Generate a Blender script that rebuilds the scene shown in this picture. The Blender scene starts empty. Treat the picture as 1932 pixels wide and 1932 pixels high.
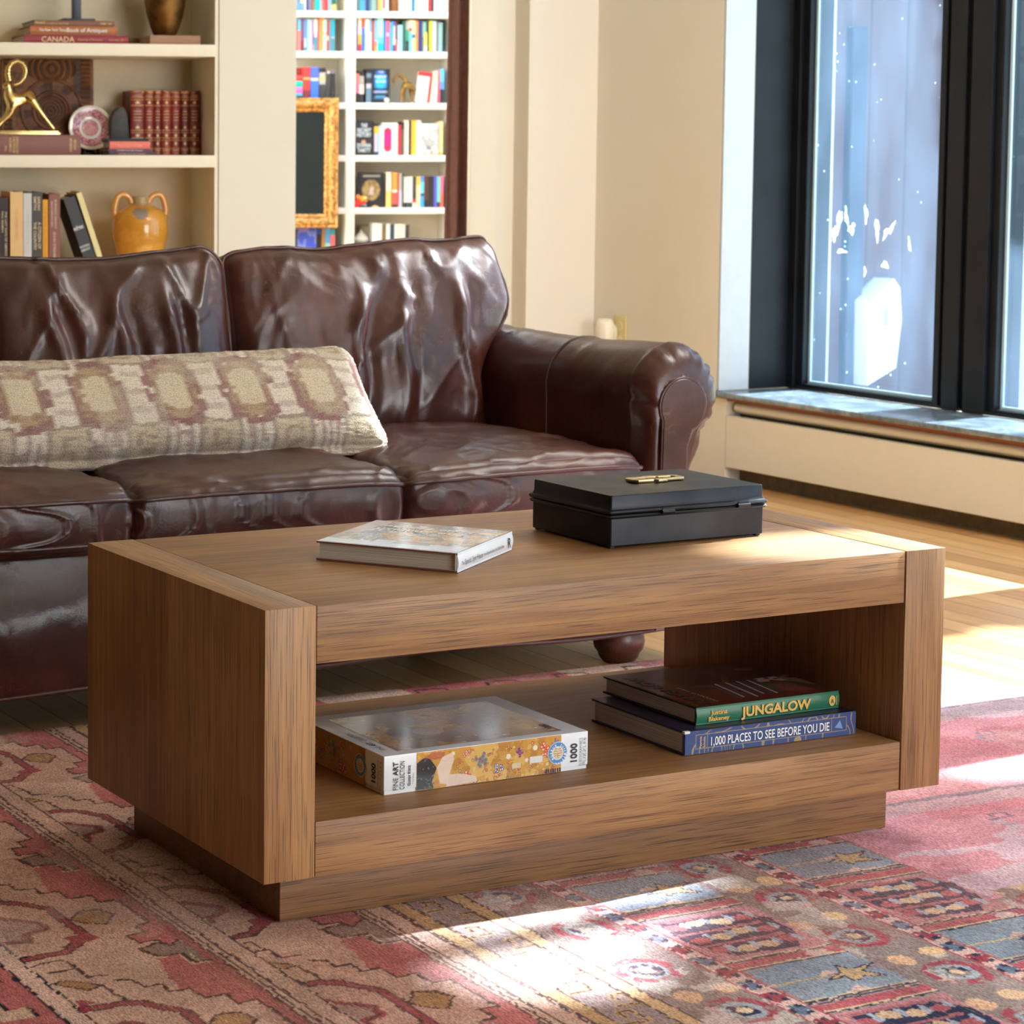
EXPOSURE, SKY, SUN, BACKROOM, HAZE = 0.26, 3.2, 36.0, 20.0, 0.022
REAR, CEIL = 86.0, 72.0
import bpy, bmesh, math, random
import numpy as np
from mathutils import Vector, Matrix, Euler

random.seed(7)
RNG = np.random.default_rng(11)
SC = bpy.context.scene
COL = SC.collection
PI = math.pi

# ------------------------------------------------------------------ survey of the place
# World: x along the coffee table's long side, y into the room, z up; origin at the table's
# front corner on the rug.  The camera was surveyed from the table's corners.
FPX, CX, CY = 4435.97, 292.29, 631.36
PIT, ROL, YAW = 0.0796, -0.0019, 0.4396
CAM = np.array([-1.4735, -2.7808, 1.0821])
_cp, _sp, _cr, _sr = math.cos(PIT), math.sin(PIT), math.cos(ROL), math.sin(ROL)
_tc, _ts = math.cos(YAW), math.sin(YAW)
RC = np.array([[_cr, -_sr * _sp, -_sr * _cp], [_sr, _cr * _sp, _cr * _cp], [0, _cp, -_sp]])
RT = RC @ np.array([[_tc, -_ts, 0], [_ts, _tc, 0], [0, 0, 1]])      # rows: right, up, forward


def ray(x, y):
    return RT.T @ np.array([(x - CX) / FPX, -(y - CY) / FPX, 1.0])


def at_plane(x, y, p0, n):
    d = ray(x, y)
    return CAM + d * (((np.asarray(p0) - CAM) @ n) / (d @ n))


class Frame:
    """A wall's own axes: u along it, v into it, z up."""
    def __init__(s, ox, oy, deg):
        s.o = np.array([ox, oy, 0.0]); s.a = math.radians(deg)
        s.u = np.array([math.cos(s.a), math.sin(s.a), 0]); s.v = np.array([-math.sin(s.a), math.cos(s.a), 0])

    def at(s, x, y, dv=0.0):                    # survey: (u, z) of a sighting on the plane v = dv
        p = at_plane(x, y, s.o + s.v * dv, s.v) - s.o
        return p @ s.u, p[2]

    def w(s, u, v, z=0.0):
        p = s.o + s.u * u + s.v * v
        return (p[0], p[1], z)


FB = Frame(2.1175, 4.3488, -12.587)     # wall with the built-in shelves
FK = Frame(5.5576, 9.3835, -18.187)     # book wall of the room behind


# ------------------------------------------------------------------ noise
def _hash(i, j, k):
    n = (i * 374761393 + j * 668265263 + k * 2147483647) & 0xFFFFFFFF
    n = ((n ^ (n >> 13)) * 1274126177) & 0xFFFFFFFF
    return ((n ^ (n >> 16)) & 0xFFFF) / 65535.0


def vnoise(x, y, z=0.0):
    x = np.asarray(x, float); y = np.asarray(y, float); z = np.asarray(z, float) + np.zeros_like(x)
    xi, yi, zi = np.floor(x).astype(np.int64), np.floor(y).astype(np.int64), np.floor(z).astype(np.int64)
    fx, fy, fz = x - xi, y - yi, z - zi
    fx, fy, fz = (t * t * t * (t * (t * 6 - 15) + 10) for t in (fx, fy, fz))
    r = 0
    for a in (0, 1):
        for b in (0, 1):
            for c in (0, 1):
                w = (fx if a else 1 - fx) * (fy if b else 1 - fy) * (fz if c else 1 - fz)
                r = r + w * _hash(xi + a, yi + b, zi + c)
    return r * 2 - 1


def fbm(x, y, z=0.0, o=4):
    r, a, f = 0, 0.5, 1.0
    for i in range(o):
        r = r + a * vnoise(np.asarray(x) * f + 17 * i, np.asarray(y) * f + 5 * i, np.asarray(z) * f + 3 * i)
        a *= 0.5; f *= 2.03
    return r


def ridge(x, y, z=0.0):
    return 1 - np.abs(vnoise(x, y, z)) * 2


def sm(e0, e1, x):
    t = np.clip((x - e0) / (e1 - e0), 0, 1)
    return t * t * (3 - 2 * t)


def lin(c):
    c = np.asarray(c, float) / 255.0
    return np.where(c <= 0.04045, c / 12.92, ((c + 0.055) / 1.055) ** 2.4)


# ------------------------------------------------------------------ scene objects
def tag(o, label=None, cat=None, group=None, kind=None):
    if label: o['label'] = label
    if cat: o['category'] = cat
    if group: o['group'] = group
    if kind: o['kind'] = kind
    return o


def thing(name, label, cat, loc=(0, 0, 0), rz=0.0, group=None, rot=None):
    o = bpy.data.objects.new(name, None)
    COL.objects.link(o)
    o.empty_display_size = 0.05
    o.location = loc
    o.rotation_euler = rot if rot is not None else (0, 0, rz)
    return tag(o, label, cat, group)


class MB:
    """Collects shapes into one mesh."""
    def __init__(s):
        s.v, s.f, s.m = [], [], []

    def add(s, verts, faces, mat=0):
        b = len(s.v)
        s.v.extend(tuple(map(float, p)) for p in verts)
        for i, f in enumerate(faces):
            s.f.append(tuple(b + k for k in f))
            s.m.append(mat[i] if isinstance(mat, (list, tuple)) else mat)
        return s

    def box(s, x0, x1, y0, y1, z0, z1, mat=0):
        v = [(x0, y0, z0), (x1, y0, z0), (x1, y1, z0), (x0, y1, z0), (x0, y0, z1), (x1, y0, z1), (x1, y1, z1), (x0, y1, z1)]
        # bottom, top, front(-y), right(+x), back(+y), left(-x)
        return s.add(v, [(3, 2, 1, 0), (4, 5, 6, 7), (0, 1, 5, 4), (1, 2, 6, 5), (2, 3, 7, 6), (3, 0, 4, 7)], mat)

    def prism(s, poly, a0, a1, axis='z', mat=0):
        """poly: 2-D outline (counter-clockwise), extruded from a0 to a1 along the axis."""
        n = len(poly)
        def P(p, a):
            return {'z': (p[0], p[1], a), 'y': (p[0], a, p[1]), 'x': (a, p[0], p[1])}[axis]
        v = [P(p, a0) for p in poly] + [P(p, a1) for p in poly]
        f = [tuple(range(n - 1, -1, -1)), tuple(range(n, 2 * n))]
        f += [(i, (i + 1) % n, n + (i + 1) % n, n + i) for i in range(n)]
        return s.add(v, f, mat)

    def lathe(s, prof, c=(0, 0, 0), n=32, mat=0, sx=1, sy=1):
        v, f = [], []
        for r, z in prof:
            for k in range(n):
                a = 2 * PI * k / n
                v.append((c[0] + r * math.cos(a) * sx, c[1] + r * math.sin(a) * sy, c[2] + z))
        for i in range(len(prof) - 1):
            for k in range(n):
                f.append((i * n + k, i * n + (k + 1) % n, (i + 1) * n + (k + 1) % n, (i + 1) * n + k))
        f.append(tuple(range(n - 1, -1, -1)))
        f.append(tuple((len(prof) - 1) * n + k for k in range(n)))
        return s.add(v, f, mat)

    def tube(s, pts, rad, n=10, mat=0, closed=False, flat=1.0):
        pts = [Vector(p) for p in pts]
        N = len(pts)
        rad = rad if isinstance(rad, (list, tuple, np.ndarray)) else [rad] * N
        v, f = [], []
        up = Vector((0, 0, 1))
        prev = None
        for i, p in enumerate(pts):
            if closed:
                t = (pts[(i + 1) % N] - pts[i - 1])
            else:
                t = pts[min(i + 1, N - 1)] - pts[max(i - 1, 0)]
            t = t.normalized() if t.length > 1e-9 else Vector((1, 0, 0))
            if prev is None:
                a = up if abs(t.z) < 0.9 else Vector((1, 0, 0))
                x = t.cross(a).normalized()
            else:
                x = (prev - t * prev.dot(t))
                x = x.normalized() if x.length > 1e-6 else t.orthogonal().normalized()
            prev = x
            y = t.cross(x)
            for k in range(n):
                a = 2 * PI * k / n
                v.append(p + (x * math.cos(a) + y * math.sin(a) * flat) * rad[i])
        for i in range(N - (0 if closed else 1)):
            j = (i + 1) % N
            for k in range(n):
                f.append((i * n + k, i * n + (k + 1) % n, j * n + (k + 1) % n, j * n + k))
        if not closed:
            f.append(tuple(range(n - 1, -1, -1))); f.append(tuple((N - 1) * n + k for k in range(n)))
        return s.add(v, f, mat)

    def grid(s, P, mat=0, wrap=False):
        P = np.asarray(P); a, b = P.shape[:2]
        v = P.reshape(-1, 3)
        f = []
        for i in range(a - 1):
            for j in range(b - (0 if wrap else 1)):
                j2 = (j + 1) % b
                f.append((i * b + j, i * b + j2, (i + 1) * b + j2, (i + 1) * b + j))
        return s.add(v, f, mat)

    def build(s, name, mats, parent=None, smooth=False, bevel=0.0, seg=2, weld=False, loc=None, rz=None, kind=None, angle=30):
        me = bpy.data.meshes.new(name)
        me.from_pydata(s.v, [], s.f)
        mats = mats if isinstance(mats, (list, tuple)) else [mats]
        for m in mats:
            me.materials.append(m)
        me.polygons.foreach_set('material_index', s.m)
        if weld or bevel:
            bm = bmesh.new(); bm.from_mesh(me)
            if weld:
                bmesh.ops.remove_doubles(bm, verts=bm.verts, dist=1e-5 if weld is True else weld)
            if bevel:
                ed = [e for e in bm.edges if len(e.link_faces) == 2 and e.calc_face_angle(0) > math.radians(angle)]
                bmesh.ops.bevel(bm, geom=ed, offset=bevel, segments=seg, profile=0.6, affect='EDGES', clamp_overlap=True)
            bm.to_mesh(me); bm.free()
        if smooth or bevel:
            me.polygons.foreach_set('use_smooth', [True] * len(me.polygons))
            if bevel or smooth == 'auto':
                try:
                    me.set_sharp_from_angle(angle=math.radians(35))
                except Exception:
                    pass
        me.update()
        o = bpy.data.objects.new(name, me)
        COL.objects.link(o)
        if parent: o.parent = parent
        if loc is not None: o.location = loc
        if rz is not None: o.rotation_euler = (0, 0, rz)
        if kind: o['kind'] = kind
        return o


def paint_mesh(o, rgb_lin):
    """Store one linear colour per vertex in the attribute 'Pattern'."""
    me = o.data
    at = me.color_attributes.new('Pattern', 'FLOAT_COLOR', 'POINT')
    c = np.ones((len(me.vertices), 4), np.float32)
    c[:, :3] = rgb_lin
    at.data.foreach_set('color', c.ravel())


class Canvas:
    """A raster over a rectangle of a surface, in metres."""
    def __init__(s, X, Y, base):
        s.X, s.Y = X, Y
        s.c = np.ascontiguousarray(np.zeros(X.shape + (3,))); s.c[:] = lin(base)

    def put(s, mask, rgb, a=1.0):
        w = (np.asarray(mask, float) * a)[..., None]
        s.c = s.c * (1 - w) + lin(rgb) * w

    def _sub(s, X, Y, x0, x1, y0, y1):
        i = np.nonzero(((X > x0) & (X < x1) & (Y > y0) & (Y < y1)).ravel())[0]
        return i, X.ravel()[i], Y.ravel()[i]

    def _mix(s, i, rgb, a):
        f = s.c.reshape(-1, 3)
        f[i] = f[i] * (1 - a) + lin(rgb) * a

    def poly(s, pts, rgb, a=1.0, X=None, Y=None):
        X = s.X if X is None else X; Y = s.Y if Y is None else Y
        px = [p[0] for p in pts]; py = [p[1] for p in pts]
        i, x, y = s._sub(X, Y, min(px), max(px), min(py), max(py))
        ins = np.zeros(len(i), bool)
        n = len(pts)
        for k in range(n):
            x1, y1 = pts[k]; x2, y2 = pts[(k + 1) % n]
            if y1 == y2: continue
            ins ^= ((y1 > y) != (y2 > y)) & (x < (x2 - x1) * (y - y1) / (y2 - y1) + x1)
        s._mix(i[ins], rgb, a)

    def line(s, pts, wd, rgb, a=1.0, X=None, Y=None, closed=False):
        X = s.X if X is None else X; Y = s.Y if Y is None else Y
        px = [p[0] for p in pts]; py = [p[1] for p in pts]
        i, x, y = s._sub(X, Y, min(px) - wd, max(px) + wd, min(py) - wd, max(py) + wd)
        d = np.full(len(i), 9.0)
        n = len(pts)
        for k in range(n if closed else n - 1):
            x1, y1 = pts[k]; x2, y2 = pts[(k + 1) % n]
            L = (x2 - x1) ** 2 + (y2 - y1) ** 2 + 1e-12
            t = np.clip(((x - x1) * (x2 - x1) + (y - y1) * (y2 - y1)) / L, 0, 1)
            d = np.minimum(d, np.hypot(x - x1 - t * (x2 - x1), y - y1 - t * (y2 - y1)))
        s._mix(i[d < wd / 2], rgb, a)

    def ell(s, cx, cy, rx, ry, rgb, a=1.0, inner=0.0, X=None, Y=None):
        X = s.X if X is None else X; Y = s.Y if Y is None else Y
        i, x, y = s._sub(X, Y, cx - rx, cx + rx, cy - ry, cy + ry)
        d = np.hypot((x - cx) / rx, (y - cy) / ry)
        s._mix(i[(d < 1) & (d >= inner)], rgb, a)

    def rect(s, x0, x1, y0, y1, rgb, a=1.0, X=None, Y=None):
        X = s.X if X is None else X; Y = s.Y if Y is None else Y
        s.put((X >= x0) & (X < x1) & (Y >= y0) & (Y < y1), rgb, a)


def fast_grid(name, X, Y, Z, mat, parent=None, smooth=True):
    """Big regular grid mesh from arrays (rows, columns)."""
    a, b = X.shape
    me = bpy.data.meshes.new(name)
    nv, nf = a * b, (a - 1) * (b - 1)
    me.vertices.add(nv)
    me.vertices.foreach_set('co', np.stack([X, Y, Z], -1).astype(np.float32).ravel())
    idx = np.arange(nv).reshape(a, b)
    q = np.stack([idx[:-1, :-1], idx[:-1, 1:], idx[1:, 1:], idx[1:, :-1]], -1).reshape(-1, 4)
    me.loops.add(nf * 4)
    me.loops.foreach_set('vertex_index', q.astype(np.int32).ravel())
    me.polygons.add(nf)
    me.polygons.foreach_set('loop_start', np.arange(0, nf * 4, 4, dtype=np.int32))
    me.update(calc_edges=True)
    me.materials.append(mat)
    if smooth:
        me.polygons.foreach_set('use_smooth', np.ones(nf, bool))
    me.validate()
    o = bpy.data.objects.new(name, me)
    COL.objects.link(o)
    if parent: o.parent = parent
    return o


def lettering(name, lines, mat, parent, origin, right, up, depth=0.0006, kind=None):
    """lines: (text, x, y, height, width or None, align, bold) in the face's own axes; one mesh for all of them.
    origin is the face's corner; right / up are its unit axes; letters stand out along right x up."""
    if len(lines) > 1:
        return [lettering(name, [l_], mat, parent, origin, right, up, depth, kind) for l_ in lines][0]
    R, U = Vector(right).normalized(), Vector(up).normalized()
    N = R.cross(U)
    V, F = [], []
    for text, x, y, h, wid, al, bold in lines:
        cu = bpy.data.curves.new('t', 'FONT')
        cu.body = text; cu.size = 1.0; cu.resolution_u = 3
        cu.offset = bold; cu.extrude = 0.0
        ob = bpy.data.objects.new('t', cu)
        me = ob.to_mesh()
        co = np.empty(len(me.vertices) * 3); me.vertices.foreach_get('co', co); co = co.reshape(-1, 3)
        fs = [tuple(p.vertices) for p in me.polygons]
        ob.to_mesh_clear()
        bpy.data.objects.remove(ob); bpy.data.curves.remove(cu)
        if not len(co): continue
        mn, mx = co[:, :2].min(0), co[:, :2].max(0)
        sy = h / 0.73
        sx = sy if wid is None else wid / max(mx[0] - mn[0], 1e-6)
        W = (mx[0] - mn[0]) * sx
        off = x - (W if al == 'r' else W / 2 if al == 'c' else 0)
        b = len(V)
        O = Vector(origin)
        for cx, cy, _ in co:
            V.append(O + R * (off + (cx - mn[0]) * sx) + U * (y + cy * sy) + N * depth)
        F += [tuple(b + k for k in f) for f in fs]
    mb = MB(); mb.add(V, F)
    return mb.build(name, mat, parent)


# ------------------------------------------------------------------ materials
_M = {}


def new_mat(name):
    m = bpy.data.materials.new(name); m.use_nodes = True
    nt = m.node_tree
    b = nt.nodes['Principled BSDF']
    return m, nt, b


def L(nt, a, b):
    nt.links.new(a, b)


def node(nt, t, **kw):
    n = nt.nodes.new(t)
    for k, v in kw.items():
        if k == 'inp':
            for kk, vv in v.items(): n.inputs[kk].default_value = vv
        else:
            setattr(n, k, v)
    return n


def ramp(nt, stops, fac):
    r = nt.nodes.new('ShaderNodeValToRGB')
    e = r.color_ramp.elements
    while len(e) < len(stops): e.new(0.5)
    for i, (p, c) in enumerate(stops):
        e[i].position = p
        e[i].color = tuple(c) + (1,) if len(c) == 3 else c
    L(nt, fac, r.inputs[0])
    return r


def col4(c):
    return tuple(lin(c)) + (1.0,)


def plain(c, rough=0.5, spec=0.5, metal=0.0, var=0.0, scale=30.0, bump=0.0, coat=0.0):
    """Painted / printed surface of one sRGB colour with a little mottling."""
    key = ('plain', tuple(c), rough, spec, metal, var, scale, bump, coat)
    if key in _M: return _M[key]
    m, nt, b = new_mat('surface_%d_%d_%d' % tuple(c))
    b.inputs['Base Color'].default_value = col4(c)
    b.inputs['Roughness'].default_value = rough
    b.inputs['Specular IOR Level'].default_value = spec
    b.inputs['Metallic'].default_value = metal
    b.inputs['Coat Weight'].default_value = coat
    tc = node(nt, 'ShaderNodeTexCoord')
    n = node(nt, 'ShaderNodeTexNoise', inp={'Scale': scale, 'Detail': 4.0})
    L(nt, tc.outputs['Object'], n.inputs['Vector'])
    v = var if var else 0.03
    lo, hi = [max(0, x * (1 - v)) for x in lin(c)], [min(1, x * (1 + v)) for x in lin(c)]
    r = ramp(nt, [(0.3, lo), (0.7, hi)], n.outputs['Fac'])
    L(nt, r.outputs['Color'], b.inputs['Base Color'])
    if bump:
        bp = node(nt, 'ShaderNodeBump', inp={'Strength': bump, 'Distance': 0.002})
        L(nt, n.outputs['Fac'], bp.inputs['Height']); L(nt, bp.outputs['Normal'], b.inputs['Normal'])
    _M[key] = m
    return m


def wood(axis, light, dark, pore, rough=0.42, fine=1.0, name='oak', cath=0.5, seed=0.0):
    key = ('wood', axis, tuple(light), tuple(dark), rough, fine, cath, seed)
    if key in _M: return _M[key]
    m, nt, b = new_mat('%s_grain_%s' % (name, axis))
    tc = node(nt, 'ShaderNodeTexCoord')
    def mapped(al, ac, sh=0.0):
        s = {'x': (al, ac, ac), 'y': (ac, al, ac), 'z': (ac, ac, al)}[axis]
        mp = node(nt, 'ShaderNodeMapping'); mp.inputs['Scale'].default_value = s
        mp.inputs['Location'].default_value = (sh + seed, sh * 1.7 + seed, sh * 0.6)
        L(nt, tc.outputs['Object'], mp.inputs['Vector'])
        return mp.outputs['Vector']
    # slow figure: distorted growth rings
    n0 = node(nt, 'ShaderNodeTexNoise', inp={'Scale': 1.0, 'Detail': 3.0, 'Roughness': 0.5})
    L(nt, mapped(1.6, 7.0, 3.1), n0.inputs['Vector'])
    mul = node(nt, 'ShaderNodeMath', operation='MULTIPLY'); mul.inputs[1].default_value = 26.0 * cath
    L(nt, n0.outputs['Fac'], mul.inputs[0])
    sn = node(nt, 'ShaderNodeMath', operation='SINE'); L(nt, mul.outputs[0], sn.inputs[0])
    # streaks
    n1 = node(nt, 'ShaderNodeTexNoise', inp={'Scale': 1.0, 'Detail': 6.0, 'Roughness': 0.62})
    L(nt, mapped(1.6, 95 * fine, 0.7), n1.inputs['Vector'])
    # pores
    n2 = node(nt, 'ShaderNodeTexNoise', inp={'Scale': 1.0, 'Detail': 2.0, 'Roughness': 0.5})
    L(nt, mapped(9.0, 640 * fine, 1.9), n2.inputs['Vector'])
    n3 = node(nt, 'ShaderNodeTexNoise', inp={'Scale': 1.0, 'Detail': 2.0})
    L(nt, mapped(0.9, 3.0, 5.0), n3.inputs['Vector'])
    a1 = node(nt, 'ShaderNodeMath', operation='MULTIPLY_ADD'); a1.inputs[1].default_value = 0.13
    L(nt, sn.outputs[0], a1.inputs[0]); L(nt, n1.outputs['Fac'], a1.inputs[2])
    a2 = node(nt, 'ShaderNodeMath', operation='MULTIPLY_ADD'); a2.inputs[1].default_value = 0.35
    L(nt, n3.outputs['Fac'], a2.inputs[0]); L(nt, a1.outputs[0], a2.inputs[2])
    base = ramp(nt, [(0.36, lin(dark)), (0.92, lin(light))], a2.outputs[0])
    pr = ramp(nt, [(0.55, (0, 0, 0)), (0.63, (1, 1, 1))], n2.outputs['Fac'])
    mx = node(nt, 'ShaderNodeMix', data_type='RGBA')
    mp = node(nt, 'ShaderNodeMath', operation='MULTIPLY'); mp.inputs[1].default_value = 0.7
    L(nt, pr.outputs['Color'], mp.inputs[0])
    L(nt, mp.outputs[0], mx.inputs['Factor'])
    L(nt, base.outputs['Color'], mx.inputs['A']); mx.inputs['B'].default_value = col4(pore)
    L(nt, mx.outputs['Result'], b.inputs['Base Color'])
    rr = node(nt, 'ShaderNodeMapRange'); rr.inputs['To Min'].default_value = rough - 0.05; rr.inputs['To Max'].default_value = rough + 0.1
    L(nt, n1.outputs['Fac'], rr.inputs['Value']); L(nt, rr.outputs['Result'], b.inputs['Roughness'])
    bp = node(nt, 'ShaderNodeBump', invert=True, inp={'Strength': 0.25, 'Distance': 0.0006})
    L(nt, pr.outputs['Color'], bp.inputs['Height']); L(nt, bp.outputs['Normal'], b.inputs['Normal'])
    _M[key] = m
    return m


def pattern_mat(name, rough=0.9, weave=0.0, thread=600.0, spec=0.3, bump=0.3, pile=0.0, coat=0.0, ripple=0.0):
    """Colours come from the surface's own 'Pattern' attribute; threads and pile from noise."""
    m, nt, b = new_mat(name)
    at = node(nt, 'ShaderNodeVertexColor', layer_name='Pattern')
    tc = node(nt, 'ShaderNodeTexCoord')
    src = at.outputs['Color']
    b.inputs['Roughness'].default_value = rough
    b.inputs['Specular IOR Level'].default_value = spec
    b.inputs['Coat Weight'].default_value = coat
    b.inputs['Coat Roughness'].default_value = 0.12
    h = None
    if weave:
        mp = node(nt, 'ShaderNodeMapping'); mp.inputs['Scale'].default_value = (1.0, 0.32, 1.0)
        L(nt, tc.outputs['Object'], mp.inputs['Vector'])
        n1 = node(nt, 'ShaderNodeTexNoise', inp={'Scale': thread, 'Detail': 2.0})
        L(nt, mp.outputs['Vector'], n1.inputs['Vector'])
        mp2 = node(nt, 'ShaderNodeMapping'); mp2.inputs['Scale'].default_value = (2.6, 0.10, 1.0)
        L(nt, tc.outputs['Object'], mp2.inputs['Vector'])
        n2 = node(nt, 'ShaderNodeTexNoise', inp={'Scale': 240.0, 'Detail': 3.0})
        L(nt, mp2.outputs['Vector'], n2.inputs['Vector'])
        n3 = node(nt, 'ShaderNodeTexNoise', inp={'Scale': 7.0, 'Detail': 5.0})
        L(nt, tc.outputs['Object'], n3.inputs['Vector'])
        # pale warp threads showing through
        r2 = ramp(nt, [(0.60, (0, 0, 0)), (0.76, (1, 1, 1))], n2.outputs['Fac'])
        f2 = node(nt, 'ShaderNodeMath', operation='MULTIPLY'); f2.inputs[1].default_value = 0.65 * weave
        L(nt, r2.outputs['Color'], f2.inputs[0])
        m2 = node(nt, 'ShaderNodeMix', data_type='RGBA')
        L(nt, f2.outputs[0], m2.inputs['Factor']); L(nt, src, m2.inputs['A']); m2.inputs['B'].default_value = col4((214, 190, 170))
        # knots lighter / darker
        mr = node(nt, 'ShaderNodeMapRange', inp={'From Min': 0.3, 'From Max': 0.7, 'To Min': 1 - 0.42 * weave, 'To Max': 1 + 0.42 * weave})
        L(nt, n1.outputs['Fac'], mr.inputs['Value'])
        mr3 = node(nt, 'ShaderNodeMapRange', inp={'From Min': 0.3, 'From Max': 0.7, 'To Min': 1 - 0.22 * weave, 'To Max': 1 + 0.22 * weave})
        L(nt, n3.outputs['Fac'], mr3.inputs['Value'])
        mm = node(nt, 'ShaderNodeMath', operation='MULTIPLY'); L(nt, mr.outputs[0], mm.inputs[0]); L(nt, mr3.outputs[0], mm.inputs[1])
        vm = node(nt, 'ShaderNodeVectorMath', operation='SCALE')
        L(nt, m2.outputs['Result'], vm.inputs[0]); L(nt, mm.outputs[0], vm.inputs['Scale'])
        src = vm.outputs['Vector']
        h = n1.outputs['Fac']
    if pile:
        v = node(nt, 'ShaderNodeTexVoronoi', inp={'Scale': thread, 'Randomness': 0.6})
        L(nt, tc.outputs['Object'], v.inputs['Vector'])
        mr = node(nt, 'ShaderNodeMapRange', inp={'From Min': 0.0, 'From Max': 0.7, 'To Min': 1.12, 'To Max': 1 - 0.55 * pile})
        L(nt, v.outputs['Distance'], mr.inputs['Value'])
        vm = node(nt, 'ShaderNodeVectorMath', operation='SCALE')
        L(nt, src, vm.inputs[0]); L(nt, mr.outputs[0], vm.inputs['Scale'])
        src = vm.outputs['Vector']
        iv = node(nt, 'ShaderNodeMath', operation='SUBTRACT'); iv.inputs[0].default_value = 1.0
        L(nt, v.outputs['Distance'], iv.inputs[1])
        h = iv.outputs[0]
    if ripple:
        n = node(nt, 'ShaderNodeTexNoise', inp={'Scale': 90.0, 'Detail': 3.0, 'Distortion': 1.5})
        L(nt, tc.outputs['Object'], n.inputs['Vector'])
        h = n.outputs['Fac']
    L(nt, src, b.inputs['Base Color'])
    if h is not None and bump:
        bp = node(nt, 'ShaderNodeBump', inp={'Strength': bump, 'Distance': 0.0015})
        L(nt, h, bp.inputs['Height']); L(nt, bp.outputs['Normal'], b.inputs['Normal'])
    return m


def leather():
    if 'leather' in _M: return _M['leather']
    m, nt, b = new_mat('aged_brown_leather')
    tc = node(nt, 'ShaderNodeTexCoord')
    n1 = node(nt, 'ShaderNodeTexNoise', inp={'Scale': 3.2, 'Detail': 6.0, 'Roughness': 0.6, 'Distortion': 0.4})
    L(nt, tc.outputs['Object'], n1.inputs['Vector'])
    base = ramp(nt, [(0.28, lin((42, 18, 14))), (0.55, lin((72, 33, 24))), (0.80, lin((106, 52, 36)))], n1.outputs['Fac'])
    # pale scratches: thin lines where a warped noise crosses its middle
    n2 = node(nt, 'ShaderNodeTexNoise', inp={'Scale': 11.0, 'Detail': 3.0, 'Distortion': 2.2})
    L(nt, tc.outputs['Object'], n2.inputs['Vector'])
    r2 = ramp(nt, [(0.490, (0, 0, 0)), (0.4985, (1, 1, 1)), (0.507, (0, 0, 0))], n2.outputs['Fac'])
    n4 = node(nt, 'ShaderNodeTexNoise', inp={'Scale': 7.0, 'Detail': 2.0})
    L(nt, tc.outputs['Object'], n4.inputs['Vector'])
    r4 = ramp(nt, [(0.50, (0, 0, 0)), (0.68, (0.55, 0.55, 0.55))], n4.outputs['Fac'])
    f = node(nt, 'ShaderNodeMath', operation='MULTIPLY'); L(nt, r2.outputs['Color'], f.inputs[0]); L(nt, r4.outputs['Color'], f.inputs[1])
    mx = node(nt, 'ShaderNodeMix', data_type='RGBA')
    L(nt, f.outputs[0], mx.inputs['Factor']); L(nt, base.outputs['Color'], mx.inputs['A']); mx.inputs['B'].default_value = col4((150, 92, 66))
    L(nt, mx.outputs['Result'], b.inputs['Base Color'])
    rr = node(nt, 'ShaderNodeMapRange', inp={'From Min': 0.3, 'From Max': 0.7, 'To Min': 0.27, 'To Max': 0.42})
    L(nt, n1.outputs['Fac'], rr.inputs['Value']); L(nt, rr.outputs[0], b.inputs['Roughness'])
    b.inputs['Specular IOR Level'].default_value = 0.6
    v = node(nt, 'ShaderNodeTexVoronoi', feature='DISTANCE_TO_EDGE', inp={'Scale': 210.0})
    L(nt, tc.outputs['Object'], v.inputs['Vector'])
    n3 = node(nt, 'ShaderNodeTexNoise', inp={'Scale': 22.0, 'Detail': 4.0, 'Distortion': 1.0})
    L(nt, tc.outputs['Object'], n3.inputs['Vector'])
    b1 = node(nt, 'ShaderNodeBump', inp={'Strength': 0.15, 'Distance': 0.008}); L(nt, n3.outputs['Fac'], b1.inputs['Height'])
    b2 = node(nt, 'ShaderNodeBump', inp={'Strength': 0.12, 'Distance': 0.0012}); L(nt, v.outputs['Distance'], b2.inputs['Height'])
    L(nt, b1.outputs['Normal'], b2.inputs['Normal']); L(nt, b2.outputs['Normal'], b.inputs['Normal'])
    _M['leather'] = m
    return m


def metal(c, rough=0.3, name='metal', var=0.15, scale=14.0, bump=0.0):
    key = ('metal', tuple(c), rough, var, scale)
    if key in _M: return _M[key]
    m, nt, b = new_mat(name)
    b.inputs['Metallic'].default_value = 1.0
    tc = node(nt, 'ShaderNodeTexCoord')
    n = node(nt, 'ShaderNodeTexNoise', inp={'Scale': scale, 'Detail': 5.0}); L(nt, tc.outputs['Object'], n.inputs['Vector'])
    r = ramp(nt, [(0.3, [x * (1 - var) for x in lin(c)]), (0.7, [min(1, x * (1 + var)) for x in lin(c)])], n.outputs['Fac'])
    L(nt, r.outputs['Color'], b.inputs['Base Color'])
    rr = node(nt, 'ShaderNodeMapRange', inp={'From Min': 0.3, 'From Max': 0.7, 'To Min': rough - 0.06, 'To Max': rough + 0.1})
    L(nt, n.outputs['Fac'], rr.inputs['Value']); L(nt, rr.outputs[0], b.inputs['Roughness'])
    if bump:
        bp = node(nt, 'ShaderNodeBump', inp={'Strength': bump, 'Distance': 0.002}); L(nt, n.outputs['Fac'], bp.inputs['Height'])
        L(nt, bp.outputs['Normal'], b.inputs['Normal'])
    _M[key] = m
    return m
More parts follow.
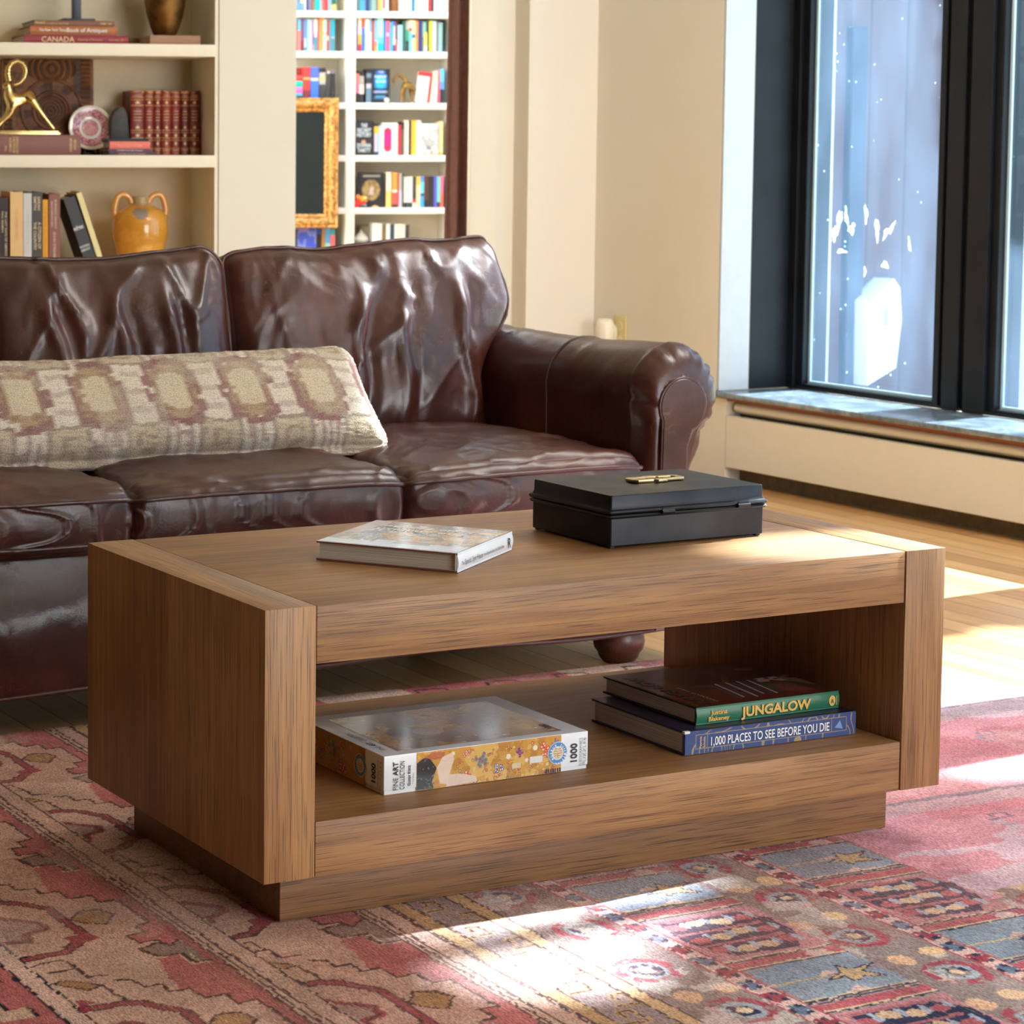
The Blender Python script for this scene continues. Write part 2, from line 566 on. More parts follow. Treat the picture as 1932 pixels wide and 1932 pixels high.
# ------------------------------------------------------------------ camera
cam_d = bpy.data.cameras.new('camera')
cam = bpy.data.objects.new('camera', cam_d); COL.objects.link(cam)
mw = Matrix.Identity(4)
for i in range(3):
    mw[i][0], mw[i][1], mw[i][2], mw[i][3] = RT[0][i], RT[1][i], -RT[2][i], CAM[i]
cam.matrix_world = mw
cam_d.sensor_width = 36.0; cam_d.sensor_fit = 'HORIZONTAL'
cam_d.lens = FPX / 1932 * 36
cam_d.shift_x = (966 - CX) / 1932
cam_d.shift_y = -(966 - CY) / 1932
cam_d.clip_end = 200
cam_d.dof.use_dof = True
cam_d.dof.focus_distance = 3.55
cam_d.dof.aperture_fstop = 14.0
SC.camera = cam
SC.view_settings.view_transform = 'Standard'
SC.view_settings.look = 'None'
SC.view_settings.gamma = 1.0
SC.view_settings.use_curve_mapping = False
SC.view_settings.exposure = EXPOSURE
SC.cycles.max_bounces = 8
SC.cycles.diffuse_bounces = 4
SC.cycles.glossy_bounces = 4
SC.cycles.transparent_max_bounces = 12
SC.cycles.sample_clamp_indirect = 6.0
SC.cycles.use_denoising = True
SC.cycles.caustics_reflective = False
SC.cycles.caustics_refractive = False

# ------------------------------------------------------------------ daylight
wd = bpy.data.worlds.new('sky'); SC.world = wd; wd.use_nodes = True
nt = wd.node_tree
bg = nt.nodes['Background']
tcw = node(nt, 'ShaderNodeTexCoord'); sx = node(nt, 'ShaderNodeSeparateXYZ')
L(nt, tcw.outputs['Generated'], sx.inputs[0])
rw = ramp(nt, [(0.0, (0.80, 0.84, 0.86)), (0.45, (0.96, 0.98, 1.0)), (0.62, (0.78, 0.90, 1.0)), (1.0, (0.42, 0.64, 1.0))], sx.outputs['Z'])
mz = node(nt, 'ShaderNodeMapRange', inp={'From Min': -1.0, 'From Max': 1.0}); L(nt, sx.outputs['Z'], mz.inputs['Value']); L(nt, mz.outputs[0], rw.inputs[0])
L(nt, rw.outputs['Color'], bg.inputs['Color']); bg.inputs['Strength'].default_value = SKY

S_AZ, S_EL = math.radians(5.0), math.radians(33.0)
SUN_V = Vector((math.cos(S_EL) * math.cos(S_AZ), math.cos(S_EL) * math.sin(S_AZ), math.sin(S_EL)))
sd = bpy.data.lights.new('sun', 'SUN'); sd.energy = SUN; sd.angle = math.radians(0.55); sd.color = (1.0, 0.95, 0.87)
so = bpy.data.objects.new('sun', sd); COL.objects.link(so)
so.rotation_euler = (-SUN_V).to_track_quat('-Z', 'Y').to_euler(); so.location = (12, 1, 8)

# ------------------------------------------------------------------ room shell
M_WALL = plain((236, 232, 219), rough=0.75, spec=0.25, var=0.015, scale=3)
M_TRIM = plain((240, 236, 220), rough=0.45, spec=0.4, var=0.01)
M_SHELF = plain((242, 232, 212), rough=0.45, spec=0.4, var=0.012)
M_CEIL = plain((240, 236, 226), rough=0.9, spec=0.2)
M_BLACK = plain((22, 24, 28), rough=0.45, spec=0.22, var=0.25, scale=9, bump=0.05)
M_DARK = plain((30, 28, 24), rough=0.9, spec=0.1)


def floor_mat():
    m, nt, b = new_mat('honey_oak_floor')
    tc = node(nt, 'ShaderNodeTexCoord')
    mp = node(nt, 'ShaderNodeMapping'); mp.inputs['Rotation'].default_value = (0, 0, PI / 2)
    L(nt, tc.outputs['Object'], mp.inputs['Vector'])
    br = node(nt, 'ShaderNodeTexBrick', offset=0.37, inp={'Scale': 1.0, 'Mortar Size': 0.0016, 'Brick Width': 1.1, 'Row Height': 0.083, 'Bias': 0.0})
    br.inputs['Color1'].default_value = col4((182, 132, 82)); br.inputs['Color2'].default_value = col4((214, 168, 112)); br.inputs['Mortar'].default_value = col4((90, 58, 34))
    L(nt, mp.outputs['Vector'], br.inputs['Vector'])
    mp2 = node(nt, 'ShaderNodeMapping'); mp2.inputs['Scale'].default_value = (55, 2.5, 1)
    L(nt, tc.outputs['Object'], mp2.inputs['Vector'])
    n = node(nt, 'ShaderNodeTexNoise', inp={'Scale': 1.0, 'Detail': 6.0, 'Roughness': 0.6}); L(nt, mp2.outputs['Vector'], n.inputs['Vector'])
    mr = node(nt, 'ShaderNodeMapRange', inp={'From Min': 0.3, 'From Max': 0.7, 'To Min': 0.78, 'To Max': 1.12}); L(nt, n.outputs['Fac'], mr.inputs['Value'])
    vm = node(nt, 'ShaderNodeVectorMath', operation='SCALE'); L(nt, br.outputs['Color'], vm.inputs[0]); L(nt, mr.outputs[0], vm.inputs['Scale'])
    L(nt, vm.outputs['Vector'], b.inputs['Base Color'])
    b.inputs['Roughness'].default_value = 0.33
    bp = node(nt, 'ShaderNodeBump', invert=True, inp={'Strength': 0.3, 'Distance': 0.001}); L(nt, br.outputs['Fac'], bp.inputs['Height'])
    L(nt, bp.outputs['Normal'], b.inputs['Normal'])
    return m


ZF = -0.008                       # the floor lies a rug's thickness below the table's base
XW, XG = 3.45, 3.74               # window wall's face and the window frames' face
Y_J = 3.37                        # far side of the window recess
f = MB(); f.box(-4.3, 3.56, -4.6, 12.5, ZF - 0.1, ZF); f.box(3.56, 9.5, 4.45, 12.5, ZF - 0.1, ZF)
tag(f.build('floor', floor_mat()), kind='structure')
c = MB(); c.box(-4.3, 3.9, -4.6, 6.2, 2.75, 2.85)
tag(c.build('ceiling', M_CEIL), kind='structure')
w = MB(); w.box(-4.4, -4.3, -4.6, 6.2, ZF, 2.85)
w.box(-4.4, 0.8, -4.7, -4.6, ZF, 2.85); w.box(0.8, 3.9, -4.7, -4.6, 2.35, 2.85)
tag(w.build('wall_left', plain((74, 58, 48), rough=0.8)), kind='structure')
def lamp(name, loc, rot, sx_, sy_, power, col_):
    a = bpy.data.lights.new(name, 'AREA'); a.shape = 'RECTANGLE'; a.size = sx_; a.size_y = sy_; a.energy = power; a.color = col_
    o = bpy.data.objects.new(name, a); COL.objects.link(o); o.location = loc; o.rotation_euler = rot
    return o
lamp('rear_fill_light', (2.1, -4.62, 1.25), (math.radians(90), 0, 0), 2.5, 2.2, REAR, (0.96, 0.98, 1.0))  # added fill light behind the camera, no door modelled
lamp('overhead_fill_light', (2.9, 1.1, 2.70), (math.radians(20), 0, 0), 1.3, 1.3, CEIL, (1.0, 0.97, 0.92))  # unseen fill added overhead to brighten walls and shelves

# window wall: far piece, header, sill wall below the glass (set back behind the heater), near piece
w = MB()
w.box(XW, 3.90, Y_J, 4.20, ZF, 2.75)
w.box(XW, 3.90, -4.6, Y_J, 2.58, 2.75)
w.box(3.56, 3.90, -4.6, 3.33, ZF, 0.268)
w.box(XW, 3.56, 3.318, Y_J, ZF, 0.268)
w.box(XW, 3.90, -4.6, -2.40, 0.268, 2.58)
tag(w.build('wall_right', M_WALL), kind='structure')
# pale plaster return and black jamb lining of the recess
t = MB(); t.box(XW + 0.001, 3.573, Y_J - 0.012, Y_J - 0.0005, 0.292, 2.58)
tag(t.build('trim_1', plain((196, 198, 198), rough=0.6)), kind='structure')
t = MB(); t.box(3.573, XG, Y_J - 0.014, Y_J - 0.0005, 0.292, 2.58)
tag(t.build('trim_2', M_BLACK), kind='structure')

# back wall around the built-in shelves, opening to the room behind, and the pier by the window
w = MB()
def fb_box(mb, u0, u1, v0, v1, z0, z1, F=FB, mat=0):
    p = [F.w(u0, v0), F.w(u1, v0), F.w(u1, v1), F.w(u0, v1)]
    mb.prism([q[:2] for q in p], z0, z1, 'z', mat)
fb_box(w, 0.0, 0.270, 0.0, 0.44, ZF, 2.75)            # stile between shelves and opening
fb_box(w, -6.2, 0.0, 0.36, 0.44, ZF, 2.75)            # wall behind the shelves
fb_box(w, -6.2, -1.75, 0.0, 0.36, ZF, 2.75)
fb_box(w, 0.270, 0.99, 0.0, 0.075, 2.25, 2.75)         # header over the opening
fb_box(w, 0.975, 1.16, 0.022, 0.075, ZF, 2.75)         # strip beside the casing
tag(w.build('wall_back', M_WALL), kind='structure')
w = MB(); w.box(3.163, XW + 0.02, 4.05, 4.40, ZF, 2.75)
tag(w.build('wall_pier', plain((238, 231, 220), rough=0.75, spec=0.25, var=0.015, scale=3)), kind='structure')
t = MB(); fb_box(t, 0.896, 0.990, -0.012, 0.022, ZF, 2.25)
tag(t.build('trim_3', M_TRIM, bevel=0.003), kind='structure')

# room behind
w = MB()
fb_box(w, -2.2, 1.6, 0.34, 0.44, ZF - 0.4, 3.4, FK)
tag(w.build('wall_back_room', plain((232, 228, 214), rough=0.8)), kind='structure')
w = MB(); fb_box(w, 1.6, 1.7, -5.4, 0.4, ZF, 3.4, FK); fb_box(w, -2.3, -2.2, -4.2, 0.4, ZF, 3.4, FK)
tag(w.build('wall_side', plain((232, 228, 214), rough=0.8)), kind='structure')
ar = bpy.data.lights.new('back_room_fill_light', 'AREA'); ar.energy = BACKROOM; ar.size = 2.2; ar.color = (1.0, 0.97, 0.90)  # unseen area light added to brighten the room behind
ao = bpy.data.objects.new('back_room_fill_light', ar); COL.objects.link(ao)
ao.location = FK.w(0.0, -2.4, 3.3); ao.rotation_euler = (math.radians(24), 0, FK.a)

# ------------------------------------------------------------------ windows
def glass_mat():
    """Dusty double glazing: clear, faintly mirrored, with a bloom of dirt and smears that catches the daylight."""
    m = bpy.data.materials.new('dusty_glass'); m.use_nodes = True
    nt = m.node_tree; nt.nodes.clear()
    out = node(nt, 'ShaderNodeOutputMaterial')
    tr = node(nt, 'ShaderNodeBsdfTransparent'); tr.inputs[0].default_value = (0.80, 0.91, 1.0, 1)
    gl = node(nt, 'ShaderNodeBsdfGlossy', inp={'Roughness': 0.02})
    tl = node(nt, 'ShaderNodeBsdfTranslucent'); tl.inputs['Color'].default_value = (0.42, 0.66, 1.0, 1)
    fr = node(nt, 'ShaderNodeFresnel', inp={'IOR': 1.5})
    m1 = node(nt, 'ShaderNodeMixShader')
    ge = node(nt, 'ShaderNodeNewGeometry'); iv = node(nt, 'ShaderNodeMath', operation='SUBTRACT'); iv.inputs[0].default_value = 1.0; L(nt, ge.outputs['Backfacing'], iv.inputs[1])
    fm = node(nt, 'ShaderNodeMath', operation='MULTIPLY'); L(nt, fr.outputs[0], fm.inputs[0]); L(nt, iv.outputs[0], fm.inputs[1])
    L(nt, fm.outputs[0], m1.inputs[0]); L(nt, tr.outputs[0], m1.inputs[1]); L(nt, gl.outputs[0], m1.inputs[2])
    tc = node(nt, 'ShaderNodeTexCoord')
    mp = node(nt, 'ShaderNodeMapping'); mp.inputs['Scale'].default_value = (1, 2.2, 0.7); L(nt, tc.outputs['Object'], mp.inputs['Vector'])
    n1 = node(nt, 'ShaderNodeTexNoise', inp={'Scale': 3.0, 'Detail': 4.0}); L(nt, mp.outputs['Vector'], n1.inputs['Vector'])
    h1 = node(nt, 'ShaderNodeMapRange', inp={'From Min': 0.3, 'From Max': 0.75, 'To Min': HAZE * 0.6, 'To Max': HAZE * 1.6}); L(nt, n1.outputs['Fac'], h1.inputs['Value'])
    v = node(nt, 'ShaderNodeTexVoronoi', inp={'Scale': 26.0}); L(nt, tc.outputs['Object'], v.inputs['Vector'])
    sp = ramp(nt, [(0.0, (0.8, 0.8, 0.8)), (0.05, (0.5, 0.5, 0.5)), (0.09, (0, 0, 0))], v.outputs['Distance'])
    n2 = node(nt, 'ShaderNodeTexNoise', inp={'Scale': 9.0}); L(nt, tc.outputs['Object'], n2.inputs['Vector'])
    k = node(nt, 'ShaderNodeMath', operation='GREATER_THAN'); k.inputs[1].default_value = 0.53; L(nt, n2.outputs['Fac'], k.inputs[0])
    sp2 = node(nt, 'ShaderNodeMath', operation='MULTIPLY'); L(nt, sp.outputs['Color'], sp2.inputs[0]); L(nt, k.outputs[0], sp2.inputs[1])
    ad = node(nt, 'ShaderNodeMath', operation='ADD', use_clamp=True); L(nt, h1.outputs[0], ad.inputs[0]); L(nt, sp2.outputs[0], ad.inputs[1])
    m2 = node(nt, 'ShaderNodeMixShader'); L(nt, ad.outputs[0], m2.inputs[0]); L(nt, m1.outputs[0], m2.inputs[1]); L(nt, tl.outputs[0], m2.inputs[2])
    L(nt, m2.outputs[0], out.inputs['Surface'])
    return m


def smear_mat():
    m = bpy.data.materials.new('dried_smear'); m.use_nodes = True
    nt = m.node_tree; nt.nodes.clear()
    out = node(nt, 'ShaderNodeOutputMaterial'); tl = node(nt, 'ShaderNodeBsdfTranslucent'); tl.inputs['Color'].default_value = (0.9, 0.95, 1, 1)
    df = node(nt, 'ShaderNodeBsdfDiffuse'); tr = node(nt, 'ShaderNodeBsdfTransparent')
    tc = node(nt, 'ShaderNodeTexCoord'); n = node(nt, 'ShaderNodeTexNoise', inp={'Scale': 40.0, 'Detail': 3.0}); L(nt, tc.outputs['Object'], n.inputs['Vector'])
    r = ramp(nt, [(0.35, (0.15, 0.15, 0.15)), (0.65, (0.8, 0.8, 0.8))], n.outputs['Fac'])
    m1 = node(nt, 'ShaderNodeMixShader'); m1.inputs[0].default_value = 0.35; L(nt, tl.outputs[0], m1.inputs[1]); L(nt, df.outputs[0], m1.inputs[2])
    m2 = node(nt, 'ShaderNodeMixShader'); L(nt, r.outputs['Color'], m2.inputs[0]); L(nt, tr.outputs[0], m2.inputs[1]); L(nt, m1.outputs[0], m2.inputs[2])
    L(nt, m2.outputs[0], out.inputs['Surface'])
    return m


M_GLASS = glass_mat()
ZS = 0.290                                   # sill top
M_BEAD = plain((196, 224, 236), rough=0.4)
bounds = [(3.392, 2.573, 0.100), (2.573, 1.475, 0.127), (1.475, 0.62, 0.127), (0.62, -0.36, 0.127), (-0.36, -1.35, 0.127), (-1.35, -2.40, 0.127)]
for i, (b0, b1, st) in enumerate(bounds):
    fr = MB()
    g0, g1, zb, zt = b1 + 0.127, b0 - st, 0.309, 2.50
    fr.box(XG, 3.84, g1, b0 - 0.004, ZS, 2.58); fr.box(XG, 3.84, b1 + 0.004, g0, ZS, 2.58)
    fr.box(XG, 3.84, g0, g1, ZS, zb); fr.box(XG, 3.84, g0, g1, zt, 2.58)
    # moulded steps of the sash
    fr.box(XG - 0.014, XG, g1 + 0.030, b0 - 0.012, ZS + 0.001, 2.56); fr.box(XG - 0.014, XG, b1 + 0.012, g0 - 0.050, ZS + 0.001, 2.56)
    fr.box(XG - 0.008, XG, g0 - 0.03, g0 - 0.006, ZS + 0.001, 2.54); fr.box(XG - 0.010, XG, b1 + 0.004, b0 - 0.004, ZS + 0.001, ZS + 0.010)
    wn = fr.build('window_%d' % (i + 1), M_BLACK, bevel=0.002, seg=1)
    tag(wn, kind='structure')
    p = MB(); p.box(3.772, 3.778, g0 - 0.004, g1 + 0.004, zb - 0.004, zt + 0.004)
    p.build('pane', M_GLASS, wn)
    # pale spacer of the double glazing
    q = MB()
    q.box(3.765, 3.771, g0, g0 + 0.012, zb, zt); q.box(3.765, 3.771, g1 - 0.010, g1, zb, zt); q.box(3.765, 3.771, g0 + 0.012, g1 - 0.010, zb, zb + 0.009)
    q.build('glazing_spacer', M_BEAD, wn)
    if i == 0:
        # smeared white marks on the far pane
        s_ = MB()
        def smear(px, py, w_, h_, tilt, k):
            P = at_plane(px, py, (3.7705, 0, 0), np.array([1.0, 0, 0]))
            n_ = 18
            ring = []
            for a in range(n_):
                t_ = 2 * PI * a / n_
                r_ = 1 + 0.35 * math.sin(3 * t_ + k) + 0.2 * math.sin(7 * t_ + 2 * k)
                y_, z_ = w_ * r_ * math.cos(t_), h_ * r_ * math.sin(t_)
                ring.append((P[1] + y_ * math.cos(tilt) - z_ * math.sin(tilt), P[2] + y_ * math.sin(tilt) + z_ * math.cos(tilt)))
            s_.prism(ring, 3.7692, 3.7712, 'x')
        for a in [(1583, 418, .010, .035, .2, 0), (1574, 440, .010, .022, .1, 1), (1597, 408, .006, .030, -.2, 2), (1607, 432, .012, .018, .5, 3),
                  (1588, 474, .020, .006, .0, 4), (1634, 404, .006, .026, -.1, 5), (1655, 432, .008, .032, -.1, 6), (1672, 440, .008, .020, .6, 7),
                  (1684, 428, .005, .020, .5, 8), (1716, 462, .004, .022, -.2, 9), (1670, 500, .014, .010, .3, 10), (1632, 512, .004, .014, 0, 11)]:
            smear(*a)
        s_.build('smear', smear_mat(), wn)
w = MB(); w.box(3.90, 3.98, -4.6, 4.2, -0.35, 0.27)
s = MB(); s.box(XW - 0.016, XG, -2.40, Y_J - 0.016, 0.273, ZS); s.box(XW - 0.016, XW + 0.02, Y_J - 0.016, Y_J + 0.004, 0.273, ZS)
def sill_mat():
    m, nt, b = new_mat('dark_slate_sill')
    tc = node(nt, 'ShaderNodeTexCoord')
    n = node(nt, 'ShaderNodeTexNoise', inp={'Scale': 16.0, 'Detail': 8.0, 'Roughness': 0.7}); L(nt, tc.outputs['Object'], n.inputs['Vector'])
    r = ramp(nt, [(0.35, lin((84, 94, 102))), (0.60, lin((136, 148, 156))), (0.75, lin((186, 194, 198)))], n.outputs['Fac'])
    L(nt, r.outputs['Color'], b.inputs['Base Color']); b.inputs['Roughness'].default_value = 0.22
    return m
tag(s.build('window_sill', sill_mat(), bevel=0.003), kind='structure')
s = MB(); s.box(XW + 0.004, 3.56, -2.40, Y_J - 0.02, 0.262, 0.272)
tag(s.build('trim_4', plain((150, 84, 34), rough=0.6)), kind='structure')

# ------------------------------------------------------------------ baseboard heater under the window
M_HEAT = plain((234, 229, 216), rough=0.45, spec=0.4, var=0.012)
ht = thing('baseboard_heater', 'long cream metal baseboard heater cover under the black window sill', 'heater', (XW, 0, ZF))
p = MB(); p.box(0.0, 0.012, -2.40, 3.316, 0.053, 0.222); p.box(0.012, 0.030, -2.40, 3.316, 0.215, 0.222)
p.build('front_panel', M_HEAT, ht, bevel=0.002, seg=1)
p = MB()
prof = []
for k in range(13):
    a = -PI * 0.42 + PI * 0.80 * k / 12
    prof.append((0.050 - 0.032 * math.cos(a), 0.249 + 0.019 * math.sin(a)))
prof += [(0.075, 0.270), (0.075, 0.232)]
prof = [(0.022, 0.2335), (0.032, 0.2300)] + prof[0:]
P = np.array([[(x_, y_, z_) for x_, z_ in prof[:-2]] for y_ in (-2.40, 3.300)])
p.grid(P)
p.build('damper', M_HEAT, ht, smooth=True)
p = MB(); p.box(0.06, 0.10, -2.40, 3.316, 0.0, 0.262)
p.build('inner_casing', plain((120, 104, 74), rough=0.8, var=0.2, scale=40), ht)

# ------------------------------------------------------------------ wall fittings
o = thing('wall_outlet', 'cream wall outlet plate on the yellow wall above the sofa arm', 'outlet', (XW, 3.89, 0.441))
p = MB(); p.box(-0.006, 0, -0.034, 0.034, -0.062, 0.062)
p.build('cover_plate', plain((222, 208, 150), rough=0.4), o, bevel=0.003)
p = MB()
for zz in (-0.026, 0.026): p.prism([(0.016 * math.cos(a * PI / 6), zz + 0.017 * math.sin(a * PI / 6)) for a in range(12)], -0.0085, -0.006, 'x')
p.build('socket', plain((228, 218, 176), rough=0.4), o)
o = thing('night_light', 'rounded white plug-in night light in the wall outlet', 'night light', (XW - 0.0085, 3.925, 0.440))
p = MB(); p.lathe([(0.0, -0.052), (0.022, -0.050), (0.030, -0.036), (0.032, 0.0), (0.030, 0.036), (0.022, 0.050), (0.0, 0.052)], (-0.034, 0, 0), n=28)
p.build('shade', plain((246, 240, 222), rough=0.35), o, smooth=True)
p = MB(); p.prism([(0.026 * math.cos(a * PI / 10), 0.034 * math.sin(a * PI / 10)) for a in range(20)], -0.012, 0.0, 'x')
p.build('plug_base', plain((236, 228, 206), rough=0.35), o)
u_, z_ = FB.at(983, 470, 0.022)
o = thing('wall_sensor', 'small white wall sensor beside the door casing', 'sensor', FB.w(u_, 0.022, z_), FB.a)
p = MB(); p.box(-0.013, 0.013, -0.010, 0, -0.025, 0.025); p.build('housing', plain((236, 236, 226), rough=0.4), o, bevel=0.003)
p = MB(); p.box(-0.004, 0.004, -0.0115, -0.010, 0.004, 0.016); p.build('lens', plain((120, 140, 160), rough=0.3), o)

# curtain at the side of the opening
cu = MB()
ns = 60
cl, cr2 = FB.at(849, 300, 0.13)[0], FB.at(892, 300, 0.13)[0]
P = np.zeros((9, ns, 3))
for j in range(ns):
    t_ = j / (ns - 1)
    for i in range(9):
        zz = ZF + 0.02 + (2.22) * i / 8
        uu = cl + (cr2 - cl) * t_ - 0.012 * (1 - i / 8) * (1 - t_)
        vv = 0.13 + 0.020 * math.sin(t_ * 2 * PI * 2.2 + 0.6) + 0.006 * math.sin(t_ * 15 + i * 0.5)
        P[i, j] = FB.w(uu, vv, zz)
cu.grid(P)
o = cu.build('curtain', plain((142, 106, 100), rough=0.95, spec=0.1, var=0.1, scale=60, bump=0.2), smooth=True)
sol = o.modifiers.new('thickness', 'SOLIDIFY'); sol.thickness = 0.004
tag(o, 'dark brown curtain hanging at the side of the opening', 'curtain')

# ------------------------------------------------------------------ outside
g = MB(); g.box(3.9, 60, -40, 70, -0.75, -0.65)
def lawn_mat():
    m, nt, b = new_mat('lawn')
    tc = node(nt, 'ShaderNodeTexCoord')
    n = node(nt, 'ShaderNodeTexNoise', inp={'Scale': 0.8, 'Detail': 8.0}); L(nt, tc.outputs['Object'], n.inputs['Vector'])
    r = ramp(nt, [(0.3, lin((92, 118, 70))), (0.6, lin((160, 176, 92))), (0.8, lin((200, 190, 120)))], n.outputs['Fac'])
    L(nt, r.outputs['Color'], b.inputs['Base Color']); b.inputs['Roughness'].default_value = 0.95
    return m
tag(g.build('ground', lawn_mat()), kind='structure')
d = MB()
for k in range(26):
    x0 = 3.98 + k * 0.145
    d.box(x0, x0 + 0.138, -3.0, 12.0, -0.10, -0.06)
tag(d.build('deck', plain((206, 204, 200), rough=0.7, var=0.1, scale=8)), kind='structure')
# side wing of the house: brown boards, seen through the far pane
WY = 4.62
def ax(px, py):
    q = at_plane(px, py, (0, WY, 0), np.array([0, 1.0, 0])); return q[0], q[2]
w = MB(); w.box(3.9, ax(1812, 300)[0], WY, WY + 0.3, -0.6, 4.2)
def board_mat():
    m, nt, b = new_mat('brown_boarding')
    tc = node(nt, 'ShaderNodeTexCoord'); sp = node(nt, 'ShaderNodeSeparateXYZ'); L(nt, tc.outputs['Object'], sp.inputs[0])
    mm = node(nt, 'ShaderNodeMath', operation='MULTIPLY'); mm.inputs[1].default_value = 5.2; L(nt, sp.outputs['X'], mm.inputs[0])
    fr_ = node(nt, 'ShaderNodeMath', operation='FRACT'); L(nt, mm.outputs[0], fr_.inputs[0])
    r = ramp(nt, [(0.0, lin((60, 44, 48))), (0.05, lin((96, 74, 80))), (0.95, lin((104, 82, 90))), (1.0, lin((60, 44, 48)))], fr_.outputs[0])
    n = node(nt, 'ShaderNodeTexNoise', inp={'Scale': 2.0, 'Detail': 5.0}); L(nt, tc.outputs['Object'], n.inputs['Vector'])
    mx = node(nt, 'ShaderNodeMix', data_type='RGBA', blend_type='MULTIPLY'); mx.inputs['Factor'].default_value = 0.5
    L(nt, r.outputs['Color'], mx.inputs['A']); L(nt, n.outputs['Color'], mx.inputs['B'])
    L(nt, r.outputs['Color'], b.inputs['Base Color']); b.inputs['Roughness'].default_value = 0.7
    return m
tag(w.build('wall_outside', board_mat()), kind='structure')
t = MB()
x0, x1 = ax(1540, 300)[0], ax(1562, 300)[0]
t.box(x0, x1, WY - 0.03, WY, -0.05, 4.2)
tag(t.build('trim_5', plain((220, 226, 196), rough=0.6)), kind='structure')
t = MB()
x0, x1 = ax(1592, 300)[0], ax(1619, 300)[0]
t.box(x0, x1, WY - 0.04, WY, -0.6, ax(1600, 50)[1])
tag(t.build('trim_6', plain((52, 70, 92), rough=0.5)), kind='structure')
# sun patch on the wing wall, made as a white panel with an angled top
bx = thing('sun_patch_panel', 'white metal service box with a slanted top on the brown outside wall', 'box', (0, 0, 0))
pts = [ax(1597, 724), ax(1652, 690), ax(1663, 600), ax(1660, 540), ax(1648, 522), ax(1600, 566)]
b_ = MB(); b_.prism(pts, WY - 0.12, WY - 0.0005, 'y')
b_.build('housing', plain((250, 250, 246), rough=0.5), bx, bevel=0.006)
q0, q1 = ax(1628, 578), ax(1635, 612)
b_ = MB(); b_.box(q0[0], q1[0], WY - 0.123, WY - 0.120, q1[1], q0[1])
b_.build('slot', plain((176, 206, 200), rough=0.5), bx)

# deck railing
rl = thing('deck_railing', 'white deck railing with pale wooden balusters outside the window', 'railing', (6.9, 0, -0.06))
zr = at_plane(1915, 482, (6.9, 0, 0), np.array([1.0, 0, 0]))[2] + 0.06
zm = at_plane(1915, 608, (6.9, 0, 0), np.array([1.0, 0, 0]))[2] + 0.06
m_ = MB(); m_.box(-0.06, 0.06, 4.9, 12, zr - 0.05, zr); m_.build('top_rail', M_TRIM, rl, bevel=0.006)
m_ = MB(); m_.box(-0.03, 0.03, 4.9, 12, zm - 0.07, zm); m_.build('mid_rail', M_TRIM, rl, bevel=0.006)
m_ = MB(); m_.box(-0.045, 0.045, 8.0, 8.09, 0.0, zr); m_.build('post', M_TRIM, rl)
for k in range(14):
    m_ = MB(); y_ = 5.0 + k * 0.235
    m_.box(0.02, 0.05, y_, y_ + 0.062, 0.02, zr - 0.05); m_.build('baluster', plain((204, 196, 120), rough=0.7), rl)

# autumn trees past the lawn
def leaf_mesh(n, spread, size, rng):
    mb = MB()
    for _ in range(n):
        d_ = rng.normal(size=3); d_ /= np.linalg.norm(d_) + 1e-9
        c_ = d_ * spread * rng.random() ** 0.4
        a_ = rng.normal(size=3); a_ /= np.linalg.norm(a_); b2 = np.cross(a_, rng.normal(size=3)); b2 /= np.linalg.norm(b2)
        s_ = size * (0.6 + 0.8 * rng.random())
        mb.add([c_ - a_ * s_, c_ - b2 * s_ * .6, c_ + a_ * s_, c_ + b2 * s_ * .6], [(0, 1, 2, 3)], int(rng.integers(0, 3)))
    return mb
TREE_M = {'orange': [plain(c_, rough=0.9) for c_ in ((222, 140, 60), (206, 160, 92), (178, 110, 66))],
          'yellow': [plain(c_, rough=0.9) for c_ in ((228, 196, 84), (214, 206, 150), (190, 170, 96))],
          'green': [plain(c_, rough=0.9) for c_ in ((96, 124, 96), (130, 150, 128), (80, 104, 96))]}
M_BARK = plain((132, 116, 104), rough=0.95, var=0.3, scale=12)
for kind_, x_, y_, zc, sp_, nl in (('orange', 13.6, 12.6, 2.1, np.array([1.3, 1.3, 1.2]), 900), ('yellow', 18.2, 14.8, 1.6, np.array([1.4, 1.4, 1.0]), 800),
                                   ('green', 23.0, 21.8, 3.6, np.array([2.6, 2.6, 2.0]), 1200)):
    lab = {'orange': 'bare-limbed tree with orange leaves beyond the deck railing', 'yellow': 'small tree with pale yellow leaves beyond the deck railing',
           'green': 'tall grey-green tree behind the orange one across the lawn'}[kind_]
    tr_ = thing('tree', lab, 'tree', (x_, y_, -0.65))
    m_ = MB(); m_.tube([(0, 0, 0), (0.06, 0.03, zc * .6), (0.0, 0.0, zc + 1.2)], [0.13, 0.10, 0.04], 9)
    for a_ in range(7):
        an = a_ * 2.4; m_.tube([(0, 0, zc * .5 + .2 * a_), (math.cos(an) * .7, math.sin(an) * .7, zc * .7 + .22 * a_), (math.cos(an) * 1.3, math.sin(an) * 1.3, zc + .25 * a_)], [0.05, 0.035, 0.012], 6)
    m_.build('trunk', M_BARK, tr_, smooth=True)
    lm = leaf_mesh(nl, 1.0, 0.075, RNG)
    lm.v = [(p_[0] * sp_[0], p_[1] * sp_[1], p_[2] * sp_[2] + zc + 0.6) for p_ in lm.v]
    lm.build('foliage', TREE_M[kind_], tr_, kind='stuff')

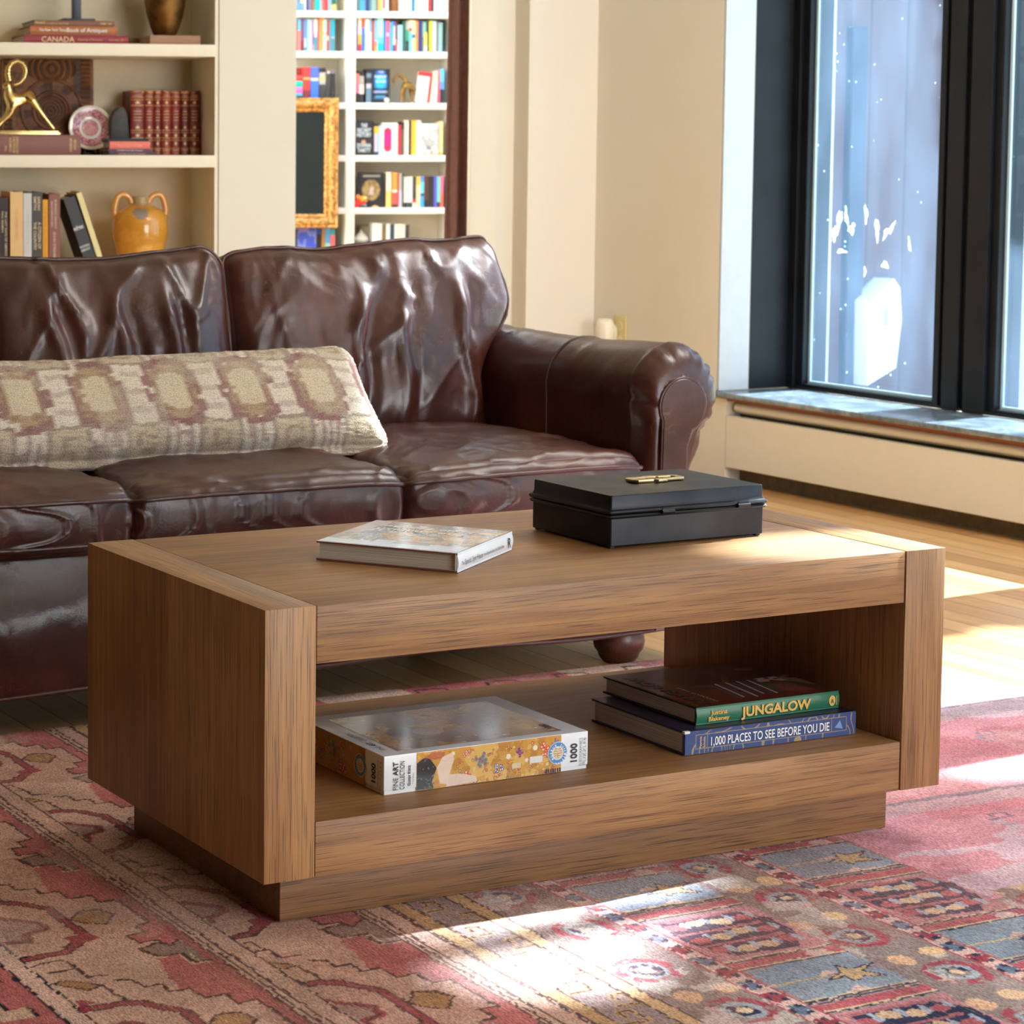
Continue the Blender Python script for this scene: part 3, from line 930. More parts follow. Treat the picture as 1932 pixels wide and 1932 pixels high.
# unseen leaf screen added by the deck; gaps between its sprays shape the sun patches
TE = 1.0 / math.tan(S_EL)
def sunny(xf, yf):
    """Where, on the floor, the gaps let the sun through."""
    r = False
    if 1.62 < xf < 3.3 and 0.64 < yf < 1.21: r = True
    if 1.45 < xf < 3.3 and 0.16 < yf < 0.33: r = True
    if 0.160 < xf < 0.42 + (yf + 0.36) * 1.1 and -0.365 < yf < 0.15: r = True
    if 0.0 < xf < 0.52 and 1.65 < yf < 1.86: r = True
    if 1.433 - yf < xf < 0.34 and 1.24 < yf < 1.52: r = True
    if 0.42 < xf < 0.66 and 0.98 < yf < 1.17: r = True
    if xf > 2.5 and 1.45 < yf < 3.5: r = True
    if yf > 2.55: r = True
    return r
HX = 8.4
sprays = [MB(), MB(), MB()]
ys = np.arange(-2.4, 4.2, 0.055); zs = np.arange(3.1, 6.3, 0.055)
for y_ in ys:
    for z_ in zs:
        yy, zz = y_ + RNG.normal() * 0.008, z_ + RNG.normal() * 0.008
        xf = HX - zz * TE * math.cos(S_AZ); yf = yy - zz * TE * math.sin(S_AZ)
        if sunny(xf, yf) or RNG.random() < 0.010: continue
        a_ = RNG.random() * PI; s_ = 0.074
        t1 = np.array([0.2 * RNG.normal(), math.cos(a_), math.sin(a_)]) * s_; t2 = np.array([0.2 * RNG.normal(), -math.sin(a_), math.cos(a_)]) * s_ * 0.9
        c_ = np.array([HX + RNG.normal() * 0.08, yy, zz])
        c_[1] += (c_[0] - HX) * math.tan(S_AZ); c_[2] += (c_[0] - HX) * math.tan(S_EL)
        sprays[int((y_ + 2.4) / 2.21)].add([c_ - t1, c_ - t2, c_ + t1, c_ + t2], [(0, 1, 2, 3)], int(RNG.integers(0, 3)))
hedge = thing('hedge', 'tall clipped evergreen hedge along the sunny side of the deck', 'hedge', (0, 0, 0))
for k, mbs in enumerate(sprays):
    m_ = MB(); yc = -1.3 + 1.9 * k
    m_.tube([(HX + .3, yc, -0.65), (HX + .32, yc, 3.0), (HX + .4, yc, 6.2)], [0.10, 0.07, 0.03], 8); m_.build('trunk', M_BARK, hedge, smooth=True)
    mbs.build('foliage', TREE_M['green'], hedge, kind='stuff')
# ------------------------------------------------------------------ coffee table
OAK_L, OAK_D, OAK_P = (176, 129, 80), (124, 83, 49), (84, 55, 34)
WX = wood('x', OAK_L, OAK_D, OAK_P); WY_ = wood('y', OAK_L, OAK_D, OAK_P, seed=2.0); WZ = wood('z', OAK_L, OAK_D, OAK_P, seed=4.0)
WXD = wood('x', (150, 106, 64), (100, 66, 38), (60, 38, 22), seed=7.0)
TW, TD, TT, TB, TH, TS, TA = 1.209, 0.602, 0.0795, 0.0766, 0.457, 0.1546, 0.3754
tb = thing('coffee_table', 'low oak coffee table with an open shelf, on the patterned rug', 'table', (0, 0, 0))
for x0 in (0.0, TW - TT):
    m_ = MB(); m_.box(x0, x0 + TT, 0, TD, TB, TH, [0, 1, 0, 0, 0, 0])
    m_.build('end_panel', [WZ, WY_], tb, bevel=0.0016, seg=2)
m_ = MB(); m_.box(TT + .0016, TW - TT - .0016, 0.0015, TD - 0.0015, TA, TH - 0.0004); m_.build('table_top', WX, tb, bevel=0.0016)
m_ = MB(); m_.box(TT + .0016, TW - TT - .0016, 0.0015, TD - 0.0015, TB, TS); m_.build('lower_shelf', wood('x', OAK_L, OAK_D, OAK_P, seed=5.0), tb, bevel=0.0016)
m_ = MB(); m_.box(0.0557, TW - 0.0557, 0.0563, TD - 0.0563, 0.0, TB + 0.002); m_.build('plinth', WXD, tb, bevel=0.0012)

# ------------------------------------------------------------------ rug
PERIOD = 0.437
STEP = [(-0.245, 0.385), (-0.224, 0.376), (-0.222, 0.347), (-0.199, 0.347), (-0.198, 0.316), (-0.172, 0.317), (-0.168, 0.278), (-0.137, 0.280), (-0.137, 0.243), (-0.109, 0.243), (-0.108, 0.136)]
STEP2 = [(-0.317, 0.446), (-0.273, 0.443), (-0.273, 0.408), (-0.245, 0.408)]
TIP = [(-0.108, 0.136), (-0.134, 0.132), (-0.132, 0.103), (-0.159, 0.099), (-0.158, 0.065), (-0.130, 0.064), (-0.121, 0.038), (-0.088, 0.060), (-0.088, 0.136)]
GREY = [(-0.166, 0.044), (-0.132, 0.055), (-0.121, 0.038), (-0.092, 0.065), (-0.084, 0.064), (-0.080, -0.038), (-0.091, -0.035), (-0.122, -0.036), (-0.123, 0.003), (-0.159, 0.005)]
RED = [(-0.164, 0.432), (-0.128, 0.439), (-0.128, 0.393), (-0.088, 0.394), (-0.088, 0.136), (-0.108, 0.136), (-0.109, 0.243), (-0.137, 0.243), (-0.137, 0.280), (-0.168, 0.278), (-0.172, 0.317), (-0.185, 0.317)]
BR1 = [(-0.326, 0.303), (-0.271, 0.303), (-0.247, 0.292), (-0.214, 0.246), (-0.213, 0.121), (-0.263, 0.071), (-0.326, 0.069)]
OCH = [(-0.203, 0.193), (-0.179, 0.221), (-0.150, 0.214), (-0.140, 0.187), (-0.168, 0.154), (-0.190, 0.170)]
OC2 = [(-0.326, 0.405), (-0.306, 0.412), (-0.269, 0.373), (-0.294, 0.363)]
BLOB = [(-0.318, 0.235), (-0.294, 0.240), (-0.250, 0.196), (-0.254, 0.171), (-0.285, 0.161), (-0.292, 0.133), (-0.318, 0.139)]
INK, TAN, ROSE, CRIM, OCHRE, GREYB = (38, 30, 42), (190, 148, 124), (172, 86, 84), (140, 44, 58), (158, 112, 60), (128, 106, 92)
SAND, PINKISH, BLUE, NAVY, MAUVE = (206, 176, 138), (206, 168, 156), (136, 150, 164), (42, 50, 76), (140, 122, 118)


def rug_colours(X, Y):
    wx = X + 0.0035 * fbm(X * 30, Y * 30, 1) + 0.0022 * vnoise(X * 140, Y * 140, 2)
    wy = Y + 0.0035 * fbm(X * 30, Y * 30, 5) + 0.0022 * vnoise(X * 140, Y * 140, 7)
    cv = Canvas(wx, wy, TAN)
    patch = fbm(X * 3.1, Y * 3.1, 9)

    def band(dx, dy, x0, x1):
        """One stepped border band with its repeating branch motif."""
        bx = wx - dx
        by = np.mod(wy - dy + 0.05, PERIOD) - 0.05 + 0.0     # one repeat: -0.05 .. 0.387
        inb = (wx >= x0) & (wx < x1)
        keep = cv.c.copy()
        cv.put(inb, TAN)
        cv.put(inb & (patch > 0.05), (176, 128, 108), 0.6)
        for s in (0, -PERIOD, PERIOD):
            yy = by + s
            cv.poly(RED, ROSE, X=bx, Y=yy)
            cv.poly(TIP, ROSE, X=bx, Y=yy); cv.poly(GREY, GREYB, X=bx, Y=yy)
            cv.line(STEP, 0.0055, INK, X=bx, Y=yy); cv.line(STEP2, 0.0055, INK, X=bx, Y=yy)
            cv.line(TIP[:7], 0.005, INK, X=bx, Y=yy)
            cv.line(GREY[:4], 0.005, INK, X=bx, Y=yy); cv.line(GREY[-6:], 0.005, INK, X=bx, Y=yy); cv.line([GREY[0], GREY[-1]], 0.008, INK, X=bx, Y=yy)
            cv.line([(a + 0.008, b - 0.007) for a, b in GREY[-5:]], 0.003, (196, 168, 120), X=bx, Y=yy)
            cv.poly(BLOB, (150, 118, 104), X=bx, Y=yy); cv.line(BLOB, 0.014, CRIM, X=bx, Y=yy); cv.line(BLOB, 0.004, INK, X=bx, Y=yy)
            cv.line(BR1, 0.019, INK, X=bx, Y=yy); cv.line(BR1, 0.011, CRIM, X=bx, Y=yy)
            cv.poly([(-0.240, 0.090), (-0.200, 0.110), (-0.205, 0.135), (-0.245, 0.125)], CRIM, X=bx, Y=yy)
            cv.poly(OCH, OCHRE, X=bx, Y=yy); cv.line(OCH, 0.0045, INK, X=bx, Y=yy, closed=True)
            cv.poly(OC2, OCHRE, X=bx, Y=yy); cv.line(OC2, 0.0035, INK, X=bx, Y=yy, closed=True)
            cv.line([(-0.269, 0.373), (-0.262, 0.303)], 0.005, INK, X=bx, Y=yy)
            cv.poly([(-0.326, 0.338), (-0.300, 0.322), (-0.326, 0.308)], CRIM, X=bx, Y=yy)
            cv.line([(-0.326, 0.040), (-0.280, 0.045), (-0.276, 0.010)], 0.004, INK, X=bx, Y=yy)
        cv.c = np.where(inb[..., None], cv.c, keep)

    # left to right: outer field, stripes, band, stripes, band, stripes, key border, kilim columns
    cv.put(wx < -0.36, ROSE)
    st = np.mod(wy, 0.13)
    edge = -0.385 - 0.03 * np.floor(st / 0.033)
    cv.put((wx < edge), (196, 154, 128)); cv.put((np.abs(wx - edge) < 0.003), INK)
    cv.rect(-0.362, -0.330, -9, 9, (198, 156, 136)); cv.rect(-0.3635, -0.3585, -9, 9, INK); cv.rect(-0.3335, -0.3285, -9, 9, INK)
    band(0.0, 0.0, -0.330, -0.086)
    cv.rect(-0.102, -0.086, -9, 9, (150, 78, 74))
    def stripes(x0):
        cv.rect(x0, x0 + 0.060, -9, 9, (184, 146, 122))
        for a, b in ((0.000, 0.004), (0.009, 0.013), (0.020, 0.0245), (0.052, 0.056)):
            cv.rect(x0 + a, x0 + b, -9, 9, INK)
        cv.rect(x0 + 0.026, x0 + 0.051, -9, 9, (188, 146, 124))
    stripes(-0.088)
    band(0.262, -0.040, -0.030, 0.176)
    stripes(0.172)
    # key border
    cv.rect(0.232, 0.258, -9, 9, (176, 136, 84)); cv.rect(0.229, 0.233, -9, 9, INK); cv.rect(0.257, 0.261, -9, 9, INK)
    cv.rect(0.261, 0.330, -9, 9, MAUVE)
    ky = np.mod(wy, 0.118)
    for (a, b) in ((0.0, 0.0), (0.038, 0.055)):
        hook = [(0.268 + a * .7, 0.010 + b), (0.300 + a * .7, 0.010 + b), (0.300 + a * .7, 0.046 + b), (0.280 + a * .7, 0.046 + b), (0.280 + a * .7, 0.028 + b)]
        cv.line(hook, 0.011, (176, 136, 88), X=wx, Y=ky); cv.line(hook, 0.0035, INK, X=wx, Y=ky)
    cv.rect(0.330, 0.354, -9, 9, (198, 156, 104)); cv.rect(0.327, 0.331, -9, 9, INK); cv.rect(0.353, 0.3565, -9, 9, INK)

    def flowers(x0, x1):
        """Worn grey ground with crimson rings and yellow dots."""
        sel = (wx >= x0) & (wx < x1)
        keep = cv.c.copy()
        cv.put(sel, (138, 118, 112))
        cx_ = (x0 + x1) / 2
        yy = np.mod(wy + 0.19 + x0, 0.168); k = np.floor((wy + 0.19 + x0) / 0.168)
        xo = wx - cx_ + 0.012 * np.where(np.mod(k, 2) > 0, 1, -1)
        d = np.hypot(xo / 0.046, (yy - 0.062) / 0.046)
        cv.put((d < 1.0) & (d > 0.68) & (vnoise(wx * 90, wy * 90) > -0.35), (160, 62, 78))
        cv.put((d < 0.62) & (d > 0.40), (150, 156, 164)); cv.put((d < 0.5) & (vnoise(wx * 120, wy * 120, 3) > 0.05), NAVY); cv.put(d < 0.22, SAND)
        d2 = np.hypot((xo - 0.03) / 0.02, (yy - 0.138) / 0.018)
        cv.put(d2 < 1, (212, 172, 122)); d3 = np.hypot((xo + 0.035) / 0.018, (yy - 0.128) / 0.02); cv.put(d3 < 1, (204, 158, 118))
        cv.put(sel & (fbm(wx * 16, wy * 16, 4) > 0.22), (204, 190, 178), 0.55)
        cv.c = np.where(sel[..., None], cv.c, keep)

    def vine(x0, x1):
        """Narrow border of alternating red and navy flowers."""
        sel = (wx >= x0) & (wx < x1)
        keep = cv.c.copy()
        cv.put(sel, PINKISH)
        yy = np.mod(wy, 0.098)
        cx_ = (x0 + x1) / 2
        for cy_, c_ in ((0.025, (150, 52, 66)), (0.074, (96, 112, 134))):
            for k in range(6):
                a = k * PI / 3
                cv.ell(cx_ + 0.011 * math.cos(a), cy_ + 0.013 * math.sin(a), 0.0062, 0.0062, NAVY if k % 2 else c_, X=wx, Y=yy)
            cv.ell(cx_, cy_, 0.008, 0.009, c_, X=wx, Y=yy)
        cv.rect(x0, x0 + 0.004, -9, 9, (168, 66, 82)); cv.rect(x1 - 0.004, x1, -9, 9, (168, 66, 82))
        cv.c = np.where(sel[..., None], cv.c, keep)

    def boxes(x0, x1, y0):
        """Column of cells: grey-blue with an ochre star, rose strip, navy cell with sand blossoms."""
        sel = (wx >= x0) & (wx < x1)
        keep = cv.c.copy()
        yy = np.mod(wy - y0, 0.385); X_ = wx - x0; W_ = x1 - x0
        cv.put(sel, (156, 130, 126))
        for a in (0.012, 0.074):                                   # two blue rows of a pair
            cv.rect(0.006, W_ - 0.004, a, a + 0.056, BLUE, X=X_, Y=yy)
            cv.rect(0.006, W_ * .55, a, a + 0.056, (122, 132, 146), 0.5, X=X_, Y=yy)
            cv.poly([(W_ * .42, a), (W_ * .62, a), (W_ * .56, a + .016)], PINKISH, X=X_, Y=yy)
        star = [(W_ * .45, .060), (W_ * .62, .072), (W_ * .68, .098), (W_ * .74, .078), (W_ * .98, .082), (W_ * .80, .064), (W_ * .90, .036), (W_ * .72, .050), (W_ * .60, .040), (W_ * .62, .058)]
        cv.poly(star, (202, 164, 110), X=X_, Y=yy); cv.line(star, 0.003, NAVY, X=X_, Y=yy, closed=True)
        cv.line([(0, .071), (W_ * .5, .071)], 0.004, (198, 168, 112), X=X_, Y=yy)
        cv.rect(0.0, W_, .135, .160, (178, 82, 92), X=X_, Y=yy); cv.ell(W_ * .78, .147, .020, .012, PINKISH, X=X_, Y=yy)
        cv.rect(0.0, W_, .166, .345, (186, 122, 126), X=X_, Y=yy)
        cv.poly([(0.004, .26), (.030, .185), (W_ * .72, .176), (W_ - .01, .225), (W_ - .004, .29), (W_ * .8, .335), (.02, .335)], NAVY, X=X_, Y=yy)
        for a in (.205, .255, .308):
            for k in range(4):
                cv.ell(.030 + k * .038, a + .006 * math.sin(k * 2 + a * 40), .016, .012, (206, 168, 128) if k % 3 else (176, 84, 92), X=X_, Y=yy)
                cv.ell(.048 + k * .038, a + .004, .006, .014, (156, 164, 176), X=X_, Y=yy)
            cv.rect(.012, W_ - .03, a + .020, a + .028, (172, 92, 102), X=X_, Y=yy)
        cv.rect(0.0, W_, .352, .378, (178, 82, 92), X=X_, Y=yy)
        for a in (.004, .132, .162, .349, .381):
            cv.rect(0, W_, a, a + .0035, NAVY, X=X_, Y=yy); cv.rect(0, W_, a + .0035, a + .008, (206, 178, 136), X=X_, Y=yy)
        cv.c = np.where(sel[..., None], cv.c, keep)

    for k in range(5):
        o = 0.356 + 0.345 * k
        flowers(o, o + 0.122); vine(o + 0.122, o + 0.160); boxes(o + 0.160, o + 0.345, -0.503 + 0.385 + 0.01 * k)
    # re-woven pink field and bands beyond the table's far end, lightened for window sheen
    pink = (wx > 1.045) & (wy > -0.285 + 0.03 * np.floor(vnoise(wx * 9, 0 * wy) * 2)) & ((wx > 1.15) | (wy > 0.3) | (wx - 1.045 > (wy * -0.0 + 0.09) * (wy + 0.06)))
    keep = cv.c.copy()
    cv.put(pink, (212, 136, 148))
    p2 = fbm(wx * 2.2, wy * 7.0, 3)
    cv.put(pink & (p2 > 0.10), (204, 180, 190), 0.75); cv.put(pink & (p2 < -0.22), (200, 112, 124), 0.8)
    def hook(x_, y_, s_, c_, wd=.006):
        cv.line([(x_, y_), (x_ + .05 * s_, y_ + .004), (x_ + .055 * s_, y_ + .022), (x_ + .02 * s_, y_ + .026), (x_ + .022 * s_, y_ + .012)], wd, c_, 0.85)
    for (x_, y_) in ((1.34, .02), (1.55, -.08), (1.26, -.14), (1.60, .26), (1.80, .33), (1.72, .44), (1.92, .40), (1.44, .36), (1.9, .06)):
        hook(x_, y_, 1.0, (96, 92, 120)); hook(x_ + .03, y_ - .03, -.7, (150, 160, 176))
    cv.put(pink & (wy > .150) & (wy < .164), (92, 90, 116), .9)
    cv.put(pink & (wy > .10) & (wy < .150), (176, 152, 158), .7)
    cv.put(pink & (wy > .560) & (wy < .634), (164, 150, 160), .8); cv.put(pink & (wy > .634) & (wy < .642), (92, 90, 116), .9)
    cv.put(pink & (wy > .642), (222, 160, 158), .9)
    for k in range(9):
        cv.line([(1.1 + k * .12, .70), (1.13 + k * .12, .78), (1.17 + k * .12, .76), (1.16 + k * .12, .86)], .005, (110, 98, 128), .8)
    for k in range(6): hook(1.25 + k * .15, .22 + .02 * (k % 2), 1.0, (214, 186, 190), .008)
    cv.c = np.where(pink[..., None], cv.c, keep)
    # far end border glimpsed through the table
    far = wy > 1.10
    keep = cv.c.copy()
    ch = np.floor(wx / 0.19)
    cv.put(far & (np.mod(ch, 3) == 0), (178, 84, 80)); cv.put(far & (np.mod(ch, 3) == 1), (198, 160, 138)); cv.put(far & (np.mod(ch, 3) == 2), (186, 92, 92))
    for k in range(8):
        cv.line([(.95 + k * .17, 1.13), (.97 + k * .17, 1.19), (1.03 + k * .17, 1.185), (1.05 + k * .17, 1.14)], .007, (60, 50, 62))
    cv.c = np.where((far & (wx > .30))[..., None], cv.c, keep)
    # wear
    wear = fbm(X * 5, Y * 5, 21)
    cv.put(wear > 0.20, (196, 170, 158), 0.22); cv.put(wear < -0.24, (110, 70, 66), 0.16)
    dirt = vnoise(X * 1.4, Y * 1.4, 40)
    cv.put(dirt > 0.15, (168, 110, 84), 0.22)
    lum = cv.c @ np.array([.2126, .7152, .0722])
    return np.clip((cv.c * 0.84 + lum[..., None] * 0.16) * np.array([1.32, 1.34, 1.44]), 0, 1)


RX0, RX1, RY0, RY1 = -0.86, 2.10, -1.02, 1.222
nx, ny = int((RX1 - RX0) / 0.0036), int((RY1 - RY0) / 0.0036)
gx, gy = np.meshgrid(np.linspace(RX0, RX1, nx), np.linspace(RY0, RY1, ny))
ex = 0.010 * vnoise(gy * 4.0, 0 * gy, 3); ey = 0.010 * vnoise(gx * 4.0, 0 * gx, 8)
GX = gx + np.where(gx > RX1 - 0.2, ex * (gx - RX1 + 0.2) / 0.2, 0); GY = gy + np.where(gy > RY1 - 0.2, ey * (gy - RY1 + 0.2) / 0.2, 0)
GZ = np.full(gx.shape, -0.0012) + 0.0009 * fbm(gx * 14, gy * 14)
GZ[0, :] = GZ[-1, :] = ZF; GZ[:, 0] = GZ[:, -1] = ZF
GZ = np.minimum(GZ, -0.0002)
rug = fast_grid('area_rug', GX, GY, GZ, pattern_mat('woven_wool', rough=0.95, weave=1.0, thread=520.0, spec=0.15, bump=0.5))
paint_mesh(rug, rug_colours(gx, gy).reshape(-1, 3))
tag(rug, 'worn red, tan and navy patchwork wool rug under the coffee table', 'rug')

# ------------------------------------------------------------------ leather sofa
LEA = leather()
SX, SY = 1.5606, 1.1711                      # right front corner of the seat, front plane


def cushion(half, r, deform, n=56, dens=0.8):
    """Rounded box of a grid per side, bent by deform(points, unit coordinates)."""
    hx, hy, hz = half
    t = np.linspace(-1, 1, n)
    t = dens * np.sin(t * PI / 2) + (1 - dens) * t
    A, B = np.meshgrid(t, t, indexing='ij')
    O = np.ones_like(A)
    sides = [(A, B, O), (B, A, -O), (O, A, B), (-O, B, A), (B, O, A), (A, -O, B)]
    mb = MB()
    for s in sides:
        c = np.stack(s, -1)
        P = deform(*rbox(c, half, r))
        mb.grid(P)
    return mb


def rbox(c, half, r):
    h = np.array(half)
    p = c * h
    q = np.clip(p, -(h - r), h - r)
    d = p - q
    ln = np.linalg.norm(d, axis=-1, keepdims=True)
    nrm = d / np.maximum(ln, 1e-9)
    return q + nrm * r, c, nrm


def creases(X, Z, seed, sx=1.0):
    """Pulled folds and fine wrinkles of old leather, metres of height."""
    r = 0
    for ang, fx, fz, am, pw in ((0.30, 8.0, 1.7, .0120, 3), (-0.42, 9.5, 2.1, .0100, 3), (0.05, 15.0, 3.2, .0060, 3), (-0.9, 12.0, 3.0, .0050, 3), (0.75, 21.0, 6.0, .0036, 3), (-0.25, 30.0, 8.0, .0026, 2)):
        c, s_ = math.cos(ang), math.sin(ang)
        x, z = X * c + Z * s_, -X * s_ + Z * c
        w = 0.5 * fbm(x * 3.1 + seed, z * 3.1, seed + ang)
        n = 1 - np.abs(vnoise(x * fx + w * 1.6 + seed * 2.3, z * fz + w + seed, seed + ang * 7)) * 1.9
        m_ = sm(-0.25, 0.30, fbm(x * 2.3, z * 2.3, seed + 11 + ang * 5, 2))
        r = r + am * np.clip(n, 0, 1) ** pw * m_
    return (r + fbm(X * 4.3, Z * 4.3, seed + 5, 3) * 0.010) * sx


so_ = thing('sofa', 'dark brown leather three-seat sofa with rolled arms, behind the coffee table', 'sofa', (SX, SY, 0))
SEAT = [(-0.640, -0.066), (-1.225, -0.642), (-1.810, -1.227)]
for k, (u0, u1) in enumerate(SEAT):
    cx_, hw = (u0 + u1) / 2, (u1 - u0) / 2
    hy, hz = 0.325, 0.066
    cy_, cz_ = 0.305, 0.390
    seed = 3.7 + 5.1 * k
    def dfm(P, c, nrm, hw=hw, cx_=cx_, seed=seed, hz=hz, cy_=cy_, cz_=cz_):
        P = P.copy()
        X, Y, Z = c[..., 0], c[..., 1], c[..., 2]
        up = np.clip(nrm[..., 2], 0, 1)
        P[..., 2] += 0.016 * np.clip(Z, 0, 1) * (1 - X ** 4) * (1 - np.abs(Y) ** 3)
        P[..., 2] -= 0.010 * np.clip(Z, 0, 1) * (X ** 8)
        P[..., 1] -= 0.020 * np.clip(-Y, 0, 1) * (1 - Z ** 2) * (1 - X ** 6)
        P[..., 0] += np.sign(X) * 0.006 * (1 - Z ** 2) * (np.abs(X) > 0.9)
        gx_ = P[..., 0] + cx_
        w_ = creases(gx_ * 1.3, P[..., 1] * 2.0 + P[..., 2] * 2, seed)
        w2 = ridge(gx_ * 17 + 1.5 * vnoise(gx_ * 8, P[..., 2] * 14, seed), P[..., 2] * 9, seed + 2)
        fr = np.clip(-Y, 0, 1) ** 6 * (1 - Z ** 2)
        P[..., 2] += up * w_ * 0.45
        P[..., 1] -= fr * (np.maximum(w2 - 0.2, 0) * 0.009 - 0.003)
        P[..., 2] += 0.006 * vnoise(gx_ * 5, 0 * gx_, seed) * np.clip(-Y, 0, 1)
        P += np.array([cx_, cy_, cz_])
        return P
    sc = cushion((hw, hy, hz), 0.026, dfm, n=84).build('seat_cushion', LEA, so_, smooth=True, weld=1e-4)
    for zc in (0.62, -0.62):
        ring = []
        for t_ in np.linspace(0, 1, 260, endpoint=False):
            a = t_ * 4
            e = 0.985
            q_ = [(-e + 2 * e * a, -e), (e, -e + 2 * e * (a - 1)), (e - 2 * e * (a - 2), e), (-e, e - 2 * e * (a - 3))][int(a)]
            c = np.array([[q_[0], q_[1], zc]])
            m_ = max(abs(q_[0]), abs(q_[1])); c[0, 0] /= m_; c[0, 1] /= m_
            P, cc, nn = rbox(c, (hw, hy, hz), 0.026)
            ring.append(dfm(P, cc, nn)[0] + nn[0] * 0.0015)
        m_ = MB(); m_.tube(ring, 0.0048, 7, closed=True)
        m_.build('piping', LEA, sc, smooth=True)

# base rail under the cushions
m_ = MB()
nx_, nz_ = 150, 26
P = np.zeros((nz_, nx_, 3))
for i in range(nz_):
    for j in range(nx_):
        u_ = -1.86 + 1.80 * j / (nx_ - 1); t_ = i / (nz_ - 1); z_ = 0.070 + 0.262 * t_
        v_ = 0.020 - 0.030 * math.sin(PI * min(1, t_ * 1.06)) + 0.0
        P[i, j] = (u_, v_, z_ + 0.004 * math.sin(u_ * 9) * (1 - t_))
w_ = creases(P[..., 0] * 0.9, P[..., 2] * 1.6, 31.0); P[..., 1] -= w_ * 0.55
m_.grid(P); m_.box(-1.86, -0.06, 0.03, 0.60, 0.078, 0.33)
m_.build('base_rail', LEA, so_, smooth='auto')
m_ = MB(); m_.tube([(-1.86 + 1.93 * j / 80, 0.016, 0.072 + 0.004 * math.sin((-1.86 + 1.93 * j / 80) * 9)) for j in range(81)], 0.005, 7); m_.build('piping', LEA, so_, smooth=True)
m_ = MB(); m_.box(-1.95, 0.13, 0.06, 0.94, 0.066, 0.080); m_.build('bottom_cloth', plain((26, 24, 24), rough=0.95), so_)


def arm(sgn, ox):
    """Rolled arm; sgn +1 for the end by the window."""
    prof = []                                     # outline in (u, z), from the inside bottom over the roll to the outside bottom
    cxr, czr, R_ = 0.052, 0.570, 0.104
    for z_ in np.linspace(0.075, 0.50, 10): prof.append((-0.050, z_))
    for a in np.linspace(PI * 1.05, -PI * 0.30, 34):
        prof.append((cxr + R_ * math.cos(a), czr + R_ * math.sin(a)))
    for z_ in np.linspace(0.455, 0.40, 4): prof.append((0.118 - (0.455 - z_) * 0.85, z_))
    for z_ in np.linspace(0.38, 0.075, 8): prof.append((0.070, z_))
    prof = np.array(prof); n_ = len(prof)
    fc = np.array([0.039, 0.546]); ang_ = np.arctan2(prof[:, 1] - czr, prof[:, 0] - cxr)
    front = fc + 0.056 * np.stack([np.cos(ang_), np.sin(ang_)], -1)
    low_in = (np.arange(n_) < 10); low_out = (np.arange(n_) >= 44)
    front[low_in] = np.stack([np.full(low_in.sum(), -0.017), prof[low_in, 1]], -1)
    front[low_out] = np.stack([np.full(low_out.sum(), 0.052), np.minimum(prof[low_out, 1], 0.49)], -1)
    vs = np.concatenate([np.linspace(0, 1, 20) ** 1.6 * 0.10, np.linspace(0.12, 0.90, 46)])
    P = np.zeros((len(vs), n_, 3))
    arc = np.linspace(0, 1, n_)
    for i, v_ in enumerate(vs):
        e = min(1.0, v_ / 0.058)
        g = math.sqrt(max(0, 1 - (1 - e) ** 2))                       # roll the front edge over
        wu = sm(0.40, 0.50, prof[:, 1])[:, None]
        dd = prof - np.array([0.045, 0.56]); ln = np.linalg.norm(dd, axis=1, keepdims=True)
        q = front + (prof - front) * g
        # gathers where the leather is pleated round the facing, sag and cross creases along the arm
        gq = arc * 21 + 0.9 * vnoise(arc * 16, arc * 0, 4)
        pl = ((1 - np.abs(np.sin(gq * PI))) ** 2.2 * 0.020 + 0.003 * np.cos(gq * 2 * PI)) * (0.55 + 0.45 * vnoise(arc * 31, arc * 0, 8)) * math.exp(-((v_ - 0.030) / 0.028) ** 2) * wu[:, 0]
        cr_ = 0.0030 * np.maximum(ridge(v_ * 17 + 0.9 * vnoise(arc * 4, arc * 0 + v_ * 3, 1), arc * 1.5, 2) - 0.45, 0) * 2 + 0.0035 * fbm(arc * 9, arc * 0 + v_ * 6, 6)
        nn = dd / ln
        q = q - nn * (pl - cr_ * min(1, v_ / .05))[:, None]
        sag = -0.012 * math.sin(PI * min(1, v_ / 0.9)) + 0.0
        P[i, :, 0] = ox + sgn * q[:, 0]; P[i, :, 1] = v_ - 0.004; P[i, :, 2] = q[:, 1] + sag * (q[:, 1] > 0.5)
    m_ = MB(); m_.grid(P if sgn < 0 else P[:, ::-1])
    m_.add([tuple(x) for x in P[0]], [tuple(range(n_)) if sgn < 0 else tuple(range(n_ - 1, -1, -1))])
    m_.add([tuple(x) for x in P[-1]], [tuple(range(n_ - 1, -1, -1)) if sgn < 0 else tuple(range(n_))])
    a_ = m_.build('arm', LEA, so_, smooth=True, weld=1e-5)
    # seam round the middle of the arm
    k = 30
    m_ = MB(); m_.tube([tuple(x + np.array([0, 0, 0.0008])) for x in P[k + 4, 3:-6]], 0.0026, 6); m_.build('seam', LEA, a_, smooth=True)
    # keyhole facing on the front
    pts = [(-0.020, 0.085)]
    for a in np.linspace(PI * 1.16, -PI * 0.36, 30): pts.append((0.039 + 0.058 * math.cos(a), 0.546 + 0.058 * math.sin(a)))
    pts += [(0.052, 0.46), (0.050, 0.085)]
    pts = [(ox + sgn * a, b) for a, b in pts]
    if sgn > 0: pts = pts[::-1]
    m_ = MB(); m_.prism(pts, -0.010, 0.010, 'y')
    fp = m_.build('arm_facing', LEA, so_, bevel=0.006, seg=3)
    m_ = MB(); m_.tube([(a, -0.005, b) for a, b in pts], 0.0035, 6, closed=True); m_.build('piping', LEA, fp, smooth=True)


arm(1, 0.0); arm(-1, -1.896)

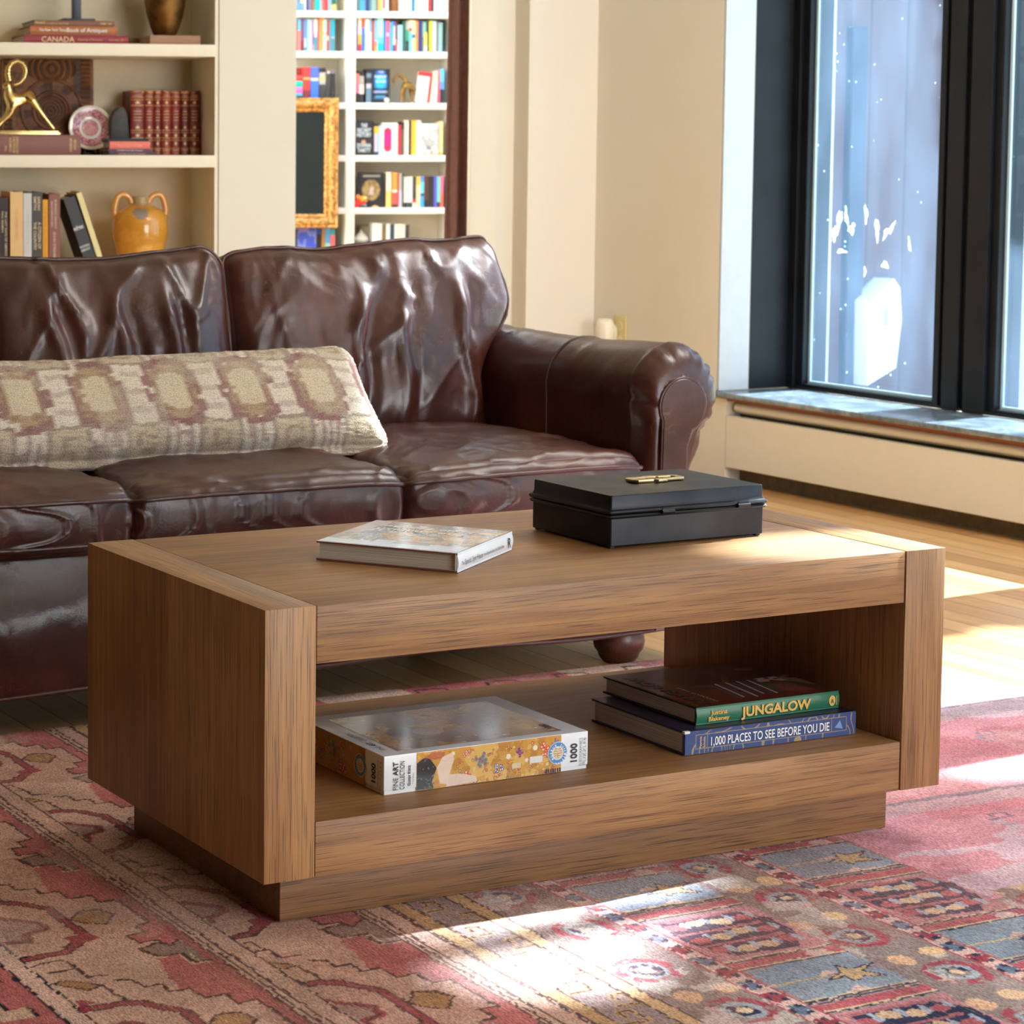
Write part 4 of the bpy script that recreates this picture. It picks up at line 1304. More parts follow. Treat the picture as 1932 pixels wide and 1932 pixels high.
# back: frame and three loose cushions
m_ = MB()
prof = [(0.80, 0.075), (0.80, 0.70), (0.815, 0.775), (0.86, 0.80), (0.92, 0.79), (0.945, 0.74), (0.945, 0.075)]
m_.prism(prof[::-1], -1.93, 0.10, 'x')
m_.build('back_frame', LEA, so_, bevel=0.02, seg=3)
BACK = [(-0.690, 0.050, 1), (-1.275, -0.683, 0), (-1.835, -1.268, -1)]
for k, (u0, u1, ear) in enumerate(BACK):
    cx_, hw, hy, hz = (u0 + u1) / 2, (u1 - u0) / 2, 0.085, 0.228
    seed = 12.3 + 6.7 * k
    def dfb(P, c, nrm, hw=hw, cx_=cx_, seed=seed, ear=ear, k=k):
        P = P.copy()
        X, Y, Z = c[..., 0], c[..., 1], c[..., 2]
        zt = P[..., 2] / 0.232
        P[..., 1] -= 0.050 * np.clip(-Y, 0, 1) * (1 - X ** 4) * (1 - Z ** 4) * (1 - 0.25 * zt)
        # the end cushions widen above the arms and narrow below
        if ear > 0: P[..., 0] -= np.clip(X, 0, 1) ** 2 * 0.105 * sm(0.10, -0.10, P[..., 2])
        if ear < 0: P[..., 0] += np.clip(-X, 0, 1) ** 2 * 0.105 * sm(0.10, -0.10, P[..., 2])
        if ear > 0: P[..., 0] -= np.clip(X, 0, 1) ** 3 * 0.030 * sm(0.08, 0.23, P[..., 2])
        gx_ = P[..., 0] + cx_
        top = [0.004 + 0.018 * sm(-0.4, 0.8, X) - 0.006 * sm(0.2, -0.5, np.abs(X)), -0.008 * np.cos(X * 2.2) + 0.012 * sm(0.2, 0.8, X) * sm(1.0, 0.8, X), 0.0 * X - 0.01][k]
        P[..., 2] += np.clip(Z, 0, 1) * (top + 0.006 * vnoise(gx_ * 9, 0 * gx_, seed))
        w_ = creases(gx_, P[..., 2], seed, 1.35)
        # a few deep folds falling from the top
        folds = [(-0.40, 0.35, .020), (-0.13, -0.10, .017), (-0.29, .15, .012)] if k == 0 else [(-0.86, 0.10, .022), (-0.98, -0.06, .016), (-1.13, -.25, .012)] if k == 1 else [(-1.5, .2, .015)]
        for fx, sl, am in folds:
            d_ = gx_ - fx - sl * (P[..., 2] - 0.05) * 0.5 + 0.012 * vnoise(P[..., 2] * 9, 0 * gx_, seed)
            w_ = w_ + am * (np.exp(-(d_ / 0.017) ** 2) - 0.8 * np.exp(-((d_ - 0.034) / 0.020) ** 2)) * sm(0.20, 0.02, P[..., 2])
        P[..., 1] -= np.clip(-Y, 0, 1) * w_ * (1 - np.abs(X) ** 10)
        P[..., 0] += np.abs(nrm[..., 0]) * np.sign(X) * w_ * 0.4
        # lean
        th = math.radians(13)
        y_, z_ = P[..., 1].copy(), P[..., 2] + 0.232
        P[..., 1] = y_ * math.cos(th) + z_ * math.sin(th); P[..., 2] = -y_ * math.sin(th) + z_ * math.cos(th)
        P += np.array([cx_, 0.655, 0.392])
        return P
    bc = cushion((hw, hy, hz), 0.045, dfb, n=96).build('back_cushion', LEA, so_, smooth=True, weld=1e-4)
    ring = []
    for t_ in np.linspace(0, 1, 300, endpoint=False):
        a = t_ * 4
        q_ = [(-1 + 2 * a, -1), (1, -1 + 2 * (a - 1)), (1 - 2 * (a - 2), 1), (-1, 1 - 2 * (a - 3))][int(a)]
        c = np.array([[q_[0], -0.72, q_[1]]])
        P, cc, nn = rbox(c, (hw, hy, hz), 0.045); P = P + nn * 0.0015
        # round the seam's corners
        ring.append(dfb(P, cc, nn)[0] + np.array([0, -0.0015, 0]))
    m_ = MB(); m_.tube(ring, 0.0046, 7, closed=True); m_.build('piping', LEA, bc, smooth=True)

M_FOOT = wood('z', (96, 54, 38), (66, 34, 24), (40, 20, 14), rough=0.3, name='dark_foot')
for (u_, v_) in ((-0.035, 0.100), (-0.035, 0.86), (-1.86, 0.100), (-1.86, 0.86)):
    m_ = MB()
    m_.lathe([(0.030, ZF), (0.036, ZF + 0.004), (0.042, ZF + 0.012), (0.044, ZF + 0.020), (0.052, ZF + 0.030), (0.055, ZF + 0.045), (0.053, ZF + 0.060), (0.046, ZF + 0.074), (0.046, 0.075)], (u_, v_, 0), 28)
    m_.build('bun_foot', M_FOOT, so_, smooth='auto')

# ------------------------------------------------------------------ long pillow on the sofa
PL, PH, PT = 0.665, 0.134, 0.066


def pillow_def(P, c, nrm):
    P = P.copy()
    X, Y, Z = c[..., 0], c[..., 1], c[..., 2]
    e = np.maximum(1 - np.abs(X) ** 7, 0)
    e2 = np.maximum(1 - np.abs(Z) ** 2.6, 0)
    P[..., 1] = np.sign(Y) * np.abs(P[..., 1]) * (0.20 + 0.80 * np.sqrt(e * e2 + 1e-6))
    P[..., 2] *= 1 + 0.045 * (np.abs(X) ** 3) - 0.02 * np.cos(X * 2)
    P[..., 0] *= 1 + 0.012 * np.abs(Z) ** 2
    P[..., 1] += 0.004 * fbm(P[..., 0] * 9, P[..., 2] * 9, 3) * 1.4
    P[..., 2] += 0.0035 * fbm(P[..., 0] * 7, P[..., 2] * 7, 8)
    P[..., :] += nrm * (0.0014 * vnoise(P[..., 0] * 330, P[..., 2] * 330, 1))[..., None]
    th = math.radians(42)
    y_, z_ = P[..., 1].copy(), P[..., 2] + PH
    P[..., 1] = y_ * math.cos(th) + z_ * math.sin(th); P[..., 2] = -y_ * math.sin(th) + z_ * math.cos(th)
    return P


def pillow_colours(lx, h):
    """lx metres along the pillow, h 0..1 up its face."""
    wx = lx + 0.004 * fbm(lx * 25, h * 5, 2) + 0.003 * vnoise(lx * 130, h * 26, 3); wh = h + 0.020 * fbm(lx * 25, h * 5, 6) + 0.012 * vnoise(lx * 130, h * 26, 5)
    C_T, C_M, C_G = (236, 220, 200), (152, 104, 102), (172, 152, 136)
    cv = Canvas(wx, wh, C_T)
    p = 0.166
    X = np.mod(wx + 0.02, p) - p / 2
    cv.put((np.abs(X) > 0.062) & (wh > .28) & (wh < .74) & (np.mod(wh, .16) < .05), C_M, .35)
    d = np.hypot(X / 0.064, (wh - 0.50) / 0.33)
    dm = np.maximum(np.abs(X) / 0.060, np.abs(wh - 0.5) / 0.31) * 0.55 + d * 0.45
    n = vnoise(wx * 60, wh * 14, 9)
    cv.put((dm < 1) & (n > -0.55), C_M, .85); cv.put((dm < .74), (188, 160, 134)); cv.put((dm < .66) & (dm > .56), (166, 128, 114), .7); cv.put(dm < .52, (226, 206, 176))
    cv.put((np.abs(X) < .018) & (np.abs(wh - .29) < .04), (196, 168, 136), .8); cv.put((np.abs(X) < .018) & (np.abs(wh - .71) < .04), (196, 168, 136), .8)
    X2 = np.mod(wx + 0.02 + p / 2, p) - p / 2
    for hh, sgn in ((0.88, 1), (0.12, -1)):
        q = np.maximum(np.abs(X2) / 0.050, np.abs(wh - hh) / 0.125)
        cv.put((q < 1) & (q > 0.80), C_G, .9); cv.put(q < .80, (212, 192, 166)); cv.put((q < .40) & (q > .22), (168, 140, 122), .6)
        cv.put((np.abs(X) < 0.024) & (np.abs(wh - hh) < .12) & (np.mod(wx, .016) < .009), C_M, .55)
    cv.put(fbm(lx * 12, h * 3, 30) > 0.2, (216, 202, 178), .35)
    return cv.c


mbp = cushion((PL, PT, PH), 0.050, pillow_def, n=150, dens=0.35)
pil = mbp.build('lumbar_pillow', pattern_mat('looped_wool_pile', rough=1.0, thread=340.0, spec=0.05, bump=0.9, pile=0.75), smooth=True, weld=1e-4)
co = np.empty(len(pil.data.vertices) * 3); pil.data.vertices.foreach_get('co', co); co = co.reshape(-1, 3)
th = math.radians(42)
zz = (co[:, 1] * math.sin(th) + co[:, 2] * math.cos(th)) / (2 * PH)
paint_mesh(pil, pillow_colours(co[:, 0] + 0.047, zz))
pil.location = (0.362, 1.372, 0.456); pil.rotation_euler = (0, 0, math.radians(1.5))
tag(pil, 'long cream lumbar pillow with a faded mauve pattern, lying on the leather sofa', 'pillow')
# ------------------------------------------------------------------ books
M_PAGE = plain((214, 204, 186), rough=0.9, var=0.10, scale=260)


def page_mat():
    m, nt, b = new_mat('page_edges')
    tc = node(nt, 'ShaderNodeTexCoord'); mp = node(nt, 'ShaderNodeMapping'); mp.inputs['Scale'].default_value = (4, 4, 900)
    L(nt, tc.outputs['Object'], mp.inputs['Vector'])
    n = node(nt, 'ShaderNodeTexNoise', inp={'Scale': 1.0, 'Detail': 3.0}); L(nt, mp.outputs['Vector'], n.inputs['Vector'])
    r = ramp(nt, [(0.3, lin((150, 138, 122))), (0.6, lin((214, 206, 192)))], n.outputs['Fac'])
    L(nt, r.outputs['Color'], b.inputs['Base Color']); b.inputs['Roughness'].default_value = 0.9
    return m


M_PAGES = page_mat()


def painted_panel(name, w, h, res, fn, mat, parent, O, R, U):
    """Flat printed face: O corner, R / U axes, colours from fn(X, Y) in metres."""
    nx, ny = max(2, int(w / res)), max(2, int(h / res))
    X, Y = np.meshgrid(np.linspace(0, w, nx), np.linspace(0, h, ny))
    R, U, O = np.array(R, float), np.array(U, float), np.array(O, float)
    P = O + X[..., None] * R + Y[..., None] * U
    o = fast_grid(name, P[..., 0], P[..., 1], P[..., 2], mat, parent, smooth=False)
    paint_mesh(o, fn(X, Y).reshape(-1, 3))
    return o


def hardback(name, label, loc, rz, ln, dp, th, c_cover, c_spine, group=None, rough=0.3, coat=0.3, board=0.003, edge=None):
    """Book lying flat: spine along local x at y = 0, pages open to the ends and back."""
    t = thing(name, label, 'book', loc, rz, group)
    mc, ms = plain(c_cover, rough=rough, coat=coat), plain(c_spine, rough=rough, coat=coat)
    me_ = plain(edge, rough=0.5) if edge else mc
    m = MB()
    m.box(0, ln, 0.002, dp, 0, board, [0, 2, 1, 2, 2, 2]); m.box(0, ln, 0.002, dp, th - board, th, [2, 0, 1, 2, 2, 2])
    n_ = 9
    sp = [(0.003, 0.0)] + [(0.0035 - 0.0035 * math.sin(PI * k / (n_ - 1)), th * k / (n_ - 1)) for k in range(n_)] + [(0.003, th)]
    sp += [(0.006, th), (0.006, 0)]
    m.prism([(a, b) for a, b in sp][::-1], 0, ln, 'x', 1)
    m.build('cover', [mc, ms, me_], t, bevel=0.0008, seg=1)
    m = MB(); m.box(0.004, ln - 0.004, 0.005, dp - 0.004, board, th - board)
    m.build('pages', M_PAGES, t)
    return t


# ------------------------------------------------------------------ things on the coffee table
MP_GLOSS = pattern_mat('printed_gloss_jacket', rough=0.25, spec=0.5, coat=0.5)
MP_MATTE = pattern_mat('printed_jacket', rough=0.4, spec=0.4, coat=0.15)
MP_WRAP = pattern_mat('shrink_wrapped_print', rough=0.22, spec=0.5, coat=1.0, ripple=1.0, bump=0.5)

A_ = hardback('art_book', 'white-spined photo book with a garden cover, lying alone on the table top', (0.3895, 0.1275, TH + 0.0004), math.radians(36.0), 0.230, 0.231, 0.029,
              (222, 226, 236), (236, 238, 244), edge=(120, 62, 46))


def cover_garden(X, Y):
    cv = Canvas(X, Y, (214, 222, 236))
    n = fbm(X * 22, Y * 22, 3); n2 = fbm(X * 60, Y * 60, 7)
    cv.put((X > .02) & (X + .25 * n * .1 > .035) & (n > -0.10) & (X < .12), (146, 142, 110), .9)
    cv.put((X > .055) & (n2 > -.02) & (Y < .17), (204, 150, 72), .95); cv.put((X > .05) & (n2 < -.12), (112, 110, 74), .9)
    cv.put((X > .10) & (n2 > .18), (228, 196, 150), .9); cv.put((X > .17) & (n > .05), (150, 96, 60), .8)
    cv.line([(.058, .010), (.050, .07), (.060, .13), (.052, .18)], .004, (140, 74, 66))
    cv.put((Y > .195), (206, 182, 176), .9); cv.put((Y > .15) & (X < .10) & (n2 > .0), (120, 128, 96), .8)
    cv.rect(.0, .035, .0, .231, (216, 224, 240)); cv.rect(.10, .125, .17, .20, (110, 100, 112)); cv.rect(.15, .175, .17, .20, (120, 110, 118))
    return cv.c


painted_panel('cover_print', 0.226, 0.225, 0.0016, cover_garden, MP_GLOSS, A_, (0.002, 0.004, 0.0293), (1, 0, 0), (0, 1, 0))
lettering('cover_lettering', [('The Spanish', 0.03, 0.0, 0.020, 0.15, 'l', 0.0), ('Style House', 0.03, -0.030, 0.020, 0.15, 'l', 0.0)], plain((250, 248, 244), rough=0.3), A_, (0.155, 0.015, 0.0295), (0, 1, 0), (-1, 0, 0))
lettering('spine_lettering', [('The', 0.010, 0.010, 0.006, 0.010, 'l', 0), ('Spanish Style House', 0.023, 0.009, 0.009, 0.074, 'l', 0), ('From Enchanted Andalusia to the California Dream', 0.102, 0.010, 0.0055, 0.085, 'l', 0)],
          plain((52, 56, 76), rough=0.4), A_, (0, -0.0004, 0), (1, 0, 0), (0, 0, 1))
lettering('publisher_mark', [('R', 0.205, 0.006, 0.017, 0.012, 'l', 0)], plain((40, 42, 56), rough=0.4), A_, (0, -0.0004, 0), (1, 0, 0), (0, 0, 1))

# black metal document box
BW, BD, BH = 0.303, 0.212, 0.083
bxo = thing('metal_box', 'black metal document box with a brass handle on its lid, on the table top', 'box', (0.7185, 0.2075, TH + 0.0004), math.radians(0.4))
M_BOX = metal((52, 52, 56), 0.42, 'blackened_metal', var=0.35, scale=9)
def ring_box(x0, x1, y0, y1, prof, mat=0):
    """Rectangular box from rings (outset, z) with small rounded corners; closed top and bottom."""
    m = MB(); rings = []
    for out, z in prof:
        ring = []
        for (cx_, cy_, a0) in ((x1, y1, 0), (x0, y1, PI / 2), (x0, y0, PI), (x1, y0, 1.5 * PI)):
            sx_, sy_ = (1 if cx_ == x1 else -1), (1 if cy_ == y1 else -1)
            for k in range(4):
                a = a0 + PI / 2 * k / 3; r = 0.004
                ring.append((cx_ - sx_ * r + r * math.cos(a) + sx_ * out, cy_ - sy_ * r + r * math.sin(a) + sy_ * out, z))
        rings.append(ring)
    m.grid(np.array(rings), mat, wrap=True)
    n_ = len(rings[0]); m.add(rings[0], [tuple(range(n_ - 1, -1, -1))]); m.add(rings[-1], [tuple(range(n_))])
    return m
m = ring_box(0, BW, 0, BD, [(-0.001, 0.003), (0, 0.004), (0, 0.046), (0.003, 0.047), (0.0045, 0.0495), (0.003, 0.052), (0.0005, 0.0525)])
for (a, b) in ((.004, .004), (BW - .012, .004), (.004, BD - .012), (BW - .012, BD - .012)): m.box(a, a + .008, b, b + .008, 0, .0035)
m.build('body', M_BOX, bxo, smooth='auto', weld=1e-5)
m = ring_box(0, BW, 0, BD, [(0.0005, 0.0535), (0.004, 0.0540), (0.0055, 0.0565), (0.0045, 0.0590), (0.001, 0.0610), (-0.001, 0.066), (-0.0012, 0.0815), (-0.0022, 0.083)])
lid = m.build('lid', M_BOX, bxo, smooth='auto', weld=1e-5)
for x_ in (0.106, 0.256):
    m = MB(); m.tube([(x_ - 0.012, -0.007, 0.0535), (x_ + 0.012, -0.007, 0.0535)], 0.0034, 12); m.box(x_ - .010, x_ + .010, -.007, -.001, .0505, .0590)
    m.build('hinge', M_BOX, bxo, smooth='auto')
hx, hy = 0.169, 0.112
outl = [(-.050, -.012), (-.044, -.018), (-.014, -.018), (-.008, -.024), (.010, -.024), (.016, -.018), (.046, -.018), (.052, -.012), (.052, .010), (.046, .016), (.016, .016), (.010, .021), (-.008, .021), (-.014, .016), (-.044, .016), (-.050, .010)]
inn = [(-.038, -.006), (-.036, -.008), (-.012, -.008), (-.007, -.011), (.009, -.011), (.014, -.008), (.038, -.008), (.040, -.006), (.040, .004), (.038, .006), (.014, .006), (.009, .009), (-.007, .009), (-.012, .006), (-.036, .006), (-.038, .004)]
m = MB(); n_ = len(outl)
v = [(hx + a, hy + b, 0.0842) for a, b in outl] + [(hx + a, hy + b, 0.0842) for a, b in inn] + [(hx + a, hy + b, 0.0885) for a, b in outl] + [(hx + a, hy + b, 0.0885) for a, b in inn]
f = []
for i in range(n_):
    j = (i + 1) % n_
    f += [(2 * n_ + i, 2 * n_ + j, 3 * n_ + j, 3 * n_ + i), (j, i, n_ + i, n_ + j), (i, j, 2 * n_ + j, 2 * n_ + i), (n_ + j, n_ + i, 3 * n_ + i, 3 * n_ + j)]
m.add(v, f)
m.box(hx - .006, hx + .008, hy + .010, hy + .019, .0828, .0845)
m.build('handle', metal((206, 182, 136), 0.32, 'brass', var=0.12), lid, bevel=0.0012, seg=2)

# jigsaw box on the shelf
PW, PD, PHH = 0.3545, 0.25, 0.057
pz = thing('jigsaw_box', 'white jigsaw puzzle box with golden art, on the open shelf of the table', 'box', (0.2335, 0.0745, TS + 0.0004), math.radians(0.2))
m = MB(); m.box(0, PW, 0, PD, 0.006, PHH); m.build('lid', plain((236, 238, 242), rough=0.3, coat=0.4), pz, bevel=0.0012, seg=2)
m = MB(); m.box(0.0015, PW - .0015, 0.0015, PD - .0015, 0.0, 0.008); m.build('tray', plain((226, 228, 232), rough=0.5), pz)


def gold_art(X, Y, seed=0, W=0.25, H=0.05, dark=True):
    cv = Canvas(X, Y, (206, 152, 62))
    r = random.Random(5 + seed)
    cv.put(fbm(X * 60, Y * 60, seed) > .12, (186, 126, 48), .8); cv.put(fbm(X * 40, Y * 40, seed + 5) > .2, (224, 178, 96), .8)
    for _ in range(150):
        x, y, q = r.uniform(.07, W), r.uniform(0, H), r.uniform(.0008, .0026)
        cv.ell(x, y, q, q, r.choice([(150, 96, 40), (232, 200, 140), (120, 84, 60), (170, 60, 50)])); cv.ell(x, y, q * .55, q * .55, r.choice([(230, 190, 110), (206, 152, 62)]))
    for (x, y, s_, c1, c2) in ((.086, .046, .006, (190, 52, 60), (240, 214, 200)), (.112, .034, .011, (60, 150, 150), (200, 50, 70)), (.083, .012, .010, (200, 56, 48), (240, 220, 200)), (.140, .017, .008, (64, 56, 120), (236, 224, 214)),
                               (.180, .037, .007, (72, 60, 130), (196, 60, 90)), (.222, .036, .010, (214, 56, 46), (240, 220, 190)), (.240, .047, .006, (150, 80, 150), (90, 160, 110))):
        for _ in range(11):
            a, d = r.uniform(0, 6.3), s_ * math.sqrt(r.random())
            x2, y2 = x + d * math.cos(a), y + d * math.sin(a); q = s_ * .30
            cv.ell(x2, y2, q, q, c1); cv.ell(x2, y2, q * .55, q * .55, c2)
    for (x, y, q) in ((.158, .033, .004), (.205, .041, .004), (.062, .048, .003), (.190, .024, .003)): cv.ell(x, y, q, q, (240, 228, 206))
    cv.rect(.196, .218, .018, .028, (232, 226, 226)); cv.rect(.165, .180, .014, .022, (220, 196, 160))
    cv.put((Y < .006) & (X > .222) & (np.mod(X, .004) < .003), (40, 30, 34))
    if dark:
        cv.poly([(0, 0), (0, .040), (.010, .046), (.020, .048), (.034, .030), (.026, .010), (.030, 0)], (34, 32, 38))
        for _ in range(26): cv.ell(r.uniform(0, .03), r.uniform(0, .034), .0012, .0012, r.choice([(60, 110, 70), (90, 120, 80), (70, 80, 130)]))
        cv.poly([(.014, .047), (.026, .054), (.048, .052), (.046, .044), (.030, .042)], (186, 104, 60))
        cv.poly([(.034, .030), (.044, .045), (.060, .050), (.064, .040), (.056, .018), (.052, .004), (.040, .006)], (232, 208, 188), .95)
        cv.poly([(.056, .018), (.080, .016), (.102, .010), (.104, .002), (.050, .000)], (228, 204, 190), .9)
    return cv.c


painted_panel('side_print', 0.2515, 0.0555, 0.0007, lambda X, Y: gold_art(X, Y), MP_WRAP, pz, (0.0545, -0.0004, 0.0008), (1, 0, 0), (0, 0, 1))
painted_panel('end_print', 0.196, 0.0555, 0.0010, lambda X, Y: gold_art(0.2 - X * 0.9, Y, 3, dark=False) * 0.9, MP_WRAP, pz, (-0.0004, PD - 0.002, 0.0008), (0, -1, 0), (0, 0, 1))


def top_art(X, Y):
    cv = Canvas(X, Y, (176, 124, 56))
    n = fbm(X * 20, Y * 20, 2)
    cv.put(Y > .10, (150, 122, 70), .7); cv.put(Y > .13, (132, 120, 92), .8); cv.put(Y < .03, (136, 84, 52), .9)
    cv.put(n > .15, (206, 160, 84), .7); cv.put(n < -.25, (120, 84, 44), .8)
    r = random.Random(9)
    for _ in range(60):
        x, y = r.uniform(0, .28), r.uniform(.01, .10); cv.rect(x, x + r.uniform(.004, .012), y, y + .004, r.choice([(40, 34, 34), (216, 190, 130), (170, 60, 56), (230, 214, 190)]))
    cv.ell(.075, .085, .04, .03, (66, 50, 44)); cv.ell(.10, .08, .025, .02, (190, 160, 150)); cv.poly([(.06, .05), (.11, .05), (.10, .035), (.05, .035)], (38, 36, 34))
    return cv.c


painted_panel('top_print', 0.286, 0.205, 0.0016, top_art, MP_WRAP, pz, (0.034, 0.018, PHH + 0.0004), (1, 0, 0), (0, 1, 0))
INKM = plain((40, 42, 52), rough=0.4); GREYM = plain((150, 152, 160), rough=0.4)
F_ = ((0, -0.0008, 0), (0, 0, 1), (-1, 0, 0))
lettering('printed_lettering', [('FINE', .006, -.023, .0085, .018, 'l', 0), ('ART', .027, -.023, .0085, .020, 'l', .025), ('COLLECTION', .006, -.034, .0085, .041, 'l', 0), ('Gustav Klimt', .010, -.044, .0048, .030, 'l', .02), ('1000', .013, -.334, .0115, .028, 'l', .025)], INKM, pz, *F_)
lettering('maker_lettering', [('EUROGRAPHICS', .006, -.3435, .0052, .042, 'l', 0), ('PUZZLES', .006, -.3505, .0052, .042, 'l', 0), ('The Kiss', .012, -.050, .003, .016, 'l', 0)], GREYM, pz, *F_)
lettering('end_lettering', [('1000', .013, .022, .0115, .028, 'l', .025)], INKM, pz, (-0.0008, 0, 0), (0, 0, 1), (0, 1, 0))
lettering('maker_lettering', [('EUROGRAPHICS', .006, .012, .0052, .042, 'l', 0), ('PUZZLES', .006, .005, .0052, .042, 'l', 0)], GREYM, pz, (-0.0008, 0, 0), (0, 0, 1), (0, 1, 0))
lettering('top_lettering', [('1000', -0.095, 0.007, .012, .026, 'l', .02)], INKM, pz, (PW - 0.030, 0.13, PHH + 0.0004), (0, 1, 0), (-1, 0, 0))
lettering('series_lettering', [('FINE', 0.03, -0.022, .009, .020, 'l', .0), ('ART', 0.054, -0.022, .009, .022, 'l', .025), ('COLLECTION', 0.085, -0.022, .009, .05, 'l', .0)], INKM, pz, (0.0, 0.0, PHH + 0.0004), (0, 1, 0), (-1, 0, 0))
def badge(X, Y):
    cv = Canvas(X, Y, (206, 152, 62))
    c_ = .0175
    R = np.hypot(X - c_, Y - c_)
    cv.put(R < .0173, (236, 240, 246)); cv.put((R < .0165) & (np.mod(np.arctan2(Y - c_, X - c_) * 22, 2 * PI) < 5.4), (70, 140, 200)); cv.put(R < .0152, (70, 140, 200)); cv.put(R < .0100, (236, 240, 246)); cv.put(R < .0092, (196, 160, 98))
    cv.put((R < .0092) & (np.abs(np.mod(Y, .0034) - .0017) < .0006), (236, 232, 220))
    return cv.c
def badge_disc(parent, O, R_, U_):
    nr, na = 12, 44
    rr, aa = np.meshgrid(np.linspace(0, .0172, nr), np.linspace(0, 2 * PI, na))
    X, Y = .0175 + rr * np.cos(aa), .0175 + rr * np.sin(aa)
    P = np.array(O) + X[..., None] * np.array(R_, float) + Y[..., None] * np.array(U_, float)
    o = fast_grid('seal', P[..., 0], P[..., 1], P[..., 2], MP_WRAP, parent, smooth=False)
    paint_mesh(o, badge(X, Y).reshape(-1, 3))
    return o
badge_disc(pz, (0.282, -0.0010, 0.012), (1, 0, 0), (0, 0, 1))
badge_disc(pz, (-0.0010, 0.083, 0.011), (0, -1, 0), (0, 0, 1))
def arc_word(parent, word, O, R_, U_, rad, a0, a1, h, mat):
    R_, U_ = Vector(R_), Vector(U_)
    V, F = MB(), None
    objs = []
    for i, ch in enumerate(word):
        a = a0 + (a1 - a0) * i / (len(word) - 1)
        up = R_ * math.cos(a) + U_ * math.sin(a)
        rt = up.cross(R_.cross(U_)) * 1.0
        o = Vector(O) + up * rad
        objs.append(lettering('seal_lettering', [(ch, 0, 0, h, h * .7, 'c', .03)], mat, parent, o, rt, up))
    vs, fs = [], []
    for ob in objs:
        b = len(vs); vs += [tuple(v.co) for v in ob.data.vertices]; fs += [tuple(b + k for k in p.vertices) for p in ob.data.polygons]
        me = ob.data; bpy.data.objects.remove(ob); bpy.data.meshes.remove(me)
    V.add(vs, fs); return V.build('seal_lettering', mat, parent)
WHT = plain((240, 242, 246), rough=0.4)
arc_word(pz, 'MUSEUM', (0.2995, -0.0012, 0.0295), (1, 0, 0), (0, 0, 1), 0.0108, PI * 1.22, PI * 0.62, 0.0038, WHT)
arc_word(pz, 'QUALITY', (0.2995, -0.0012, 0.0295), (1, 0, 0), (0, 0, 1), 0.0108, PI * 0.36, -PI * 0.28, 0.0038, WHT)

# travel book under the green book
B1 = hardback('travel_book', 'thick navy travel book with gold map lines, under the green-spined book', (0.764, 0.0715, TS + 0.0004), math.radians(-0.6), 0.333, 0.243, 0.037, (30, 34, 62), (66, 84, 132), rough=0.38, coat=0.15)


def contour(X, Y):
    cv = Canvas(X, Y, (58, 76, 126))
    n = fbm(X * 16, Y * 16, 4, 2) * 7
    cv.put(np.abs(np.mod(n, 1) - .5) < .09, (176, 150, 96), .8)
    cv.rect(.020, .313, .0075, .0295, (58, 76, 126))
    for a in (.0075, .0292): cv.rect(.020, .313, a, a + .0007, (186, 160, 104))
    for a in (.020, .042, .283, .3125): cv.rect(a, a + .0008, .0075, .0295, (186, 160, 104))
    cv.poly([(.290, .014), (.306, .011), (.300, .025)], (120, 150, 196))
    return cv.c


painted_panel('spine_print', 0.332, 0.0355, 0.0007, contour, MP_MATTE, B1, (0.0005, -0.0006, 0.0008), (1, 0, 0), (0, 0, 1))
lettering('spine_lettering', [('1,000 PLACES TO SEE BEFORE YOU DIE', .049, .0118, .0140, .230, 'l', .012)], plain((240, 240, 238), rough=0.4), B1, (0, -0.0008, 0), (1, 0, 0), (0, 0, 1))
lettering('author_lettering', [('Patricia', .010, -.031, .0045, .018, 'l', .01), ('Schultz', .010, -.038, .0045, .017, 'l', .01)], plain((226, 196, 130), rough=0.4), B1, (0, -0.0008, 0), (0, 0, 1), (-1, 0, 0))
m = MB(); m.box(-.0006, .010, -.0007, .006, .0335, .0378); m.build('worn_corner', plain((226, 222, 214), rough=0.8), B1, bevel=0.0008)

B2 = hardback('decor_book', 'green-spined decorating book with gold lettering, on top of the navy travel book', (0.8045, 0.0945, TS + 0.0004 + 0.037 + 0.0005), math.radians(-0.1), 0.2815, 0.243, 0.028, (64, 36, 28), (48, 112, 88), rough=0.25, coat=0.6, edge=(24, 44, 38))


def cover_decor(X, Y):
    cv = Canvas(X, Y, (96, 46, 32))
    n = fbm(X * 18, Y * 18, 6)
    cv.put((Y > .09) & (X > .06), (44, 26, 22), .9); cv.ell(.115, .165, .055, .045, (30, 20, 22)); cv.put((np.hypot(X - .115, Y - .165) < .06) & (np.hypot(X - .115, Y - .165) > .05), (110, 66, 44), .6)
    for k in range(9): cv.line([(.10 + k * .011, .02 + (k % 3) * .006), (.115 + k * .011, .115)], .0045, (196, 188, 184) if k % 2 else (70, 90, 130), .8)
    cv.put((X > .19) & (Y > .03) & (Y < .13) & (n > .0), (60, 92, 50), .9); cv.put((X > .19) & (Y > .03) & (Y < .12) & (n < -.2), (188, 150, 130), .9); cv.put((X > .2) & (n > .25), (150, 60, 70), .7)
    cv.put(X > .25, (40, 26, 24), .5)
    return cv.c


